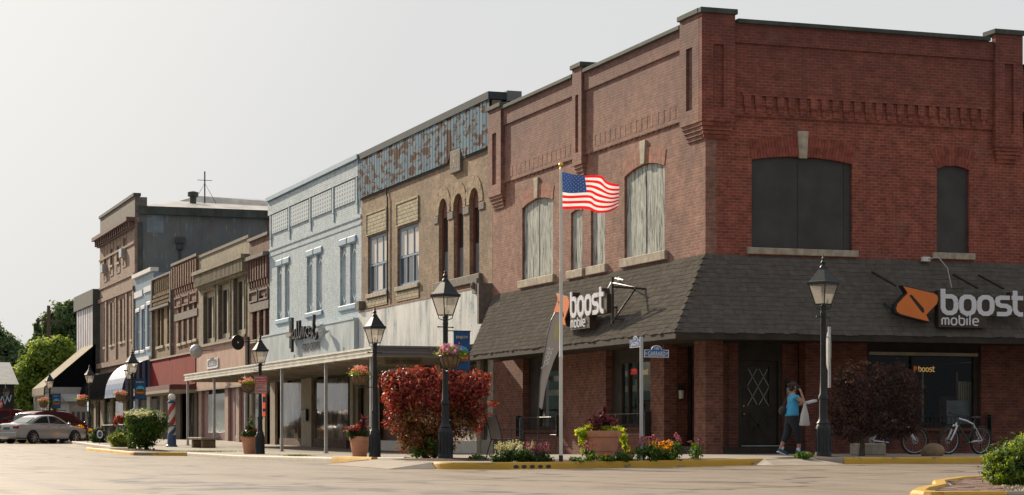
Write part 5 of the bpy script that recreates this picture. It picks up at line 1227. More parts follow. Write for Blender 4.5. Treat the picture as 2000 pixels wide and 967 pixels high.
t = NT('lamp_glass'); tr = t.new('ShaderNodeBsdfTransparent'); tr.inputs[0].default_value = (.8, .78, .74, 1); df = t.new('ShaderNodeBsdfTranslucent'); df.inputs[0].default_value = (.8, .76, .7, 1); d2 = t.new('ShaderNodeBsdfDiffuse'); d2.inputs[0].default_value = (.6, .57, .53, 1)
ad = t.new('ShaderNodeAddShader'); a1 = t.new('ShaderNodeMixShader'); a1.inputs[0].default_value = .5; t.l.new(df.outputs[0], a1.inputs[1]); t.l.new(d2.outputs[0], a1.inputs[2]); mx = t.new('ShaderNodeMixShader'); mx.inputs[0].default_value = .45; t.l.new(tr.outputs[0], mx.inputs[1]); t.l.new(a1.outputs[0], mx.inputs[2]); t.l.new(mx.outputs[0], t.out.inputs[0]); M['lamp_glass'] = t.mat
LP = [(870, 44.8, 'street lamp with hanging basket and blue banner in front of the red bush'), (732, 56.7, 'street lamp between the terracotta planter and the red bush'), (508, 71.1, 'street lamp with the red snow route sign beside the terracotta pot'),
      (258, 84.8, 'street lamp with blue banner rising behind the pale flowering bush'), (254, 100.5, 'street lamp half hidden behind the lamp with the blue banner by the barrel awning'), (175, 111.7, 'street lamp in front of the black barrel awning'), (97, 124.5, 'street lamp under the sloping tan awning behind the parked cars')]
lamp_pos = []
first = None
for i, (px, D, lab) in enumerate(LP):
    x, y = at(px, D); z = S(x, y) if i not in (0,) else S(x, y); rz = (.35, .15, .1, .1, .2, .15, .1)[i]
    if first is None: first = make_lamp(lab, (x, y, z), rz)
    else: dup(first, (x, y, z), rz, lab)
    lamp_pos.append((x, y, z))
x, y = at(1608, 44.0); LR8 = dup(first, (x, y, S(x, y)-.01), .42, 'street lamp with a white traffic sign beside the dark maple', scale=1.045); lamp8 = (x, y, S(x, y))
x, y = at(12, 150); dup(first, (x, y, .25), .2, 'small distant street lamp at the left edge above the stop sign')

# foliage generator: many small folded leaves in clumps
def leaves(name, blobs, n, size, mat, parent=None, seed=1, clumps=22, spread=.2, shell_=.55, up=.35, elong=1.7, droop=0):
    g = np.random.default_rng(seed); V_ = []; areas = np.array([(b[3]*b[4]+b[3]*b[5]+b[4]*b[5]) for b in blobs]); areas = areas/areas.sum()
    P_ = []; N_ = []
    for b, ar_ in zip(blobs, areas):
        nb = int(n*ar_)+1; k = max(3, int(clumps*max(.3, ar_*len(blobs))))
        d = g.normal(size=(k, 3)); d /= np.linalg.norm(d, axis=1)[:, None]; rad = shell_+(1-shell_)*g.random((k, 1))**.6
        rad *= .85+.25*g.random((k, 1))
        cen = d*rad; id_ = g.integers(0, k, nb); off = g.normal(size=(nb, 3))*spread
        p = cen[id_]+off; P_.append(p*np.array(b[3:6])+np.array(b[0:3])); N_.append(p+off*2.0)
    P_ = np.concatenate(P_); N_ = np.concatenate(N_); m_ = len(P_)
    N_ = N_/(np.linalg.norm(N_, axis=1)[:, None]+1e-6)+g.normal(size=(m_, 3))*.55+np.array([0, 0, up]); N_ /= np.linalg.norm(N_, axis=1)[:, None]
    T = g.normal(size=(m_, 3)); T[:, 2] -= droop; T -= (T*N_).sum(1)[:, None]*N_; T /= np.linalg.norm(T, axis=1)[:, None]; Bn = np.cross(N_, T)
    s_ = size*(.6+.8*g.random((m_, 1))); w = s_/elong
    v = np.stack([P_-T*s_*.5, P_+Bn*w*.5+N_*w*.12, P_+T*s_*.5, P_-Bn*w*.5+N_*w*.12], 1).reshape(-1, 3)
    me = bpy.data.meshes.new(name); me.vertices.add(m_*4); me.vertices.foreach_set('co', v.ravel()); me.loops.add(m_*4); me.loops.foreach_set('vertex_index', np.arange(m_*4)); me.polygons.add(m_); me.polygons.foreach_set('loop_start', np.arange(m_)*4); me.polygons.foreach_set('loop_total', np.full(m_, 4)); me.update(calc_edges=True)
    me.materials.append(mat); o = bpy.data.objects.new(name, me); COL.objects.link(o)
    if parent is not None: o.parent = parent
    return o
def stems(m, base, tops, r0=.03, r1=.008, wob=.08):
    for tp in tops:
        b_ = Vector(base)+Vector((rnd.uniform(-.05, .05), rnd.uniform(-.05, .05), 0)); e = Vector(tp); pts = []
        for i in range(5):
            t_ = i/4; pts.append(b_.lerp(e, t_)+Vector((rnd.uniform(-wob, wob), rnd.uniform(-wob, wob), 0))*math.sin(t_*math.pi))
        m.tube(pts, [r0+(r1-r0)*i/4 for i in range(5)], 6)
M['green_leaf'] = m_leaf('green_leaf', [(.03, .07, .012), (.06, .12, .02), (.10, .17, .03), (.045, .09, .02)], .4)
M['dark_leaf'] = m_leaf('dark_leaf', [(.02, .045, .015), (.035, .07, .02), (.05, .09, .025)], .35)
M['lime_leaf'] = m_leaf('lime_leaf', [(.25, .36, .02), (.4, .5, .04), (.16, .26, .02), (.5, .5, .06)], .45)
M['yellow_green'] = m_leaf('yellow_green', [(.10, .15, .018), (.17, .23, .03), (.07, .11, .015), (.25, .28, .05)], .45)
M['red_leaf'] = m_leaf('red_leaf', [(.30, .03, .03), (.08, .015, .015), (.42, .07, .06), (.14, .025, .025), (.5, .16, .14), (.24, .04, .04), (.09, .04, .02), (.40, .13, .04)], .42, rough=.5, tint=(1.7, 1.3, .8))  # palest leaf tones stand in for bright highlights
M['orange_leaf'] = m_leaf('orange_leaf', [(.22, .08, .03), (.10, .03, .015), (.30, .17, .05), (.09, .09, .02), (.34, .10, .06), (.06, .045, .02)], .35, rough=.45, tint=(1.4, 1.2, .9))
M['maple_leaf'] = m_leaf('maple_leaf', [(.055, .028, .032), (.08, .042, .044), (.036, .022, .024), (.10, .055, .048), (.07, .05, .03)], .3, rough=.9)
M['pink_flower'] = m_leaf('pink_flower', [(.55, .18, .25), (.65, .4, .4), (.6, .1, .2), (.7, .55, .4)], .35)
M['magenta_flower'] = m_leaf('magenta_flower', [(.4, .08, .2), (.3, .1, .25), (.5, .2, .3)], .35)
M['purple_flower'] = m_leaf('purple_flower', [(.2, .1, .35), (.5, .15, .35), (.6, .35, .5), (.3, .12, .4)], .35)
M['yellow_flower'] = m_leaf('yellow_flower', [(.8, .45, .02), (.7, .3, .02), (.85, .6, .05)], .3)
M['white_flower'] = m_leaf('white_flower', [(.6, .6, .5), (.45, .5, .35), (.7, .68, .6)], .3)
M['purple_leaf'] = m_leaf('purple_leaf', [(.10, .02, .03), (.16, .03, .05), (.07, .02, .03)], .3)
M['coir'] = m_plain('coir', (.19, .12, .06), .9, var=.4, scale=12, bump=.6)
def basket(x, y, z, ax, ay, L, label, sc=1.0, flowers='pink_flower'):
    """hanging basket: (x, y, z) centre of the rim; (ax, ay) unit vector from the basket to the post, L bracket length"""
    t_ = thing('hanging_basket', label, 'flower basket', (x, y, z), 0, None)
    m = MB(); m.lathe(0, 0, [(.10*sc, -.26*sc), (.17*sc, -.21*sc), (.215*sc, -.1*sc), (.23*sc, 0)], 16); m.build('coir_liner', M['coir'], t_, smooth=True)
    m = MB()
    for k in range(12):
        th = 2*math.pi*k/12; c_, s_ = math.cos(th), math.sin(th); m.tube([(.238*sc*c_, .238*sc*s_, .01), (.222*sc*c_, .222*sc*s_, -.1*sc), (.175*sc*c_, .175*sc*s_, -.22*sc), (.08*sc*c_, .08*sc*s_, -.275*sc)], .006, 4)
    m.tube([(.24*sc*math.cos(k/16*2*math.pi), .24*sc*math.sin(k/16*2*math.pi), .005) for k in range(16)], .009, 5, closed=True)
    m.build('wire_frame', M['black_paint'], t_)
    m = MB(); m.tube([(ax*L, ay*L, -.3*sc), (ax*.0, ay*.0, -.3*sc)], .014, 6); m.lathe(0, 0, [(.12, -.3*sc), (.12, -.285*sc)], 12); m.tube([(ax*L, ay*L, .05), (ax*L*.5, ay*L*.5, -.15), (ax*L*.55, ay*L*.55, -.3*sc)], .009, 5); m.build('bracket', M['black_paint'], t_)
    leaves('greenery', [(0, 0, .05*sc, .26*sc, .26*sc, .10*sc)], 420, .055*sc, M['yellow_green'], t_, seed=int(abs(x*7+y*3)), clumps=10, spread=.35)
    leaves('flowers', [(0, 0, .13*sc, .26*sc, .26*sc, .12*sc)], 330, .055*sc, M[flowers], t_, seed=int(abs(x*5+y*11))+1, clumps=16, spread=.22, elong=1.2)
    return t_
def basket_px(i, px, pyr, D, label, sc=1.0, fl='pink_flower', lp=None):
    x, y = at(px, D); z = hz(pyr, D); lx, ly, _ = lp or lamp_pos[i]; v = Vector((lx-x, ly-y)); L = v.length; v.normalize(); return basket(x, y, z, v.x, v.y, L, label, sc, fl)
basket_px(0, 879, 696, 44.2, 'large hanging basket with purple and pink flowers overlapping the blue banner', 1.0, 'purple_flower')
basket_px(1, 703, 734, 56.4, 'hanging basket of pale pink flowers left of the lamp by the canopy end', 1.02)
basket_px(2, 484, 752, 70.8, 'hanging basket of pink and yellow flowers beside the red snow route sign', .98)
basket_px(4, 236, 773, 100.1, 'hanging basket of pink flowers in front of the striped barrel awning', 1.1)
basket_px(5, 159, 782, 111.4, 'hanging basket of pink flowers beside the lamp before the black awning', 1.1)
basket_px(6, 85, 786, 124.2, 'farthest hanging basket of pink flowers above the parked cars', 1.15)

def banner(lx, ly, z0, z1, w, label, dx=1.0, dy=0.0, off=.12, serif=True):
    t_ = thing('street_banner', label, 'banner', (lx, ly, 0)); P = lambda u, ww, d: (u*dx+d*dy, u*dy-d*dx, ww)
    m = MB(); n = 8
    for i in range(n):
        for j in range(6):
            f = lambda a, b: P(off+w*a/n, z0+(z1-z0)*b/6, .012*math.sin(a*1.1+b*.7))
            m.add([f(i, j), f(i+1, j), f(i+1, j+1), f(i, j+1)], [(0, 1, 2, 3)])
    cl = m.build('cloth', M['navy_cloth'], t_, recalc=False)
    H = z1-z0; c = off+w/2; zc = z0+H*.43
    def disc(r, mat, dd, nm='sunrise', half=True, sy=1, zo=0):
        m = MB(); pts = [(c+r*math.cos(math.pi*k/20), zc+zo+sy*r*math.sin(math.pi*k/20)) for k in range(21)]; m.slab(P, pts, (), dd, dd+.003); return m.build(nm, mat, cl)
    disc(w*.4, m_plain('sky_cyan', (.05, .38, .6), .6, var=.1), .014); disc(w*.15, m_plain('sun_yellow', (.85, .62, .05), .5, var=.05), .018)
    m = MB(); m.slab(P, [(c-w*.4, zc), (c+w*.4, zc), (c+w*.38, zc+.05*H), (c+w*.15, zc+.085*H), (c, zc+.05*H), (c-w*.2, zc+.09*H), (c-w*.38, zc+.04*H)], (), .019, .021); m.build('hills', m_plain('hill_green', (.06, .22, .05), .7), cl)
    m = MB(); m.slab(P, rect(c-w*.42, c+w*.42, zc-.215*H, zc-.01*H), [], .014, .017); m.build('name_plate', m_plain('plate_brown', (.25, .05, .02), .6), cl)
    lettering('ENJOY', P, c, z0+H*.83, w*.72, H*.085, cl, M['cream_letter'], d=.016); lettering('Rantoul', P, c, zc-.11*H, w*.66, H*.085, cl, m_plain('ochre', (.75, .45, .05), .5), d=.019)
    m = MB()
    for z in (z1, z0): m.tube([P(0, z, 0), P(off+w+.02, z, 0)], .012, 6)
    m.build('banner_arm', M['black_paint'], t_)
    return t_
x, y, z = lamp_pos[0]; banner(x, y, hz(722, 44.8), hz(646, 44.8), .375, 'blue banner reading ENJOY behind the large purple flower basket', off=.185)
x, y, z = lamp_pos[3]; banner(x, y, hz(779, 84.8), hz(740, 84.8), .46, 'blue ENJOY banner with a sunrise above the pale flowering bush', off=.1)
x, y, z = lamp_pos[6]; banner(x, y, hz(797, 124.5), hz(769, 124.5), .5, 'small far blue banner with a sunrise behind the parked cars', off=.15)

# snow route sign on its lamp post
x, y, z = lamp_pos[2]; t_ = thing('parking_sign', 'red and white emergency snow route sign on the lamp post', 'sign')
yp = y-.12; P = PR(yp); a, k = on_y(497, yp); b, _ = on_y(521.5, yp); z0, z1 = hz(769, k), hz(734, k)
m = MB(); m.fbox(P, a, b, z0, z1, 0, .01); m.build('plate', m_plain('sign_pink', (.62, .45, .43), .5, var=.1), t_)
m = MB(); m.fbox(P, a+.015, b-.015, z1-(z1-z0)*.37, z1-.015, .011, .014); m.build('header', M['red_sign'], t_)
m = MB(); m.slab(P, rect(a+.008, b-.008, z0+.008, z1-.008), [rect(a+.02, b-.02, z0+.02, z1-.02)], .0145, .016); m.build('border', M['red_sign'], t_)
H = z1-z0; W_ = b-a
for s_, q, mm in (('EMERGENCY', .9, 'tm_white'), ('SNOW ROUTE', .74, 'tm_white'), ('NO PARKING', .56, 'red_sign'), ('AFTER 2"', .43, 'red_sign'), ('SNOWFALL', .31, 'red_sign'), ('TOW AWAY ZONE', .14, 'red_sign')): lettering(s_, P, (a+b)/2, z0+H*q, W_*(.82 if q != .43 else .55), H*.09, t_, M[mm], d=.017)
m = MB(); m.box(x-.02, x+.02, yp-.0, y, z1-.2, z1-.16); m.build('bracket', M['black_paint'], t_)
# open/neon strip door sign behind
t_ = thing('vertical_sign', 'vertical shop sign in glowing orange red and blue behind the snow route lamp', 'sign'); P = PR(y+6)
a, k = on_y(512.5, y+6); b, _ = on_y(517.5, y+6)
m = MB(); m.fbox(P, a, b, hz(814, k), hz(770, k), 0, .05); m.build('panel', m_plain('sign_blue', (.05, .12, .2), .4), t_)
for ya, yb in ((768, 775), (786, 798), (804, 813)): m = MB(); m.fbox(P, a-.0, b, hz(yb, k), hz(ya, k), .051, .07); m.build('letter_panel', m_emit('red_glow', (.8, .08, .03), .7), t_)

# traffic sign on the right lamp, seen edge on from behind
x, y, _ = lamp8; t_ = thing('traffic_sign', 'white octagonal back of a traffic sign strapped to the right street lamp', 'sign', (x, y, 0))
z0, z1 = hz(725, 44), hz(640, 44)
m = MB(); hh = (z1-z0)/2*.92; zc = z0+hh+.02
pts = [(hh*math.cos(R(22.5+45*k)), zc+hh*math.sin(R(22.5+45*k))) for k in range(8)]
tw = R(70); m.slab(lambda u, w, d: (.17+math.cos(tw)*u+d*math.sin(tw), math.sin(tw)*u-d*math.cos(tw)+.1, w), pts, (), 0, .008); m.build('plate', M['silver_metal'], t_)
m = MB(); m.box(.10, .15, -.06, -.01, z0-.35, z1+.02); m.tube([(0, 0, z1-.2), (.12, -.03, z1-.2)], .01, 5); m.build('bracket', M['silver_metal'], t_)

# street name signs
x, y = at(1266, 41.6); y = max(y, -7.85); t_ = thing('street_name_sign', 'grey post with blue street signs reading N GARRARD ST and SANGAMON', 'street sign', (x, y, 0))
k = 41.6; gz = S(x, y)
m = MB(); m.lathe(0, 0, [(.036, gz), (.036, hz(658, k)), (.03, hz(656, k))], 12); m.build('post', M['silver_metal'], t_, smooth=True)
def nameplate(P, c, zc, w, h, txt, num, pre=None, suf=None):
    def outline(g): 
        r = .115+g; pts = [(c-w/2-g, zc-h/2-g), (c+w/2+g, zc-h/2-g), (c+w/2+g, zc+h/2+g)]; pts += [(c+r*math.cos(math.pi*q/12), zc+h/2+g*.3+(r*.78)*math.sin(math.pi*q/12)) for q in range(13)]; return pts+[(c-w/2-g, zc+h/2+g)]
    m = MB(); m.slab(P, outline(0), (), -.004, .004); pl = m.build('plate', M['tm_white'], t_)
    m = MB(); m.slab(P, outline(-.015), (), .0045, .007); m.slab(P, outline(-.015), (), -.007, -.0045); m.build('blue_field', M['blue_sign'], pl)
    lettering(txt, P, c, zc-.005, w*.7, h*.6, pl, M['tm_white'], d=.009); lettering(num, P, c, zc+h/2+.025, .1, .05, pl, M['tm_white'], d=.009)
    if pre: lettering(pre, P, c-w*.425, zc, .035, .055, pl, M['tm_white'], d=.009)
    if suf: lettering(suf, P, c+w*.425, zc, .055, .055, pl, M['tm_white'], d=.009)
nameplate(lambda u, w, d: (u, -d, w), .055+.275, hz(689, k), .54, .155, 'GARRARD', '100', 'N', 'ST')
nameplate(lambda u, w, d: (-d, -u, w), -.32, hz(669, k), .56, .15, 'SANGAMON', '100')

# flag pole and flag
x, y = at(1103, 41.2); y = -7.8
k = (x-EYE[0])/ray(1103)[0]; fx, fy = x, y
t_ = thing('flag_pole', 'tall white flagpole with gold ball behind the yellow kerb', 'flagpole', (fx, fy, 0))
gz = S(fx, fy); ztop = hz(328, 41.4)
m = MB(); m.lathe(0, 0, [(.037, gz), (.036, 2.2), (.041, 2.21), (.041, 2.25), (.033, 2.26), (.032, 3.9), (.037, 3.91), (.037, 3.95), (.028, 3.96), (.026, ztop)], 14); m.build('pole', M['white_paint'], t_, smooth=True)
m = MB(); m.lathe(0, 0, [(.042, gz), (.042, gz+.14)], 14); m.build('collar', M['black_paint'], t_)
m = MB(); m.ell((0, 0, ztop+.06), (.05, .05, .05)); m.lathe(0, 0, [(.03, ztop-.02), (.012, ztop+.02)], 8); m.build('ball', M['gold'], t_, smooth=True)
# cloth
fl = thing('national_flag', 'stars and stripes flag streaming to the right from the flagpole', 'flag', (fx, fy, 0))
FW, FH = 1.26, .74; zt = hz(336, 41.4)
NU, NV = 60, 39
def fp(u, v, lift=0.0):                         # u 0..1 along, v 0..1 down
    e = u**.7
    yv = .12*math.sin(u*8.5+v*2.2)*e+.05*math.sin(u*17-v*4)*e
    xx = .03+u*FW*(.97)-.03*math.sin(v*3.1)*(1-u)+.02*math.sin(u*14+v*3)
    zz = zt-v*FH*(1-.18*u)-.20*u+.08*math.sin(u*3.14)*.3-.05*math.sin(u*8+v*2.5)*u+.06*u*u
    if u > .8: xx -= (u-.8)*.5*max(0, v-.6); zz += (u-.8)*.35*max(0, v-.5)
    return (xx, yv-lift, zz)
m = MB(); vs = [fp(i/NU, j/NV) for j in range(NV+1) for i in range(NU+1)]
m.v = vs
for j in range(NV):
    for i in range(NU):
        m.f.append([j*(NU+1)+i, j*(NU+1)+i+1, (j+1)*(NU+1)+i+1, (j+1)*(NU+1)+i])
        s_ = int(j/3); m.mi.append(2 if (i < NU*.4 and s_ < 7) else (s_ % 2))
def m_cloth(name, col):
    t = NT(name); t.set(col=col, rough=.8, spec=.1); tr = t.new('ShaderNodeBsdfTranslucent'); tr.inputs[0].default_value = (*col, 1); mx = t.new('ShaderNodeMixShader'); mx.inputs[0].default_value = .45
    t.l.new(t.b.outputs[0], mx.inputs[1]); t.l.new(tr.outputs[0], mx.inputs[2]); t.l.new(mx.outputs[0], t.out.inputs[0]); return t.mat
cl = m.build('cloth', [m_cloth('flag_red', (.75, .02, .03)), m_cloth('flag_white', (.82, .82, .82)), m_cloth('flag_blue', (.03, .07, .22))], fl, smooth=90, recalc=False)
m = MB()
for r_ in range(9):
    nn = 6 if r_ % 2 == 0 else 5
    for c_ in range(nn):
        u0 = .4*((c_*2+1+(r_ % 2))/12); v0 = 7/13*((r_+1)/10)
        for sgn in (.004, -.004):
            ps = []
            for q in range(10):
                rr = .0135 if q % 2 == 0 else .006; th = math.pi/2+q*math.pi/5
                ps.append(fp(u0+rr*math.cos(th)/FW*1.0, v0-rr*math.sin(th)/FH*1.0, sgn))
            ps.append(fp(u0, v0, sgn)); m.add(ps, [(q, (q+1) % 10, 10) for q in range(10)])
m.build('stars', M['tm_white'], cl, recalc=False)
m = MB(); m.tube([(.0, 0, ztop), (.035, -.01, zt-.3), (.035, -.01, zt-FH-.05), (.03, 0, 1.2)], .004, 4); m.build('halyard', M['white_paint'], fl)

# feather flag
x, y = at(1053, 44.0); t_ = thing('feather_flag', 'grey teardrop feather flag with pale vertical lettering in front of the left shop window', 'flag', (x, y, 0)); k = 44.0
q = lambda px, py: ((px-1053)/4055*k/.943, hz(py, k))
spine = [(1052, 868), (1051, 830), (1052, 795), (1056, 745), (1062, 700), (1069, 655), (1077, 625), (1085, 610), (1092, 610)]
edge_ = [(1092, 610), (1097, 622), (1098, 650), (1093, 680), (1082, 705), (1072, 735), (1064, 765), (1058, 800), (1053, 800)]
P = lambda u, w, d: (u, -d+.02*math.sin(w*4), w)
m = MB(); m.slab(P, [q(*p) for p in spine[2:]]+[q(*p) for p in edge_[1:-1]], (), -.004, .004); cl = m.build('cloth', m_cloth('feather_cloth', (.42, .40, .395)), t_)
m = MB(); m.tube([P(*q(*p), -.01) for p in spine], .012, 6); m.build('pole', M['black_paint'], t_)
m = MB(); m.slab(P, [q(*p) for p in ((1083, 632), (1091, 628), (1092, 655), (1087, 668), (1081, 665))], (), .005, .008); m.build('icon', m_plain('pale_yellow', (.5, .45, .22), .6), cl)
c0_ = q(1080, 672); c1_ = q(1065, 722); vx, vz = (c1_[0]-c0_[0]), (c1_[1]-c0_[1]); L_n = math.hypot(vx, vz); ex = (-vx/L_n, -vz/L_n)
PT = lambda u, w, d: P(c1_[0]+ex[0]*u-ex[1]*w*-1*-1, c1_[1]+ex[1]*u+ex[0]*w, d)
m = MB(); glyphs(m, PT, 'boost', .0, -.02, .085, {'b': 1.1, 'o': 1.1, 's': 1.05, 't': .8}, .018, .006, .009, wscale=1.15); m.build('lettering', M['tm_white'], cl)
m = MB(); m.box(-.25, .25, -.03, .03, S(x, y), S(x, y)+.03); m.box(-.03, .03, -.25, .25, S(x, y), S(x, y)+.028); m.build('base', M['black_paint'], t_)

# barber pole
x, y = at(335.5, 91.5); t_ = thing('barber_pole', 'standing red white and blue striped barber pole with white globe', 'barber pole', (x, y, S(x, y)-.03))
def spiral(r, z0, z1, turns, cols, n=28, h=30):
    m = MB()
    for j in range(h):
        for i in range(n):
            a0, a1 = 2*math.pi*i/n, 2*math.pi*(i+1)/n; f = lambda a, zz: (r*math.cos(a), r*math.sin(a), z0+(z1-z0)*zz/h)
            m.m = int(((i/n-turns*j/h) % 1)*cols*2) % cols; m.add([f(a0, j), f(a1, j), f(a1, j+1), f(a0, j+1)], [(0, 1, 2, 3)])
    return m
nb = m_plain('barber_blue', (.04, .08, .17), .5, var=.3, scale=4); nr = m_plain('barber_red', (.35, .04, .04), .5, var=.3); nw = m_plain('barber_white', (.6, .58, .52), .5, var=.1)
spiral(.165, .95, 1.95, .75, 2).build('striped_column', [nr, nw], t_, smooth=True, recalc=False); spiral(.168, .55, .94, .4, 2).build('striped_column', [nb, nw], t_, smooth=True, recalc=False)
m = MB(); m.lathe(0, 0, [(.25, 0), (.25, .08), (.2, .12), (.19, .5), (.175, .55)], 16); m.lathe(0, 0, [(.19, .93), (.19, .98)], 16); m.lathe(0, 0, [(.17, 1.94), (.2, 1.96), (.19, 2.03), (.12, 2.06), (.1, 2.1)], 16); m.build('base', nb, t_, smooth=30)
m = MB(); m.ell((0, 0, 2.2), (.17, .17, .17), 20, 12); m.build('globe', M['white_paint'], t_, smooth=True)
# stone bench
x, y = at(397, 88); t_ = thing('bench', 'short concrete bench under the far end of the metal canopy', 'bench', (x, y, S(x, y)-.05), .2)
m = MB(); m.box(-.4, .4, -.75, .75, .40, .5); m.build('seat', m_plain('bench_wood', (.4, .34, .26), .8), t_, bevel=.02)
for yy in (-.55, .5):
    m = MB(); m.box(-.3, .3, yy-.09, yy+.09, 0, .397); m.build('leg', M['rock'], t_, bevel=.03)

def planter(px, D, r, h, label, z=None):
    x, y = at(px, D); z = S(x, y) if z is None else z; t_ = thing('terracotta_planter', label, 'planter', (x, y, z))
    m = MB(); m.lathe(0, 0, [(r*.62, 0), (r*.66, .02), (r*.72, h*.3), (r*.75, h*.32), (r*.76, h*.36), (r*.88, h*.78), (r*.96, h*.80), (r*.99, h*.88), (r*1.0, h), (r*.92, h), (r*.88, h*.9)], 28); m.build('pot', M['terracotta'], t_, smooth=30)
    m = MB(); m.lathe(0, 0, [(r*.88, h*.9), (r*.5, h*.97), (.01, h*.98)], 20); m.build('soil', M['soil'], t_); return t_
P1 = planter(1175.5, 42.6, .40, .62, 'large terracotta planter trailing lime vines on the corner')
r, h = .40, .62
leaves('lime_vine', [(-.40, 0, h-.02, .12, .16, .09), (-.45, -.02, h-.2, .06, .1, .18), (.36, 0, h+.02, .14, .16, .08), (.47, 0, h-.16, .07, .1, .13), (.55, 0, h-.33, .06, .07, .09), (0, -.1, h+.04, .14, .12, .05), (-.3, 0, h+.09, .11, .13, .06)], 1500, .055, M['lime_leaf'], P1, 5, clumps=14, spread=.25, elong=1.25)
leaves('purple_plant', [(-.02, .0, h+.14, .24, .2, .16), (.05, 0, h+.3, .05, .05, .2)], 900, .09, M['purple_leaf'], P1, 6, clumps=14, spread=.25, elong=2.6)
P2 = planter(702.5, 58.0, .30, .62, 'terracotta planter left of the lamp at the canopy end', z=.0)
leaves('greenery', [(0, 0, .72, .3, .3, .18), (-.2, 0, .65, .15, .2, .15)], 1300, .08, M['dark_leaf'], P2, 7, clumps=16); leaves('flowers', [(-.12, 0, .82, .28, .25, .12)], 500, .07, M['red_leaf'], P2, 8); leaves('spikes', [(.1, 0, .9, .1, .1, .2)], 90, .3, M['purple_leaf'], P2, 9, elong=7, up=0)
P3 = planter(487.5, 71.8, .31, .60, 'light terracotta pot beside the lamp with the snow route sign')
leaves('greenery', [(0, 0, .68, .32, .3, .13)], 1000, .08, M['dark_leaf'], P3, 10, clumps=14); leaves('flowers', [(.1, 0, .78, .25, .25, .12)], 400, .07, M['orange_leaf'], P3, 11); leaves('spikes', [(.02, 0, .95, .1, .1, .3)], 70, .3, M['dark_leaf'], P3, 12, elong=7, up=0)
for px, D, z, lab in ((183, 108, None, 'small flower planter with red blooms beside the far lamp'),):
    Pp = planter(px, D, .3, .4, lab); leaves('flowers', [(0, 0, .5, .3, .3, .15)], 500, .08, M['yellow_flower'], Pp, 13); leaves('greenery', [(0, 0, .45, .3, .3, .12)], 400, .08, M['green_leaf'], Pp, 14)

# patio chair and umbrella base
x, y = at(986, 46.2); t_ = thing('patio_chair', 'black metal patio chair with grey sling back on the pavement', 'chair', (x, y, S(x, y)), R(-82))
# local: +y is the way the sitter faces
m = MB()
for sx in (-.27, .27):
    m.tube([(sx, -.33, .0), (sx, -.26, .25), (sx, -.2, .42), (sx, -.28, .75), (sx, -.36, .95)], .014, 6); m.tube([(sx, -.2, .42), (sx, .28, .44)], .014, 6)
    m.tube([(sx, .28, .44), (sx, .30, .0)], .014, 6); m.tube([(sx, -.25, .62), (sx, .05, .66), (sx, .3, .64), (sx, .30, .42)], .013, 6); m.ell((sx, -.36, .96), (.02,)*3, 6, 4)
m.tube([(-.27, .0, .12), (.27, .0, .12)], .01, 6); m.build('frame', M['black_paint'], t_, smooth=True)
sl = m_plain('sling', (.20, .185, .16), .6, var=.1)
m = MB(); m.add([(-.26, -.21, .45), (.26, -.21, .45), (.26, -.28, .75), (.26, -.35, .93), (-.26, -.35, .93), (-.26, -.28, .75)], [(0, 1, 2, 5), (5, 2, 3, 4)]); m.build('backrest', sl, t_)
m = MB(); m.fbox(IDP, -.26, .26, -.2, .28, .43, .445); m.build('seat', sl, t_)
x, y = at(1018.5, 46.6); t_ = thing('umbrella_base', 'black post and cone base of a folded patio umbrella', 'umbrella base', (x, y, S(x, y)))
m = MB(); m.lathe(0, 0, [(.16, 0), (.16, .12), (.14, .2), (.07, .27), (.05, .3)], 18); m.build('base', M['lamp_paint'], t_, smooth=30); m = MB(); m.lathe(0, 0, [(.04, .28), (.04, .86), (.03, .9)], 12); m.build('pole', M['lamp_paint'], t_, smooth=30)
# utility pole far left, stop sign
x, y = at(95, 215); t_ = thing('utility_pole', 'tall dark utility pole rising out of the far trees', 'utility pole', (x, y, 0)); m = MB(); m.tube([(0, 0, -.5), (0, 0, hz(597, 215))], [.25, .17], 8); m.build('pole', M['bark'], t_)
m = MB(); zz = hz(628, 215); m.box(-1.3, 1.3, -.08, .08, zz, zz+.2); m.build('cross_arm', M['bark'], t_)
wl = MB(); wl.tube([(x-40, y+6, hz(690, 215)+1), (x-20, y+3, hz(692, 215)-.6), (x, y, hz(640, 215)-3), (x+16, y-8, hz(650, 215)-3.6), (x+30, y-16, hz(640, 215)-3)], .035, 4); tag(wl.build('power_line', M['black_paint']), 'thin power line sagging from the far utility pole', 'power line')
x, y = at(-5, 140); t_ = thing('stop_sign', 'red stop sign cut off by the left edge of the photo', 'sign', (x, y, 0)); zc = hz(790, 140)
m = MB(); P = PR(0); m.slab(P, [(.38*math.cos(R(22.5+45*k)), zc+.38*math.sin(R(22.5+45*k))) for k in range(8)], (), 0, .01); m.build('plate', M['red_sign'], t_); m = MB(); m.box(-.03, .03, .002, .05, 0, zc+.3); m.build('post', M['silver_metal'], t_)
lettering('STOP', P, 0, zc, .6, .25, t_, M['tm_white'], d=.012)
x, y = at(195, 99); t_ = thing('oval_sign', 'white oval sign standing in the flower bed beside the clipped bushes', 'sign', (x, y, S(x, y))); m = MB(); P = PR(0)
ov = lambda a, b: [(a*math.cos(k*math.pi/10), .47+b*math.sin(k*math.pi/10)) for k in range(20)]
m.slab(P, ov(.14, .2), (), 0, .02); m.build('plate', M['tm_white'], t_); m = MB(); m.slab(P, ov(.09, .13), [ov(.06, .09)], .021, .03); m.slab(P, [(-.06, .36), (.06, .36), (.03, .46), (.045, .52), (0, .58), (-.045, .52), (-.03, .46)], (), .021, .03); m.build('emblem', M['navy_cloth'], t_); m = MB(); m.box(-.015, .015, .021, .04, 0, .5); m.build('post', M['black_paint'], t_)
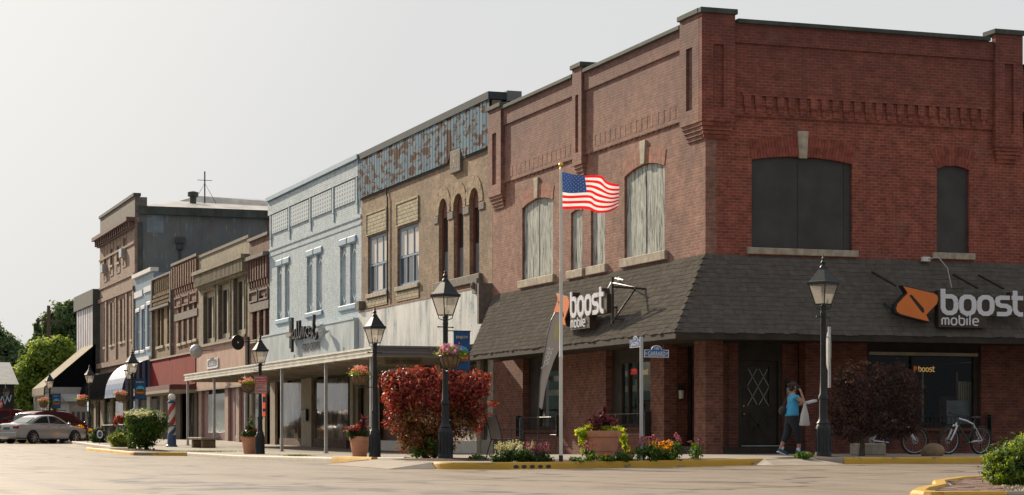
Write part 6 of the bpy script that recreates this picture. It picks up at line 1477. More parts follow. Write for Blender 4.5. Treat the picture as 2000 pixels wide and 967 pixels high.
# black bed fence
x, y = at(199, 104); x2, y2 = at(247, 96)
t_ = thing('bed_fence', 'low black iron fence around the far flower bed', 'fence'); m = MB(); m2 = MB(); z = Sy(60)
for i in range(25):
    f = i/24; px_, py_ = x+(x2-x)*f, y+(y2-y)*f; (m2 if i % 12 == 0 else m).tube([(px_, py_, z), (px_, py_, z+.85)], .02 if i % 12 else .03, 4)
m.tube([(x, y, z+.82), (x2, y2, z+.82)], .02, 5); m.tube([(x, y, z+.12), (x2, y2, z+.12)], .02, 5); m.build('bars', M['black_paint'], t_); m2.build('post', M['black_paint'], t_)

# boulder and concrete block, storm drain
x, y = at(1820, 46.4); m = MB(); m.ell((0, 0, .1), (.28, .2, .19), 20, 14)
for i, p in enumerate(m.v):
    v = Vector(p); n_ = math.sin(v.x*9+1)*.02+math.sin(v.z*13+v.x*5)*.015; q_ = 1+n_*2; xs_ = v.x*q_+.03*(v.z-.1)/.2; zz = v.z if v.x > -.1 else v.z*(1+(v.x+.1)*1.1); m.v[i] = (xs_*(1.0+.1*(v.x > .1)), v.y*q_, max(-.05, zz))
o = m.build('boulder', M['rock'], smooth=True); o.location = (x, y, S(x, y)); tag(o, 'smooth brown boulder lying in front of the bicycles', 'boulder')
x, y = at(1695, 47.5); m = MB(); m.box(-.36, .36, -.2, .2, 0, .27); o = m.build('concrete_block', M['conc'], bevel=.02); o.location = (x, y, S(x, y)); tag(o, 'pale concrete block on the pavement behind the maple trunk', 'block')
m = MB()
for i in range(5): xx = -7.8+i*.17; m.slab(PR(-8.07), [(xx+.055*math.cos(q_*.6283), G(xx, -8)+.05+.035*math.sin(q_*.6283)) for q_ in range(10)], (), -.0, .006)
dr_ = m.build('drain_holes', M['black_board']); dr_.name = 'storm_drain'; tag(dr_, 'row of dark drain holes in the yellow kerb face', 'drain')
# ================================================================== PLANTS
x, y = at(848, 46.6); z = S(x, y); k = 46.6
def bl(cx, cz, rx, rz, ry=.5, oy=0): bx, by = at(cx, k); return (bx, by+oy, hz(cz, k), rx/4055*k, ry, rz/4055*k)
t_ = thing('burning_bush', 'large red leaved bush behind the corner street lamp', 'bush')
leaves('crown', [bl(850, 768, 84, 44, .75), bl(800, 752, 52, 32, .6), bl(905, 755, 46, 36, .6), bl(765, 742, 22, 14, .35), bl(938, 740, 17, 16, .35), bl(925, 790, 22, 36, .4), bl(775, 785, 22, 34, .45), bl(830, 730, 22, 10, .3), bl(880, 728, 20, 10, .3)], 9500, .105, M['red_leaf'], t_, 21, clumps=60, spread=.17, elong=2.3)
sh_ = random.Random(5); leaves('stray_shoots', [bl(850+112*math.cos(a_)*sh_.uniform(.82, 1.0), 788+66*math.sin(a_)*-1*sh_.uniform(.85, 1.04)+(8 if math.sin(a_) < 0 else 0), sh_.uniform(5, 9), sh_.uniform(5, 11), .25) for a_ in [i*.33 for i in range(-2, 13)]], 900, .095, M['red_leaf'], t_, 24, clumps=14, spread=.4, elong=2.5)
leaves('lower_crown', [bl(850, 820, 70, 40, .7), bl(812, 858, 36, 30, .5), bl(855, 868, 30, 24, .5), bl(900, 826, 36, 26, .4), bl(795, 835, 28, 30, .4)], 5200, .10, M['orange_leaf'], t_, 22, clumps=34, spread=.2, elong=2.2)
leaves('green_shoots', [bl(842, 865, 30, 28, .4, -.25), bl(828, 882, 34, 14, .4, -.2)], 700, .09, M['green_leaf'], t_, 23, clumps=12, elong=2)
m = MB(); tops = [(at(px_, k)[0], at(px_, k)[1]+rnd.uniform(-.3, .3), hz(py_, k)) for px_, py_ in ((770, 770), (800, 745), (830, 750), (860, 745), (890, 760), (920, 770), (790, 830), (900, 830), (840, 780))]
bx, by = at(832, k); stems(m, (bx, by, z), tops, .03, .008); m.build('stem', M['bark'], t_, smooth=True)
# Japanese maple by the right windows
k = 46.0; x, y = at(1683, k); z = S(x, y)
t_ = thing('maple_tree', 'small dark purple maple growing at the kerb beside the bicycles', 'tree')
leaves('crown', [bl(1700, 762, 62, 42, .7), bl(1748, 745, 40, 34, .6), bl(1660, 760, 38, 44, .55), bl(1765, 785, 32, 46, .55), bl(1640, 800, 26, 36, .4), bl(1705, 815, 62, 36, .6), bl(1650, 838, 38, 20, .5), bl(1735, 838, 42, 20, .5), bl(1775, 830, 18, 22, .4), bl(1625, 845, 16, 8, .3)], 9500, .085, M['maple_leaf'], t_, 31, clumps=38, spread=.18, elong=2.6, droop=.8)
leaves('stray_shoots', [bl(1703+100*math.cos(a_)*sh_.uniform(.85, 1.0), 790+80*math.sin(a_)*-1*sh_.uniform(.85, 1.02), sh_.uniform(5, 9), sh_.uniform(4, 8), .25) for a_ in [i*.36 for i in range(-2, 13)]], 900, .08, M['maple_leaf'], t_, 32, clumps=14, spread=.4, elong=2.8)
m = MB(); m.tube([(x, y, z-.05), (x+.02, y, z+.25), (x-.02, y, z+.5)], [.08, .055, .05], 8)
stems(m, (x-.01, y, z+.42), [(at(px_, k)[0], y+rnd.uniform(-.3, .3), hz(py_, k)) for px_, py_ in ((1650, 800), (1690, 770), (1720, 760), (1755, 790), (1640, 840), (1740, 840))], .035, .01); m.build('trunk', M['bark'], t_, smooth=True)
# clipped bush on the island
k = 24.0; x, y = at(1992, k); z = ISZ-.03
t_ = thing('garden_bush', 'bright green garden bush on the traffic island in the near corner', 'bush')
leaves('crown', [bl(1992, 906, 52, 40, .4), bl(1962, 900, 28, 24, .3), bl(2020, 880, 44, 34, .3), bl(1950, 925, 22, 20, .25), bl(1975, 938, 36, 24, .3), bl(2040, 915, 50, 55, .4)], 15000, .036, M['lime_leaf2'] if 'lime_leaf2' in M else m_leaf('bush_leaf', [(.16, .27, .025), (.26, .38, .035), (.07, .14, .02), (.38, .46, .06)], .45), t_, 41, clumps=60, spread=.13, elong=1.6, shell_=.75)
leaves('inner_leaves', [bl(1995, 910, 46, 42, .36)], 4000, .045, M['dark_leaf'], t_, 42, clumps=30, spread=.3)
m = MB(); stems(m, (x, y, z), [(x+rnd.uniform(-.25, .25), y+rnd.uniform(-.2, .2), z+.3+rnd.uniform(0, .15)) for _ in range(9)], .012, .005, .03); m.build('stem', M['bark'], t_)

def flowerplant(px, D, h, w, n, label, fl, size=.05, leaf='green_leaf', group=None, spiky=False, nfl=14, name='flowering_plant', leafn=260):
    x, y = at(px, D); y = max(y, -7.85) if px < 1500 and px > 900 else y; z = S(x, y); t_ = thing(name, label, 'flowers', (x, y, z), 0, group)
    leaves('leaves', [(0, 0, h*.32, w*.5, .22, h*.32)], leafn, size*1.5, M[leaf], t_, int(px), clumps=12, spread=.3, elong=2.2)
    if nfl:
        m = MB(); hd = []
        for i in range(nfl):
            tx, ty, tz = rnd.uniform(-w*.5, w*.5), rnd.uniform(-.15, .15), h*rnd.uniform(.6, 1.0); m.tube([(tx*.5, ty*.5, 0), (tx*.8, ty, tz*.6), (tx, ty, tz)], .004, 4); hd.append((tx, ty, tz))
        m.build('stem', M['green_leaf'], t_)
        bs = [(a, b, c, .018 if spiky else size*.55, .018 if spiky else size*.5, .09 if spiky else size*.35) for a, b, c in hd]
        leaves('flowers', bs, nfl*(26 if spiky else 16), size*(.5 if spiky else .75), M[fl], t_, int(px)+1, clumps=4, spread=.35, elong=1.5)
        if fl == 'yellow_flower' or fl == 'magenta_flower':
            m = MB()
            for a, b, c in hd: m.ell((a, b-.01, c+.01), (.014, .014, .012), 6, 4)
            m.build('flower_heart', M['soil'], t_)
    return t_
flowerplant(993, 41.8, .38, .5, 3, 'white flowering spiky plants at the left end of the kerb bed', 'white_flower', .05, spiky=True, nfl=34, leafn=900, leaf='dark_leaf')
flowerplant(1026, 41.6, .36, .4, 3, 'white and green spiky plant beside the magenta ones', 'white_flower', .05, spiky=True, nfl=22, leafn=700)
flowerplant(1050, 41.5, .34, .45, 3, 'magenta flowering spiky plants left of the flagpole base', 'magenta_flower', .05, spiky=True, nfl=34, leafn=800, leaf='dark_leaf')
flowerplant(972, 42.0, .16, .25, 0, 'low grey green plant at the far left end of the kerb bed', 'white_flower', .045, nfl=0, leafn=260, leaf='dark_leaf', name='low_plant')
flowerplant(1134, 41.3, .14, .22, 0, 'small low green plant between the flagpole and the big planter', 'white_flower', .05, nfl=0, leafn=160, name='low_plant')
flowerplant(1157, 41.3, .42, .2, 3, 'pink coneflower in front of the big terracotta planter', 'magenta_flower', .055, nfl=7, leafn=170)
flowerplant(1198, 41.2, .16, .4, 3, 'low leafy plant with a few yellow blooms under the planter', 'yellow_flower', .05, nfl=4, leafn=330)
flowerplant(1240, 41.3, .30, .3, 3, 'leafy plant with one orange bloom left of the street sign post', 'yellow_flower', .05, nfl=3, leafn=650)
flowerplant(1288, 41.4, .50, .38, 3, 'tall pink coneflowers just right of the street sign post', 'magenta_flower', .06, nfl=20, leafn=520)
flowerplant(1318, 41.4, .40, .42, 3, 'yellow black eyed daisies in the middle of the kerb bed', 'yellow_flower', .065, nfl=24, leafn=700)
flowerplant(1348, 41.6, .55, .24, 3, 'tall pink coneflower right of the yellow daisies', 'magenta_flower', .06, nfl=9, leafn=320)
flowerplant(1381, 41.9, .48, .28, 3, 'faded coneflower at the right end of the kerb bed', 'magenta_flower', .045, nfl=7, leafn=420)
flowerplant(1572, 43.0, .17, .3, 0, 'small green weed in the mulch at the walking woman\'s feet', 'white_flower', .07, nfl=0, leafn=150, name='low_plant')
flowerplant(934, 44.0, .16, .28, 0, 'small green weed between the red bush and the patio chair', 'white_flower', .07, nfl=0, leafn=140, name='low_plant')
# grass in the pavement joints
for px, D, w in ((420, 78, 2.6), (583, 63, .9)):
    x, y = at(px, D); o = leaves('grass', [(x, y, S(x, y)+.02, w*.4, w*.6, .03)], 900, .06, M['green_leaf'], None, 3, elong=6, spread=.4, shell_=.1); tag(o, kind='stuff')
# far flower bed
k = 82.5
t_ = thing('flowering_bush', 'rounded green bush with pale flower tips at the far yellow kerb', 'bush')
leaves('crown', [bl(285, 835, 34, 30, .8), bl(270, 822, 22, 18, .6), bl(305, 825, 20, 20, .6), bl(282, 856, 26, 18, .6)], 9000, .10, M['green_leaf'], t_, 51, clumps=36, spread=.22)
leaves('flower_tips', [bl(283, 808, 30, 8, .7), bl(306, 816, 16, 9, .6), bl(262, 812, 14, 8, .6)], 1100, .09, M['white_flower'], t_, 52, clumps=30, spread=.3)
m = MB(); bx, by = at(285, k); stems(m, (bx, by, S(bx, by)), [(bx+rnd.uniform(-.5, .5), by+rnd.uniform(-.4, .4), 1.1) for _ in range(7)], .03, .01); m.build('stem', M['bark'], t_)
for px_, D, w, h, mt, lab in ((232, 92, 20, 13, 'yellow_green', 'low yellow green shrub at the far yellow kerb'), (240, 97, 18, 16, 'green_leaf', 'dark clipped shrub behind the low yellow green shrub'), (192, 103, 14, 14, 'dark_leaf', 'dark shrub behind the oval sign')):
    k = D; bx, by = at(px_, k); b_ = thing('low_shrub', lab, 'bush'); leaves('crown', [(bx, by, S(bx, by)+h/4055*k*.8, w/4055*k, .6, h/4055*k)], 2600, .11, M[mt], b_, px_, clumps=24, spread=.2)
    m = MB(); stems(m, (bx, by, S(bx, by)), [(bx+q, by, S(bx, by)+.4) for q in (-.2, 0, .2)], .02, .01); m.build('stem', M['bark'], b_)
k = 99; bx, by = at(235, k); b_ = thing('red_plant', 'red leaved plant above the low black fence', 'plant'); leaves('crown', [bl(235, 822, 11, 11, .3)], 900, .13, M['red_leaf'], b_, 61, elong=3); m = MB(); stems(m, (bx, by, S(bx, by)), [(bx+q, by, hz(822, k)) for q in (-.15, .1)], .02, .01); m.build('stem', M['bark'], b_)
k = 112; bx, by = at(157, k); b_ = thing('canna_plant', 'yellow and red flowers in the bed ahead of the silver car', 'flowers'); leaves('leaves', [bl(155, 852, 10, 12, .5)], 900, .16, M['green_leaf'], b_, 62); leaves('flowers', [bl(155, 836, 6, 6, .4), bl(162, 850, 4, 6, .4)], 120, .11, M['yellow_flower'], b_, 63); leaves('red_flowers', [bl(160, 845, 7, 9, .4)], 220, .14, M['red_leaf'], b_, 64)

# far trees
def tree(label, k_, blobs, tpx, mat, n, size, seed, dark='dark_leaf', group='trees beyond the end of the street', name='broadleaf_tree', **kw):
    global k
    k = k_; t_ = thing(name, label, 'tree', (0, 0, 0), 0, group)
    leaves('crown', [bl(cx, cz, rx, rz, rx/4055*k*.8) for cx, cz, rx, rz in blobs], n, size, mat, t_, seed, **kw)
    bx, by = at(tpx, k); m = MB(); m.tube([(bx, by, -.5), (bx, by, 1.5), (bx+.1, by, 3.5)], [.45, .35, .25], 8)
    stems(m, (bx, by, 2.8), [(at(b[0], k)[0], at(b[0], k)[1], hz(b[1], k)) for b in blobs], .22, .06, .4); m.build('trunk', M['bark'], t_); return t_
M['tree_leaf'] = m_leaf('tree_leaf', [(.15, .23, .045), (.22, .31, .06), (.10, .17, .035), (.28, .36, .08)], .45)
M['tree_dark'] = m_leaf('tree_dark', [(.09, .15, .075), (.13, .20, .095), (.075, .13, .065)], .45)  # leaf tones lightened to paint in distance haze
tree('bright green rounded tree leaning over the parked cars', 168, [(95, 705, 40, 42), (60, 745, 36, 42), (120, 690, 26, 26), (55, 800, 34, 48), (95, 780, 44, 50), (130, 720, 20, 26)], 80, M['tree_leaf'], 26000, .30, 71, clumps=50, spread=.16, shell_=.7)
tree('tall dark spreading tree behind the utility pole', 225, [(125, 625, 38, 30), (105, 640, 24, 28), (150, 640, 22, 36), (130, 680, 34, 36), (140, 600, 20, 12)], 130, M['tree_dark'], 15000, .40, 72, clumps=40, spread=.15, shell_=.65)
tree('dark tree mass at the left edge of the photo', 235, [(18, 690, 34, 34), (-15, 680, 30, 44), (35, 740, 36, 50)], 15, M['tree_dark'], 12000, .42, 73, clumps=36, spread=.16, shell_=.65)
tree('pointed dark conifer between the two broad trees', 222, [(72, 650, 9, 24), (72, 680, 18, 24), (70, 715, 26, 30), (52, 705, 18, 26)], 72, M['tree_dark'], 9000, .36, 74, clumps=34, spread=.14, name='conifer_tree')
tree('leafy tree seen under the tan awning', 185, [(125, 810, 32, 34), (95, 825, 30, 30), (155, 820, 16, 30)], 120, M['tree_dark'], 9000, .28, 75, clumps=36, spread=.15)

# ================================================================== CARS
def car(label, loc, rz, prof, gh, paint, L, W, wheels, wr, lamps, group=None, name='parked_car', rack=False):
    """prof: (x, z_bottom, z_belt, half width) from tail to nose; gh: (x, z, half width) glasshouse outline low-rear, roof-rear, roof-front, low-front"""
    t_ = thing(name, label, 'car', loc, rz, group)
    m = MB(); n = 13; vs = []; fs = []
    for x, zb, zt, hw in prof:
        sec = [(0, zb), (hw*.8, zb), (hw*.96, zb+.07), (hw, zb+(zt-zb)*.4), (hw*.985, zb+(zt-zb)*.72), (hw*.93, zt-.04), (hw*.80, zt+.005), (0, zt+.03)]
        for (a, z) in sec: vs.append((x, a, z))
        for (a, z) in sec[-2:0:-1]: vs.append((x, -a, z))
    q = 14
    for i in range(len(prof)-1):
        for j in range(q): fs.append((i*q+j, i*q+(j+1) % q, (i+1)*q+(j+1) % q, (i+1)*q+j))
    fs += [tuple(range(q)), tuple(range(len(vs)-q, len(vs)))]
    m.add(vs, fs); m.build('body', paint, t_, smooth=35)
    (xa, za, wa), (xb, zb_, wb), (xc, zc, wc), (xd, zd, wd) = gh
    m = MB(); sec = lambda x, z0, z1, w0, w1: None
    A_, B_, C_, D_2 = (Vector(q) for q in ((xa, wa, za), (xb, wb, zb_+.03), (xc, wc, zc+.03), (xd, wd, zd)))
    bz = lambda p, q, r_, n_: [(p*(1-t)**2+q*2*t*(1-t)+r_*t*t) for t in lin(0, 1, n_)]
    arc = [A_]+bz(A_.lerp(B_, .62), B_, B_.lerp(C_, .42), 5)+bz(B_.lerp(C_, .58), C_, C_.lerp(D_2, .35), 5)+[D_2]
    N_ = len(arc); vs = []
    for p in arc: vs += [(p.x, p.y, p.z), (p.x, p.y*.82, p.z+(.03 if 0 < arc.index(p) < N_-1 else 0)), (p.x, -p.y*.82, p.z+(.03 if 0 < arc.index(p) < N_-1 else 0)), (p.x, -p.y, p.z)]
    fs = [(i*4+j, i*4+j+1, i*4+5+j, i*4+4+j) for i in range(N_-1) for j in range(3)]
    sideL = [i*4 for i in range(N_)]; sideR = [i*4+3 for i in range(N_)]
    m.add(vs, fs+[tuple(sideL), tuple(reversed(sideR))]); m.build('cabin', paint, t_, smooth=40)
    m = MB()
    cen = sum(arc, Vector())/N_
    for s_ in (1, -1):                          # side glass, split by the door pillar
        ins = [Vector((cen.x+(p.x-cen.x)*.80+.05, p.y, cen.z-.02+(p.z-cen.z)*.80)) for p in arc]
        ys = lambda z: wa+(wb-wa)*max(0, min(1, (z-za)/(zb_-za)))
        for lo_x, hi_x in ((-9, cen.x-.03), (cen.x+.05, 9)):
            pg = [(max(lo_x, min(hi_x, p.x)), p.z) for p in ins]; q = []
            for a in pg:
                if not q or (abs(a[0]-q[-1][0])+abs(a[1]-q[-1][1])) > .01: q.append(a)
            zb2 = ins[0].z
            if lo_x < 0: q = [a for a in q if a[0] < hi_x-.001]+[(hi_x, max(p.z for p in ins)-.01), (hi_x, zb2)]
            else: q = [(lo_x, zb2), (lo_x, max(p.z for p in ins)-.01)]+[a for a in q if a[0] > lo_x+.001]
            m.add([(a, s_*(ys(z)+.012), z) for a, z in q], [tuple(range(len(q)))])
    for (p, q) in ((arc[0].lerp(arc[1], .1), arc[1].lerp(arc[2], .9)), (arc[-1].lerp(arc[-2], .08), arc[-2].lerp(arc[-3], .9))):
        o_ = Vector((-.03 if p.x < cen.x else .03, 0, .035)); m.quad(*(tuple(v+o_) for v in (Vector((p.x, p.y*.86, p.z)), Vector((p.x, -p.y*.86, p.z)), Vector((q.x, -q.y*.84, q.z)), Vector((q.x, q.y*.84, q.z)))))
    m.build('glass', M['car_glass'], t_, recalc=False)
    m = MB(); rw = wb+.02
    if False: m.add([(xb-.05, rw, zb_-.03), (xc+.05, rw, zc-.03), (xc+.05, -rw, zc-.03), (xb-.05, -rw, zb_-.03), (xb+.1, rw*.8, zb_+.035), (xc-.1, rw*.8, zc+.035), (xc-.1, -rw*.8, zc+.035), (xb+.1, -rw*.8, zb_+.035)], [(4, 5, 6, 7), (0, 1, 5, 4), (1, 2, 6, 5), (2, 3, 7, 6), (3, 0, 4, 7)])
    m = MB()
    for xw in wheels:
        for s_ in (1, -1):
            yy = s_*(W/2-.01); m = MB()
            m.lathe(0, 0, [(wr*.7, -.11), (wr*.98, -.10), (wr, -.04), (wr, .06), (wr*.97, .10), (wr*.7, .105)], 24); ty = m.build('tyre', M['tyre'], None, smooth=30)
            wh = thing('wheel_', None, None); wh.name = 'wheel'; wh.parent = t_; wh.location = (xw, yy, wr); wh.rotation_euler = (R(-90*s_), 0, 0); ty.parent = wh
            m = MB(); m.lathe(0, 0, [(wr*.68, .07), (wr*.66, .108), (wr*.6, .10), (wr*.55, .07)], 20)
            for q_ in range(7): th = q_*2*math.pi/7; m.tube([(.03*math.cos(th), .03*math.sin(th), .1), (wr*.62*math.cos(th), wr*.62*math.sin(th), .1)], .03, 5)
            m.lathe(0, 0, [(.06, .08), (.05, .12)], 10); m.build('rim', M['alloy'], wh)
            m = MB(); m.lathe(0, 0, [(wr*1.13, -.05), (wr*1.13, .012)], 24); ar = m.build('wheel_arch', M['black_paint'], t_, xf=Matrix.Translation((xw, s_*(W/2-.012), wr+.02)) @ Matrix.Rotation(R(-90*s_), 4, 'X'))
    for nm, bxs, mt in lamps:
        for b in bxs: m = MB(); m.box(*b); m.build(nm, mt, t_, bevel=.015)
    if rack:
        for s_ in (1, -1): m = MB(); m.tube([(xb+.1, s_*rw*.85, zb_+.07), (xc-.1, s_*rw*.85, zc+.07)], .025, 6); m.build('roof_rail', M['black_paint'], t_)
    for s_ in (1, -1): m = MB(); m.ell((xd-.25, s_*(W/2+.04), zd+.06), (.07, .1, .07), 8, 6); m.build('mirror', paint, t_, smooth=True)
    m = MB()
    for s_ in (1, -1):
        for f in (.42, .68): xm = xa+(xd-xa)*f; m.box(xm, xm+.16, s_*(W/2)-.012, s_*(W/2)+.018, za-.14, za-.11)
    m.build('door_handle', paint, t_)
    return t_
t = NT('car_glass'); t.set(col=(.02, .025, .028), rough=.05, spec=.8); M['car_glass'] = t.mat
M['tyre'] = m_plain('tyre', (.018, .018, .018), .8); M['alloy'] = m_plain('alloy', (.45, .45, .46), .35, .7)
def paint(name, col, metal=.5):
    t = NT(name); t.set(col=col, rough=.32, metal=metal, spec=.5, coat=.6); return t.mat
silver = paint('silver_paint', (.50, .53, .57), .6); redp = paint('red_paint', (.22, .02, .025), .3); marp = paint('maroon_paint', (.15, .018, .02), .3)
tail = m_plain('tail_red', (.3, .03, .03), .25); head = m_plain('head_lamp', (.5, .5, .48), .2)
sed = [(0, .34, .78, .66), (.06, .28, .98, .80), (.3, .24, 1.04, .87), (.9, .22, 1.03, .90), (1.6, .2, .99, .91), (2.6, .2, .97, .91), (3.4, .2, .96, .91), (3.7, .2, .94, .90), (4.3, .22, .84, .86), (4.65, .24, .74, .76), (4.8, .32, .62, .60)]
ang = math.atan2(.555, .832)
def carloc(px, D, back=2.4): x, y = at(px, D); return (x-back*math.cos(ang), y-back*math.sin(ang), G(x, y)+.0)
car('silver saloon parked nose in at the kerb, tail lights towards the camera', carloc(84, 108.5), ang, sed, [(.75, 1.02, .74), (1.65, 1.42, .60), (2.75, 1.44, .60), (3.6, .96, .74)], silver, 4.8, 1.82, (.98, 3.78), .33,
    [('tail_lamp', [(-.02, .12, .5, .84, .78, .93), (-.02, .12, -.84, -.5, .78, .93)], tail), ('head_lamp', [(4.5, 4.66, .5, .74, .6, .72), (4.5, 4.66, -.74, -.5, .6, .72)], head), ('number_plate', [(-.012, .03, -.25, .25, .72, .86)], M['pane_board']), ('bumper', [(-.05, .2, -.78, .78, .36, .58)], silver)])
van = [(0, .38, 1.0, .74), (.08, .3, 1.12, .88), (.8, .24, 1.14, .95), (2.0, .22, 1.12, .96), (3.4, .22, 1.08, .96), (3.9, .22, 1.04, .94), (4.5, .24, .90, .88), (4.85, .3, .72, .7)]
car('maroon people carrier parked beyond the silver saloon', carloc(106, 113.2), ang, van, [(.1, 1.13, .84), (.45, 1.68, .70), (2.8, 1.70, .70), (3.95, 1.05, .82)], marp, 4.9, 1.95, (.95, 3.9), .34,
    [('tail_lamp', [(-.02, .1, .72, .9, .9, 1.25), (-.02, .1, -.9, -.72, .9, 1.25)], tail), ('head_lamp', [(4.6, 4.8, .5, .78, .68, .82), (4.6, 4.8, -.78, -.5, .68, .82)], head)], rack=True)
car('red estate car with roof rails at the left edge behind the silver saloon', carloc(22, 113.5), ang, van, [(.06, 1.14, .86), (.3, 1.78, .74), (2.9, 1.80, .74), (3.8, 1.06, .82)], redp, 4.9, 1.95, (.95, 3.9), .36,
    [('tail_lamp', [(-.02, .1, .72, .9, .9, 1.25), (-.02, .1, -.9, -.72, .9, 1.25)], tail), ('head_lamp', [(4.6, 4.8, .5, .78, .68, .82), (4.6, 4.8, -.78, -.5, .68, .82)], head)], rack=True)

# ================================================================== BICYCLES
def bicycle(label, loc, rz, fmat, fmat2, lean=R(4)):
    t_ = thing('bicycle', label, 'bicycle', loc, rz); t_.rotation_euler = (lean, 0, rz)
    r = .335; rh = (0, 0, r); fh_ = (1.05, 0, r); bb = (.41, 0, .29); st = (.27, 0, .77); hb = (.83, 0, .76); ht = (.80, 0, .88)
    m = MB(); m.tube([st, bb], .017, 8); m.tube([hb, bb], .022, 8); m.tube([ht, hb], .024, 8); m.build('frame', fmat2, t_, smooth=True)
    m = MB(); m.tube([(.79, 0, .86), (.5, 0, .80), (.275, 0, .72)], .019, 8); 
    for s_ in (.05, -.05): m.tube([(st[0]+.01, s_*.3, st[2]-.06), (0, s_, r)], .01, 6); m.tube([(bb[0], s_*.6, bb[2]), (0, s_, r)], .011, 6)
    m.build('frame_tubes', fmat, t_, smooth=True)
    m = MB(); m.tube([hb, (.855, 0, .70)], .02, 6); m.tube([(.86, -.06, .69), (.86, .06, .69)], .02, 6)
    for s_ in (.06, -.06): m.tube([(.86, s_, .70), (.93, s_, .55), (1.05, s_, r)], [.022, .022, .013], 8)
    m.build('fork', M['tm_white'], t_, smooth=True)
    for c in (rh, fh_):
        w = thing('wheel_', None, None); w.name = 'wheel'; w.parent = t_; w.location = c
        m = MB(); m.tube([(r*math.cos(k*math.pi/18)*.955, 0, r*math.sin(k*math.pi/18)*.955) for k in range(36)], .031, 8, closed=True); m.build('tyre', M['tyre'], w, smooth=True)
        m = MB(); m.tube([(r*math.cos(k*math.pi/18)*.865, 0, r*math.sin(k*math.pi/18)*.865) for k in range(36)], .010, 6, closed=True); m.build('rim', M['alloy'], w, smooth=True)
        m = MB()
        for k in range(28): a = k*2*math.pi/28; m.tube([(.02*math.cos(a+1.2), (-1)**k*.025, .02*math.sin(a+1.2)), (r*.86*math.cos(a), 0, r*.86*math.sin(a))], .0016, 3, cap=False)
        m.build('spokes', M['alloy'], w)
        m = MB(); m.tube([(0, -.06, 0), (0, .06, 0)], .018, 8); m.build('hub', M['black_paint'], w)
        m = MB(); m.tube([(.07*math.cos(k*math.pi/8), -.035, .07*math.sin(k*math.pi/8)) for k in range(16)], .008, 4, closed=True)
        for k in range(5): m.tube([(0, -.035, 0), (.07*math.cos(k*1.257), -.035, .07*math.sin(k*1.257))], .005, 4)
        m.build('brake_disc', M['silver_metal'], w)
    m = MB(); m.tube([st, (.245, 0, .86)], .014, 8); m.build('seat_post', M['black_paint'], t_)
    m = MB(); m.ell((.235, 0, .885), (.13, .065, .025), 12, 6); m.ell((.14, 0, .89), (.06, .085, .025), 10, 6); m.build('saddle', M['black_paint'], t_, smooth=True)
    m = MB(); m.tube([ht, (.79, 0, .93), (.86, 0, .945)], .016, 6); m.tube([(.80, -.31, .965), (.86, -.1, .945), (.86, .1, .945), (.80, .31, .965)], .012, 6); m.tube([(.79, -.33, .965), (.81, -.22, .962)], .018, 6); m.tube([(.79, .33, .965), (.81, .22, .962)], .018, 6); m.tube([(.86, -.2, .93), (.93, -.24, .90)], .007, 4); m.build('handlebar', M['black_paint'], t_, smooth=True)
    m = MB(); m.tube([(bb[0]+.095*math.cos(k*math.pi/8), -.05, bb[2]+.095*math.sin(k*math.pi/8)) for k in range(16)], .007, 4, closed=True); m.tube([(bb[0], -.06, bb[2]), (bb[0]+.1, -.07, bb[2]-.13)], .011, 6); m.tube([(bb[0], .06, bb[2]), (bb[0]-.1, .07, bb[2]+.13)], .011, 6)
    m.tube([(bb[0], -.05, bb[2]+.095), (0, -.05, r+.04)], .004, 4); m.tube([(bb[0], -.05, bb[2]-.095), (.02, -.05, r-.12), (0, -.05, r-.04)], .004, 4); m.build('crankset', M['black_paint'], t_)
    m = MB(); m.box(bb[0]+.05, bb[0]+.15, -.16, -.07, bb[2]-.145, bb[2]-.12); m.box(bb[0]-.15, bb[0]-.05, .07, .16, bb[2]+.12, bb[2]+.145); m.build('pedal', M['black_paint'], t_)
    return t_
Db = 49.6
xr_, yr_ = at(1914, Db); a_ = math.atan2(-.23, -.972); bicycle('black and white mountain bike facing left behind the boulder', (xr_, yr_, S(xr_, yr_)), a_, M['tm_white'], m_plain('bike_green', (.02, .05, .035), .35), R(-5))
xr_, yr_ = at(1790-88, 49.0); bicycle('second mountain bike facing right, rear half hidden by the maple', (xr_, yr_, S(xr_, yr_)), math.atan2(-.2, .98), M['tm_white'], M['black_paint'], R(5))

# ================================================================== WALKING WOMAN
def skin(name, nodes, edges, mat, parent, sub=2, root=0):
    names = list(nodes); me = bpy.data.meshes.new(name); me.from_pydata([nodes[n][0] for n in names], [(names.index(a), names.index(b)) for a, b in edges], [])
    o = bpy.data.objects.new(name, me); COL.objects.link(o); o.parent = parent; me.materials.append(mat)
    sk = o.modifiers.new('skin', 'SKIN'); sk.use_smooth_shade = True; sk.branch_smoothing = .6
    if not me.skin_vertices: bpy.context.view_layer.objects.active = o
    for i, n in enumerate(names):
        r = nodes[n][1]; r = r if isinstance(r, tuple) else (r, r); sv = me.skin_vertices[0].data[i]; sv.radius = r; sv.use_root = (i == root)
    ss = o.modifiers.new('sub', 'SUBSURF'); ss.levels = sub; ss.render_levels = sub
    bpy.context.view_layer.update()
    dg = bpy.context.evaluated_depsgraph_get(); me2 = bpy.data.meshes.new_from_object(o.evaluated_get(dg)); o.modifiers.clear(); o.data = me2; me2.materials.clear(); me2.materials.append(mat); me2.shade_smooth()
    return o
x, y = at(1549, 47.5)
W1 = thing('person', 'woman in a turquoise top and dark cropped trousers walking right while on the phone', 'person', (x, y, S(x, y)), R(-4))
sk_m = m_plain('skin', (.42, .23, .16), .55, var=.06)
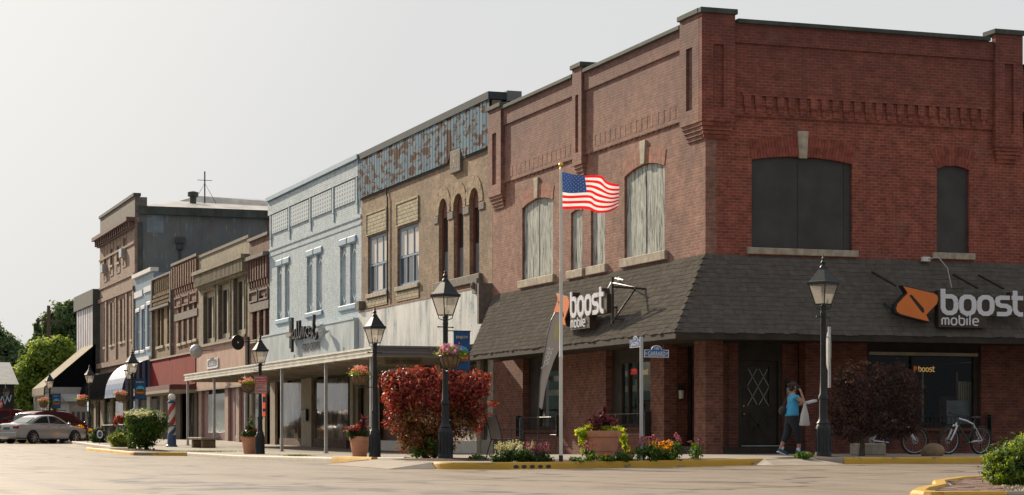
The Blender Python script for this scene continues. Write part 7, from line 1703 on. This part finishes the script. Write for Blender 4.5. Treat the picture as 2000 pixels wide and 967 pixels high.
# x forward, y left, right side (-y) faces the street
N = {'pelvis': ((-.03, 0, .86), (.15, .17)), 'waist': ((-.02, 0, 1.02), (.13, .15)), 'chest': ((.0, 0, 1.2), (.13, .16)), 'sho': ((-.02, 0, 1.36), (.09, .13)), 'neck': ((.0, 0, 1.44), .055), 'neck2': ((.02, 0, 1.49), .05),
     'head': ((.03, 0, 1.555), (.082, .075)), 'crown': ((.02, 0, 1.62), (.07, .065)),
     'shR': ((-.01, -.17, 1.35), .062), 'elR': ((.19, -.22, 1.16), .045), 'wrR': ((.155, -.13, 1.40), .028), 'paR': ((.135, -.095, 1.475), (.024, .034)),
     'shL': ((-.01, .17, 1.35), .062), 'elL': ((.10, .22, 1.14), .045), 'wrL': ((.31, .15, 1.17), .028), 'paL': ((.38, .12, 1.18), (.024, .034)),
     'hipR': ((.0, -.09, .80), (.115, .11)), 'knR': ((.09, -.09, .47), .066), 'caR': ((.10, -.09, .30), .055), 'anR': ((.11, -.09, .08), .036), 'toR': ((.24, -.09, .03), .03),
     'hipL': ((-.04, .09, .80), (.115, .11)), 'knL': ((-.10, .09, .47), .066), 'caL': ((-.20, .09, .30), .055), 'anL': ((-.29, .09, .12), .036), 'toL': ((-.19, .09, .03), .03)}
E = [('pelvis', 'waist'), ('waist', 'chest'), ('chest', 'sho'), ('sho', 'neck'), ('neck', 'neck2'), ('neck2', 'head'), ('head', 'crown'), ('sho', 'shR'), ('shR', 'elR'), ('elR', 'wrR'), ('wrR', 'paR'), ('sho', 'shL'), ('shL', 'elL'), ('elL', 'wrL'), ('wrL', 'paL'),
     ('pelvis', 'hipR'), ('hipR', 'knR'), ('knR', 'caR'), ('caR', 'anR'), ('anR', 'toR'), ('pelvis', 'hipL'), ('hipL', 'knL'), ('knL', 'caL'), ('caL', 'anL'), ('anL', 'toL')]
# fingers
fl_ = (.042, .048, .044, .034)
for i in range(4):
    dy = -.024+.016*i; N[f'fR{i}'] = ((.125+.012*i-.02, -.095+.0, 1.508+.0), .0085); 
    N[f'fR{i}'] = ((.10+.018*i, -.098, 1.50+.004*(1.5-abs(i-1.5))), .009); N[f'gR{i}'] = ((.085+.016*i, -.085, 1.50+fl_[i]*.8), .008); E += [('paR', f'fR{i}'), (f'fR{i}', f'gR{i}')]
    N[f'fL{i}'] = ((.415, .155-.02*i, 1.185), .009); N[f'gL{i}'] = ((.42+fl_[i]*.6, .155-.02*i, 1.165), .008); E += [('paL', f'fL{i}'), (f'fL{i}', f'gL{i}')]
N['tR'] = ((.165, -.08, 1.49), .010); N['tR2'] = ((.15, -.065, 1.52), .009); E += [('paR', 'tR'), ('tR', 'tR2')]
N['tL'] = ((.39, .085, 1.20), .010); N['tL2'] = ((.42, .075, 1.215), .009); E += [('paL', 'tL'), ('tL', 'tL2')]
N['nose'] = ((.118, 0, 1.548), .012); N['jaw'] = ((.075, 0, 1.505), .035); E += [('head', 'nose'), ('head', 'jaw')]
skin('body', N, E, sk_m, W1, 2)
sh = {'a': ((-.035, 0, .86), (.175, .20)), 'a2': ((-.035, 0, .95), (.17, .195)), 'b': ((-.02, 0, 1.06), (.15, .17)), 'c': ((.005, 0, 1.2), (.155, .18)), 'd': ((-.02, 0, 1.36), (.10, .14)), 'e': ((.0, 0, 1.425), .065), 'r': ((-.01, -.17, 1.355), .078), 'r2': ((.06, -.19, 1.285), .074), 'l': ((-.01, .17, 1.355), .078), 'l2': ((.03, .19, 1.285), .074)}
skin('shirt', sh, [('a', 'a2'), ('a2', 'b'), ('b', 'c'), ('c', 'd'), ('d', 'e'), ('d', 'r'), ('r', 'r2'), ('d', 'l'), ('l', 'l2')], m_plain('turquoise', (.055, .36, .62), .8, var=.12, scale=6), W1, 2)
tr_ = {'a': ((-.035, 0, 1.0), (.155, .18)), 'b': ((-.055, 0, .86), (.185, .20)), 'R': ((-.01, -.095, .76), (.135, .125)), 'R2': ((.085, -.09, .47), .092), 'R3': ((.10, -.09, .24), .075), 'L': ((-.05, .095, .76), (.135, .125)), 'L2': ((-.105, .09, .47), .092), 'L3': ((-.21, .09, .27), .075)}
skin('trousers', tr_, [('a', 'b'), ('b', 'R'), ('R', 'R2'), ('R2', 'R3'), ('b', 'L'), ('L', 'L2'), ('L2', 'L3')], m_plain('navy_trousers', (.018, .022, .032), .85, var=.2), W1, 2)
m = MB(); m.ell((.0, 0, 1.595), (.10, .088, .085), 18, 12); m.ell((-.05, 0, 1.54), (.06, .078, .085), 14, 10); m.ell((.01, -.055, 1.56), (.04, .03, .05), 10, 8); m.ell((-.10, 0, 1.60), (.045, .05, .05), 10, 8); m.build('hair', m_plain('brown_hair', (.035, .018, .012), .7, var=.3, scale=20, bump=.5, bscale=120), W1, smooth=True)
m = MB(); 
for s_ in (-1, 1): m.tube([(.105, s_*.012, 1.562), (.108, s_*.035, 1.575), (.098, s_*.052, 1.562), (.103, s_*.032, 1.55)], .004, 5, closed=True); m.tube([(.098, s_*.055, 1.565), (.02, s_*.08, 1.568)], .004, 4)
m.build('glasses', M['black_paint'], W1)
m = MB()
for s_ in (-1, 1): m.ell((.104, s_*.03, 1.562), (.008, .011, .008), 8, 6)
m.build('eyes', m_plain('eye', (.05, .03, .02), .2), W1, smooth=True)
m = MB(); m.ell((.098, 0, 1.517), (.012, .022, .006), 10, 6); m.build('mouth', m_plain('lips', (.3, .08, .07), .5), W1, smooth=True)
m = MB(); m.ell((.02, -.082, 1.55), (.018, .01, .03), 10, 8); m.ell((.02, .082, 1.55), (.018, .01, .03), 10, 8); m.build('ear', sk_m, W1, smooth=True)
for (ax, ay, az), rot in (((.11, -.09, 0), 0), ((-.27, .09, .035), 24)):
    so = Matrix.Translation((ax, ay, az)) @ Matrix.Rotation(R(rot), 4, 'Y')
    m = MB(); m.ell((.05, 0, .055), (.14, .05, .045), 16, 10); m.ell((-.03, 0, .075), (.055, .045, .06), 14, 8); sh_ = m.build('shoe', m_plain('shoe_blue', (.03, .10, .2), .7), W1, smooth=True, xf=so)
    m = MB(); m.slab(IDP, [(-.09+.0, -.045), (.1, -.05), (.17, -.035), (.195, 0), (.17, .035), (.1, .05), (-.09, .045)], (), .0, .028); m.build('sole', M['tm_white'], sh_, xf=so)
    m = MB(); m.tube([(-.02, 0, .09), (-.02, 0, .17)], [.045, .042], 12); m.build('sock', M['tm_white'], W1, smooth=True, xf=so)
wx_, wy_, wz_ = x, y, S(x, y)
def held(name, label, cat): return thing(name, label, cat, (wx_, wy_, wz_), R(-4))
ph = held('mobile_phone', 'dark mobile phone held to the walking woman\'s ear', 'phone'); m = MB(); m.box(.045, .115, -.10, -.088, 1.47, 1.60); m.build('case', M['black_paint'], ph, bevel=.005)
hb_ = held('handbag', 'small black handbag hanging behind the walking woman\'s hip', 'handbag'); m = MB(); m.ell((-.24, .03, 1.02), (.10, .07, .11), 14, 10); m.fbox(IDP, -.31, -.17, -.03, .09, .94, 1.04); m.build('bag', M['black_paint'], hb_, bevel=.02, smooth=40)
m = MB(); m.tube([(-.24, -.0, 1.1), (-.17, -.02, 1.27), (-.06, .1, 1.45)], .008, 5); m.tube([(-.26, .06, 1.1), (-.15, .1, 1.3), (-.04, .14, 1.44)], .008, 5); m.build('strap', M['black_paint'], hb_)
bg = held('plastic_bag', 'white plastic carrier bag hanging from the walking woman\'s forearm', 'carrier bag')
t = NT('bag_plastic'); t.set(col=(.75, .75, .74), rough=.4); trp = t.new('ShaderNodeBsdfTransparent'); mx = t.new('ShaderNodeMixShader'); mx.inputs[0].default_value = .72; t.l.new(trp.outputs[0], mx.inputs[1]); t.l.new(t.b.outputs[0], mx.inputs[2]); t.l.new(mx.outputs[0], t.out.inputs[0])
m = MB(); pr = [(.012, 0), (.03, -.06), (.055, -.14), (.09, -.26), (.115, -.40), (.13, -.50), (.12, -.52), (.01, -.525)]; n = 16
vs = [(.18+r_*(1.0)*math.cos(2*math.pi*q/n)*(1+.08*math.sin(q*3+i)), -.25+r_*.55*math.sin(2*math.pi*q/n), 1.20+z_+.012*math.sin(q*2.3+i*2)) for i, (r_, z_) in enumerate(pr) for q in range(n)]
m.add(vs, [(i*n+q, i*n+(q+1) % n, (i+1)*n+(q+1) % n, (i+1)*n+q) for i in range(len(pr)-1) for q in range(n)]); m.build('bag', t.mat, bg, smooth=True)
m = MB(); m.box(.11, .17, -.28, -.22, .72, .88); m.box(.175, .245, -.28, -.22, .72, .86); m.build('contents', m_plain('cartons', (.16, .2, .17), .7, var=.6, scale=14), bg)
bx_ = held('takeaway_box', 'white flat box carried in the walking woman\'s outstretched hand', 'box'); m = MB(); m.fbox(IDP, .36, .60, .0, .24, 1.195, 1.25); m.build('box', M['tm_white'], bx_, bevel=.008, xf=Matrix.Translation((.48, .12, 1.22)) @ Matrix.Rotation(R(-14), 4, 'Y') @ Matrix.Translation((-.48, -.12, -1.22)))

# ================================================================== ACROSS THE STREET (mirrored in the shop windows)
M['opp_brick'] = m_brick('opp_brick', (.5, .38, .28), (.4, .3, .22), (.3, .25, .2), seed=41)
M['opp_green'] = m_plain('opp_green', (.05, .11, .08), .7); M['opp_cream'] = m_plain('opp_cream', (.7, .64, .5), .8)
for i, (ya, yb, h, mt, lab) in enumerate(((-28, 8, 6.2, 'opp_cream', 'cream fronted shop across the street, seen only mirrored in the corner shop windows'), (8.5, 34, 7.5, 'opp_brick', 'brick shop across the street, seen only mirrored in the windows under the metal canopy'), (34.5, 70, 8.5, 'opp_cream', 'pale rendered block across the street, seen only mirrored in the farther shop windows'), (70.5, 120, 7.5, 'opp_cream', 'cream block with green bands across the street, seen only mirrored in the farthest windows'))):
    B = thing('opposite_building', lab, 'building'); XO = -33.0
    m = MB(); m.box(XO-12, XO, ya, yb, -.4, h); m.build('wall', M[mt], B)
    m = MB(); m.box(XO+.003, XO+1.6, ya+.5, yb-.5, 2.9, 3.5); m.build('awning', M['opp_green'], B)
    n_ = int((yb-ya)/5.2)
    for j in range(n_):
        c = ya+(j+.5)*(yb-ya)/n_; m = MB(); m.box(XO+.003, XO+.06, c-1.9, c+1.9, .5, 2.7); m.build('shop_window', M['pane_grey'], B)
        if h > 7: m = MB(); m.box(XO+.003, XO+.06, c-.9, c+.9, 4.4, 6.2); m.build('window', M['pane'], B)
    if i == 3:
        for z_ in (1.6, 2.5, 3.9, 4.9): m = MB(); m.box(XO+1.7, XO+1.75, 80, 119, z_, z_+.62); m.build('band', M['opp_green'], B)
    m = MB(); m.box(XO-12.1, XO+.25, ya, yb, h+.003, h+.3); m.build('coping', M['white_paint'], B)

# separate pieces of one kind become parts of their own
def split_pieces(o, pad=.03):
    me = o.data; n = len(me.vertices); par = list(range(n))
    def f(a):
        while par[a] != a: par[a] = par[par[a]]; a = par[a]
        return a
    for e_ in me.edges:
        a, b = f(e_.vertices[0]), f(e_.vertices[1])
        if a != b: par[a] = b
    isl_ = {}
    for i in range(n): isl_.setdefault(f(i), []).append(i)
    if len(isl_) < 2 or len(isl_) > 400: return
    bx = []
    for ids in isl_.values():
        c = np.array([me.vertices[i].co[:] for i in ids]); bx.append([c.min(0)-pad, c.max(0)+pad, ids])
    ch = True
    while ch:
        ch = False; out_ = []
        for b in bx:
            for q in out_:
                if np.all(b[0] <= q[1]) and np.all(q[0] <= b[1]): q[0] = np.minimum(q[0], b[0]); q[1] = np.maximum(q[1], b[1]); q[2] = q[2]+b[2]; ch = True; break
            else: out_.append(b)
        bx = out_
    if len(bx) < 2: return
    src = [tuple(v.co) for v in me.vertices]; polys = [(tuple(p.vertices), p.material_index, p.use_smooth) for p in me.polygons]
    for k_, b in enumerate(bx):
        ids = sorted(b[2]); mp = {v: i for i, v in enumerate(ids)}; ps = [p for p in polys if p[0][0] in mp]
        nm = bpy.data.meshes.new(o.name.split('.')[0]); nm.from_pydata([src[i] for i in ids], [], [[mp[v] for v in p[0]] for p in ps])
        for mt in me.materials: nm.materials.append(mt)
        nm.polygons.foreach_set('material_index', [p[1] for p in ps]); nm.polygons.foreach_set('use_smooth', [p[2] for p in ps]); nm.update()
        if k_ == 0: keep = nm
        else:
            c = o.copy(); c.data = nm; COL.objects.link(c)
    o.data = keep
NAMES = {'bracket', 'post', 'awning_end', 'handle', 'pilaster', 'lintel', 'impost', 'brick_infill', 'wall', 'ear', 'eyes', 'inner_wall', 'parapet', 'glasses', 'door_frame', 'corbels', 'step', 'fascia', 'sill', 'ceiling', 'inner_floor', 'band', 'panel', 'finial', 'curtain'}
for o in list(SC.objects):
    if o.type == 'MESH' and o.parent is not None and o.name.split('.')[0] in NAMES and o.data.users == 1 and o.name.split('.')[0] not in ('corbels', 'glasses'): split_pieces(o)

GR = {'street_lamp': 'black lantern street lamps along the pavement', 'hanging_basket': 'flower baskets hanging from the street lamps', 'terracotta_planter': 'terracotta planters on the pavement', 'street_banner': 'blue banners on the street lamps', 'parked_car': 'cars parked nose in at the kerb', 'bicycle': 'bicycles leaning under the shop window', 'wall_lantern': 'wall lanterns by the corner doors', 'window_guard': 'iron guards under the corner shop windows', 'flood_light': 'flood lights above the shop signs', 'flowering_plant': 'flowering plants in the kerb bed', 'low_plant': 'small weeds and low plants along the kerb', 'low_shrub': 'low shrubs in the far flower bed', 'opposite_building': 'shops across the street', 'air_conditioner': 'window air conditioners on the tall brick building', 'wall_spotlight': 'dish lamps on the shop fronts', 'shop_sign': 'orange and white shop signs on the corner roof'}
for o in SC.objects:
    if o.parent is None and o.get('category') and not o.get('group') and o.name.split('.')[0] in GR: o['group'] = GR[o.name.split('.')[0]]

# ================================================================== SKY, SUN, CAMERA
w = bpy.data.worlds.new('World'); SC.world = w; w.use_nodes = True; nt = w.node_tree; nn = nt.nodes; ll = nt.links; nn.clear()
out = nn.new('ShaderNodeOutputWorld'); bgd = nn.new('ShaderNodeBackground'); ll.new(bgd.outputs[0], out.inputs[0])
SUN = Vector((-.21, .978, 0)).normalized(); EL = R(25); sd = Vector((SUN.x*math.cos(EL), SUN.y*math.cos(EL), math.sin(EL)))
sky = nn.new('ShaderNodeTexSky'); sky.sky_type = 'NISHITA'; sky.sun_disc = False; sky.sun_elevation = EL; sky.sun_rotation = math.atan2(SUN.x, SUN.y); sky.air_density = 1.5; sky.dust_density = 4; sky.ozone_density = 1
tc = nn.new('ShaderNodeTexCoord'); dot = nn.new('ShaderNodeVectorMath'); dot.operation = 'DOT_PRODUCT'; ll.new(tc.outputs['Generated'], dot.inputs[0]); dot.inputs[1].default_value = tuple(sd)
rp_ = nn.new('ShaderNodeValToRGB'); mr = nn.new('ShaderNodeMapRange'); ll.new(dot.outputs['Value'], mr.inputs[0]); mr.inputs[1].default_value = -1; mr.inputs[2].default_value = 1; ll.new(mr.outputs[0], rp_.inputs[0])
e = rp_.color_ramp.elements; e[0].position = 0.0; e[0].color = (3.8, 4.0, 4.2, 1); e[1].position = .5; e[1].color = (5.9, 6.0, 6.2, 1)
for p, c in ((.72, (7.9, 8.02, 8.12, 1)), (.93, (8.05, 8.15, 8.24, 1)), (.985, (10.5, 10.4, 10.2, 1)), (1.0, (22, 21, 19, 1))): q_ = e.new(p); q_.color = c
mix = nn.new('ShaderNodeMix'); mix.data_type = 'RGBA'; mix.inputs[0].default_value = .96; ll.new(sky.outputs[0], mix.inputs[6]); ll.new(rp_.outputs[0], mix.inputs[7]); ll.new(mix.outputs[2], bgd.inputs[0]); bgd.inputs[1].default_value = .09
sl_ = bpy.data.lights.new('sun', 'SUN'); sl_.energy = 6.0; sl_.angle = R(1.2); sl_.color = (1, .85, .65); so_ = bpy.data.objects.new('sun', sl_); COL.objects.link(so_); so_.rotation_euler = (-sd).to_track_quat('-Z', 'Y').to_euler(); so_.location = (-20, 40, 40)
cd = bpy.data.cameras.new('camera'); cam = bpy.data.objects.new('camera', cd); COL.objects.link(cam); cam.location = EYE; cam.rotation_euler = (R(90), 0, -math.atan2(FX, FY)); cd.sensor_width = 36; cd.lens = 4055/2000*36; cd.shift_y = (848-483.5)/2000; cd.clip_end = 4000; cd.clip_start = .5
SC.camera = cam
SC.view_settings.view_transform = 'Standard'; SC.view_settings.look = 'None'; SC.view_settings.exposure = 0; SC.view_settings.gamma = 1
SC.cycles.max_bounces = 8; SC.cycles.transparent_max_bounces = 12; SC.cycles.use_denoising = True
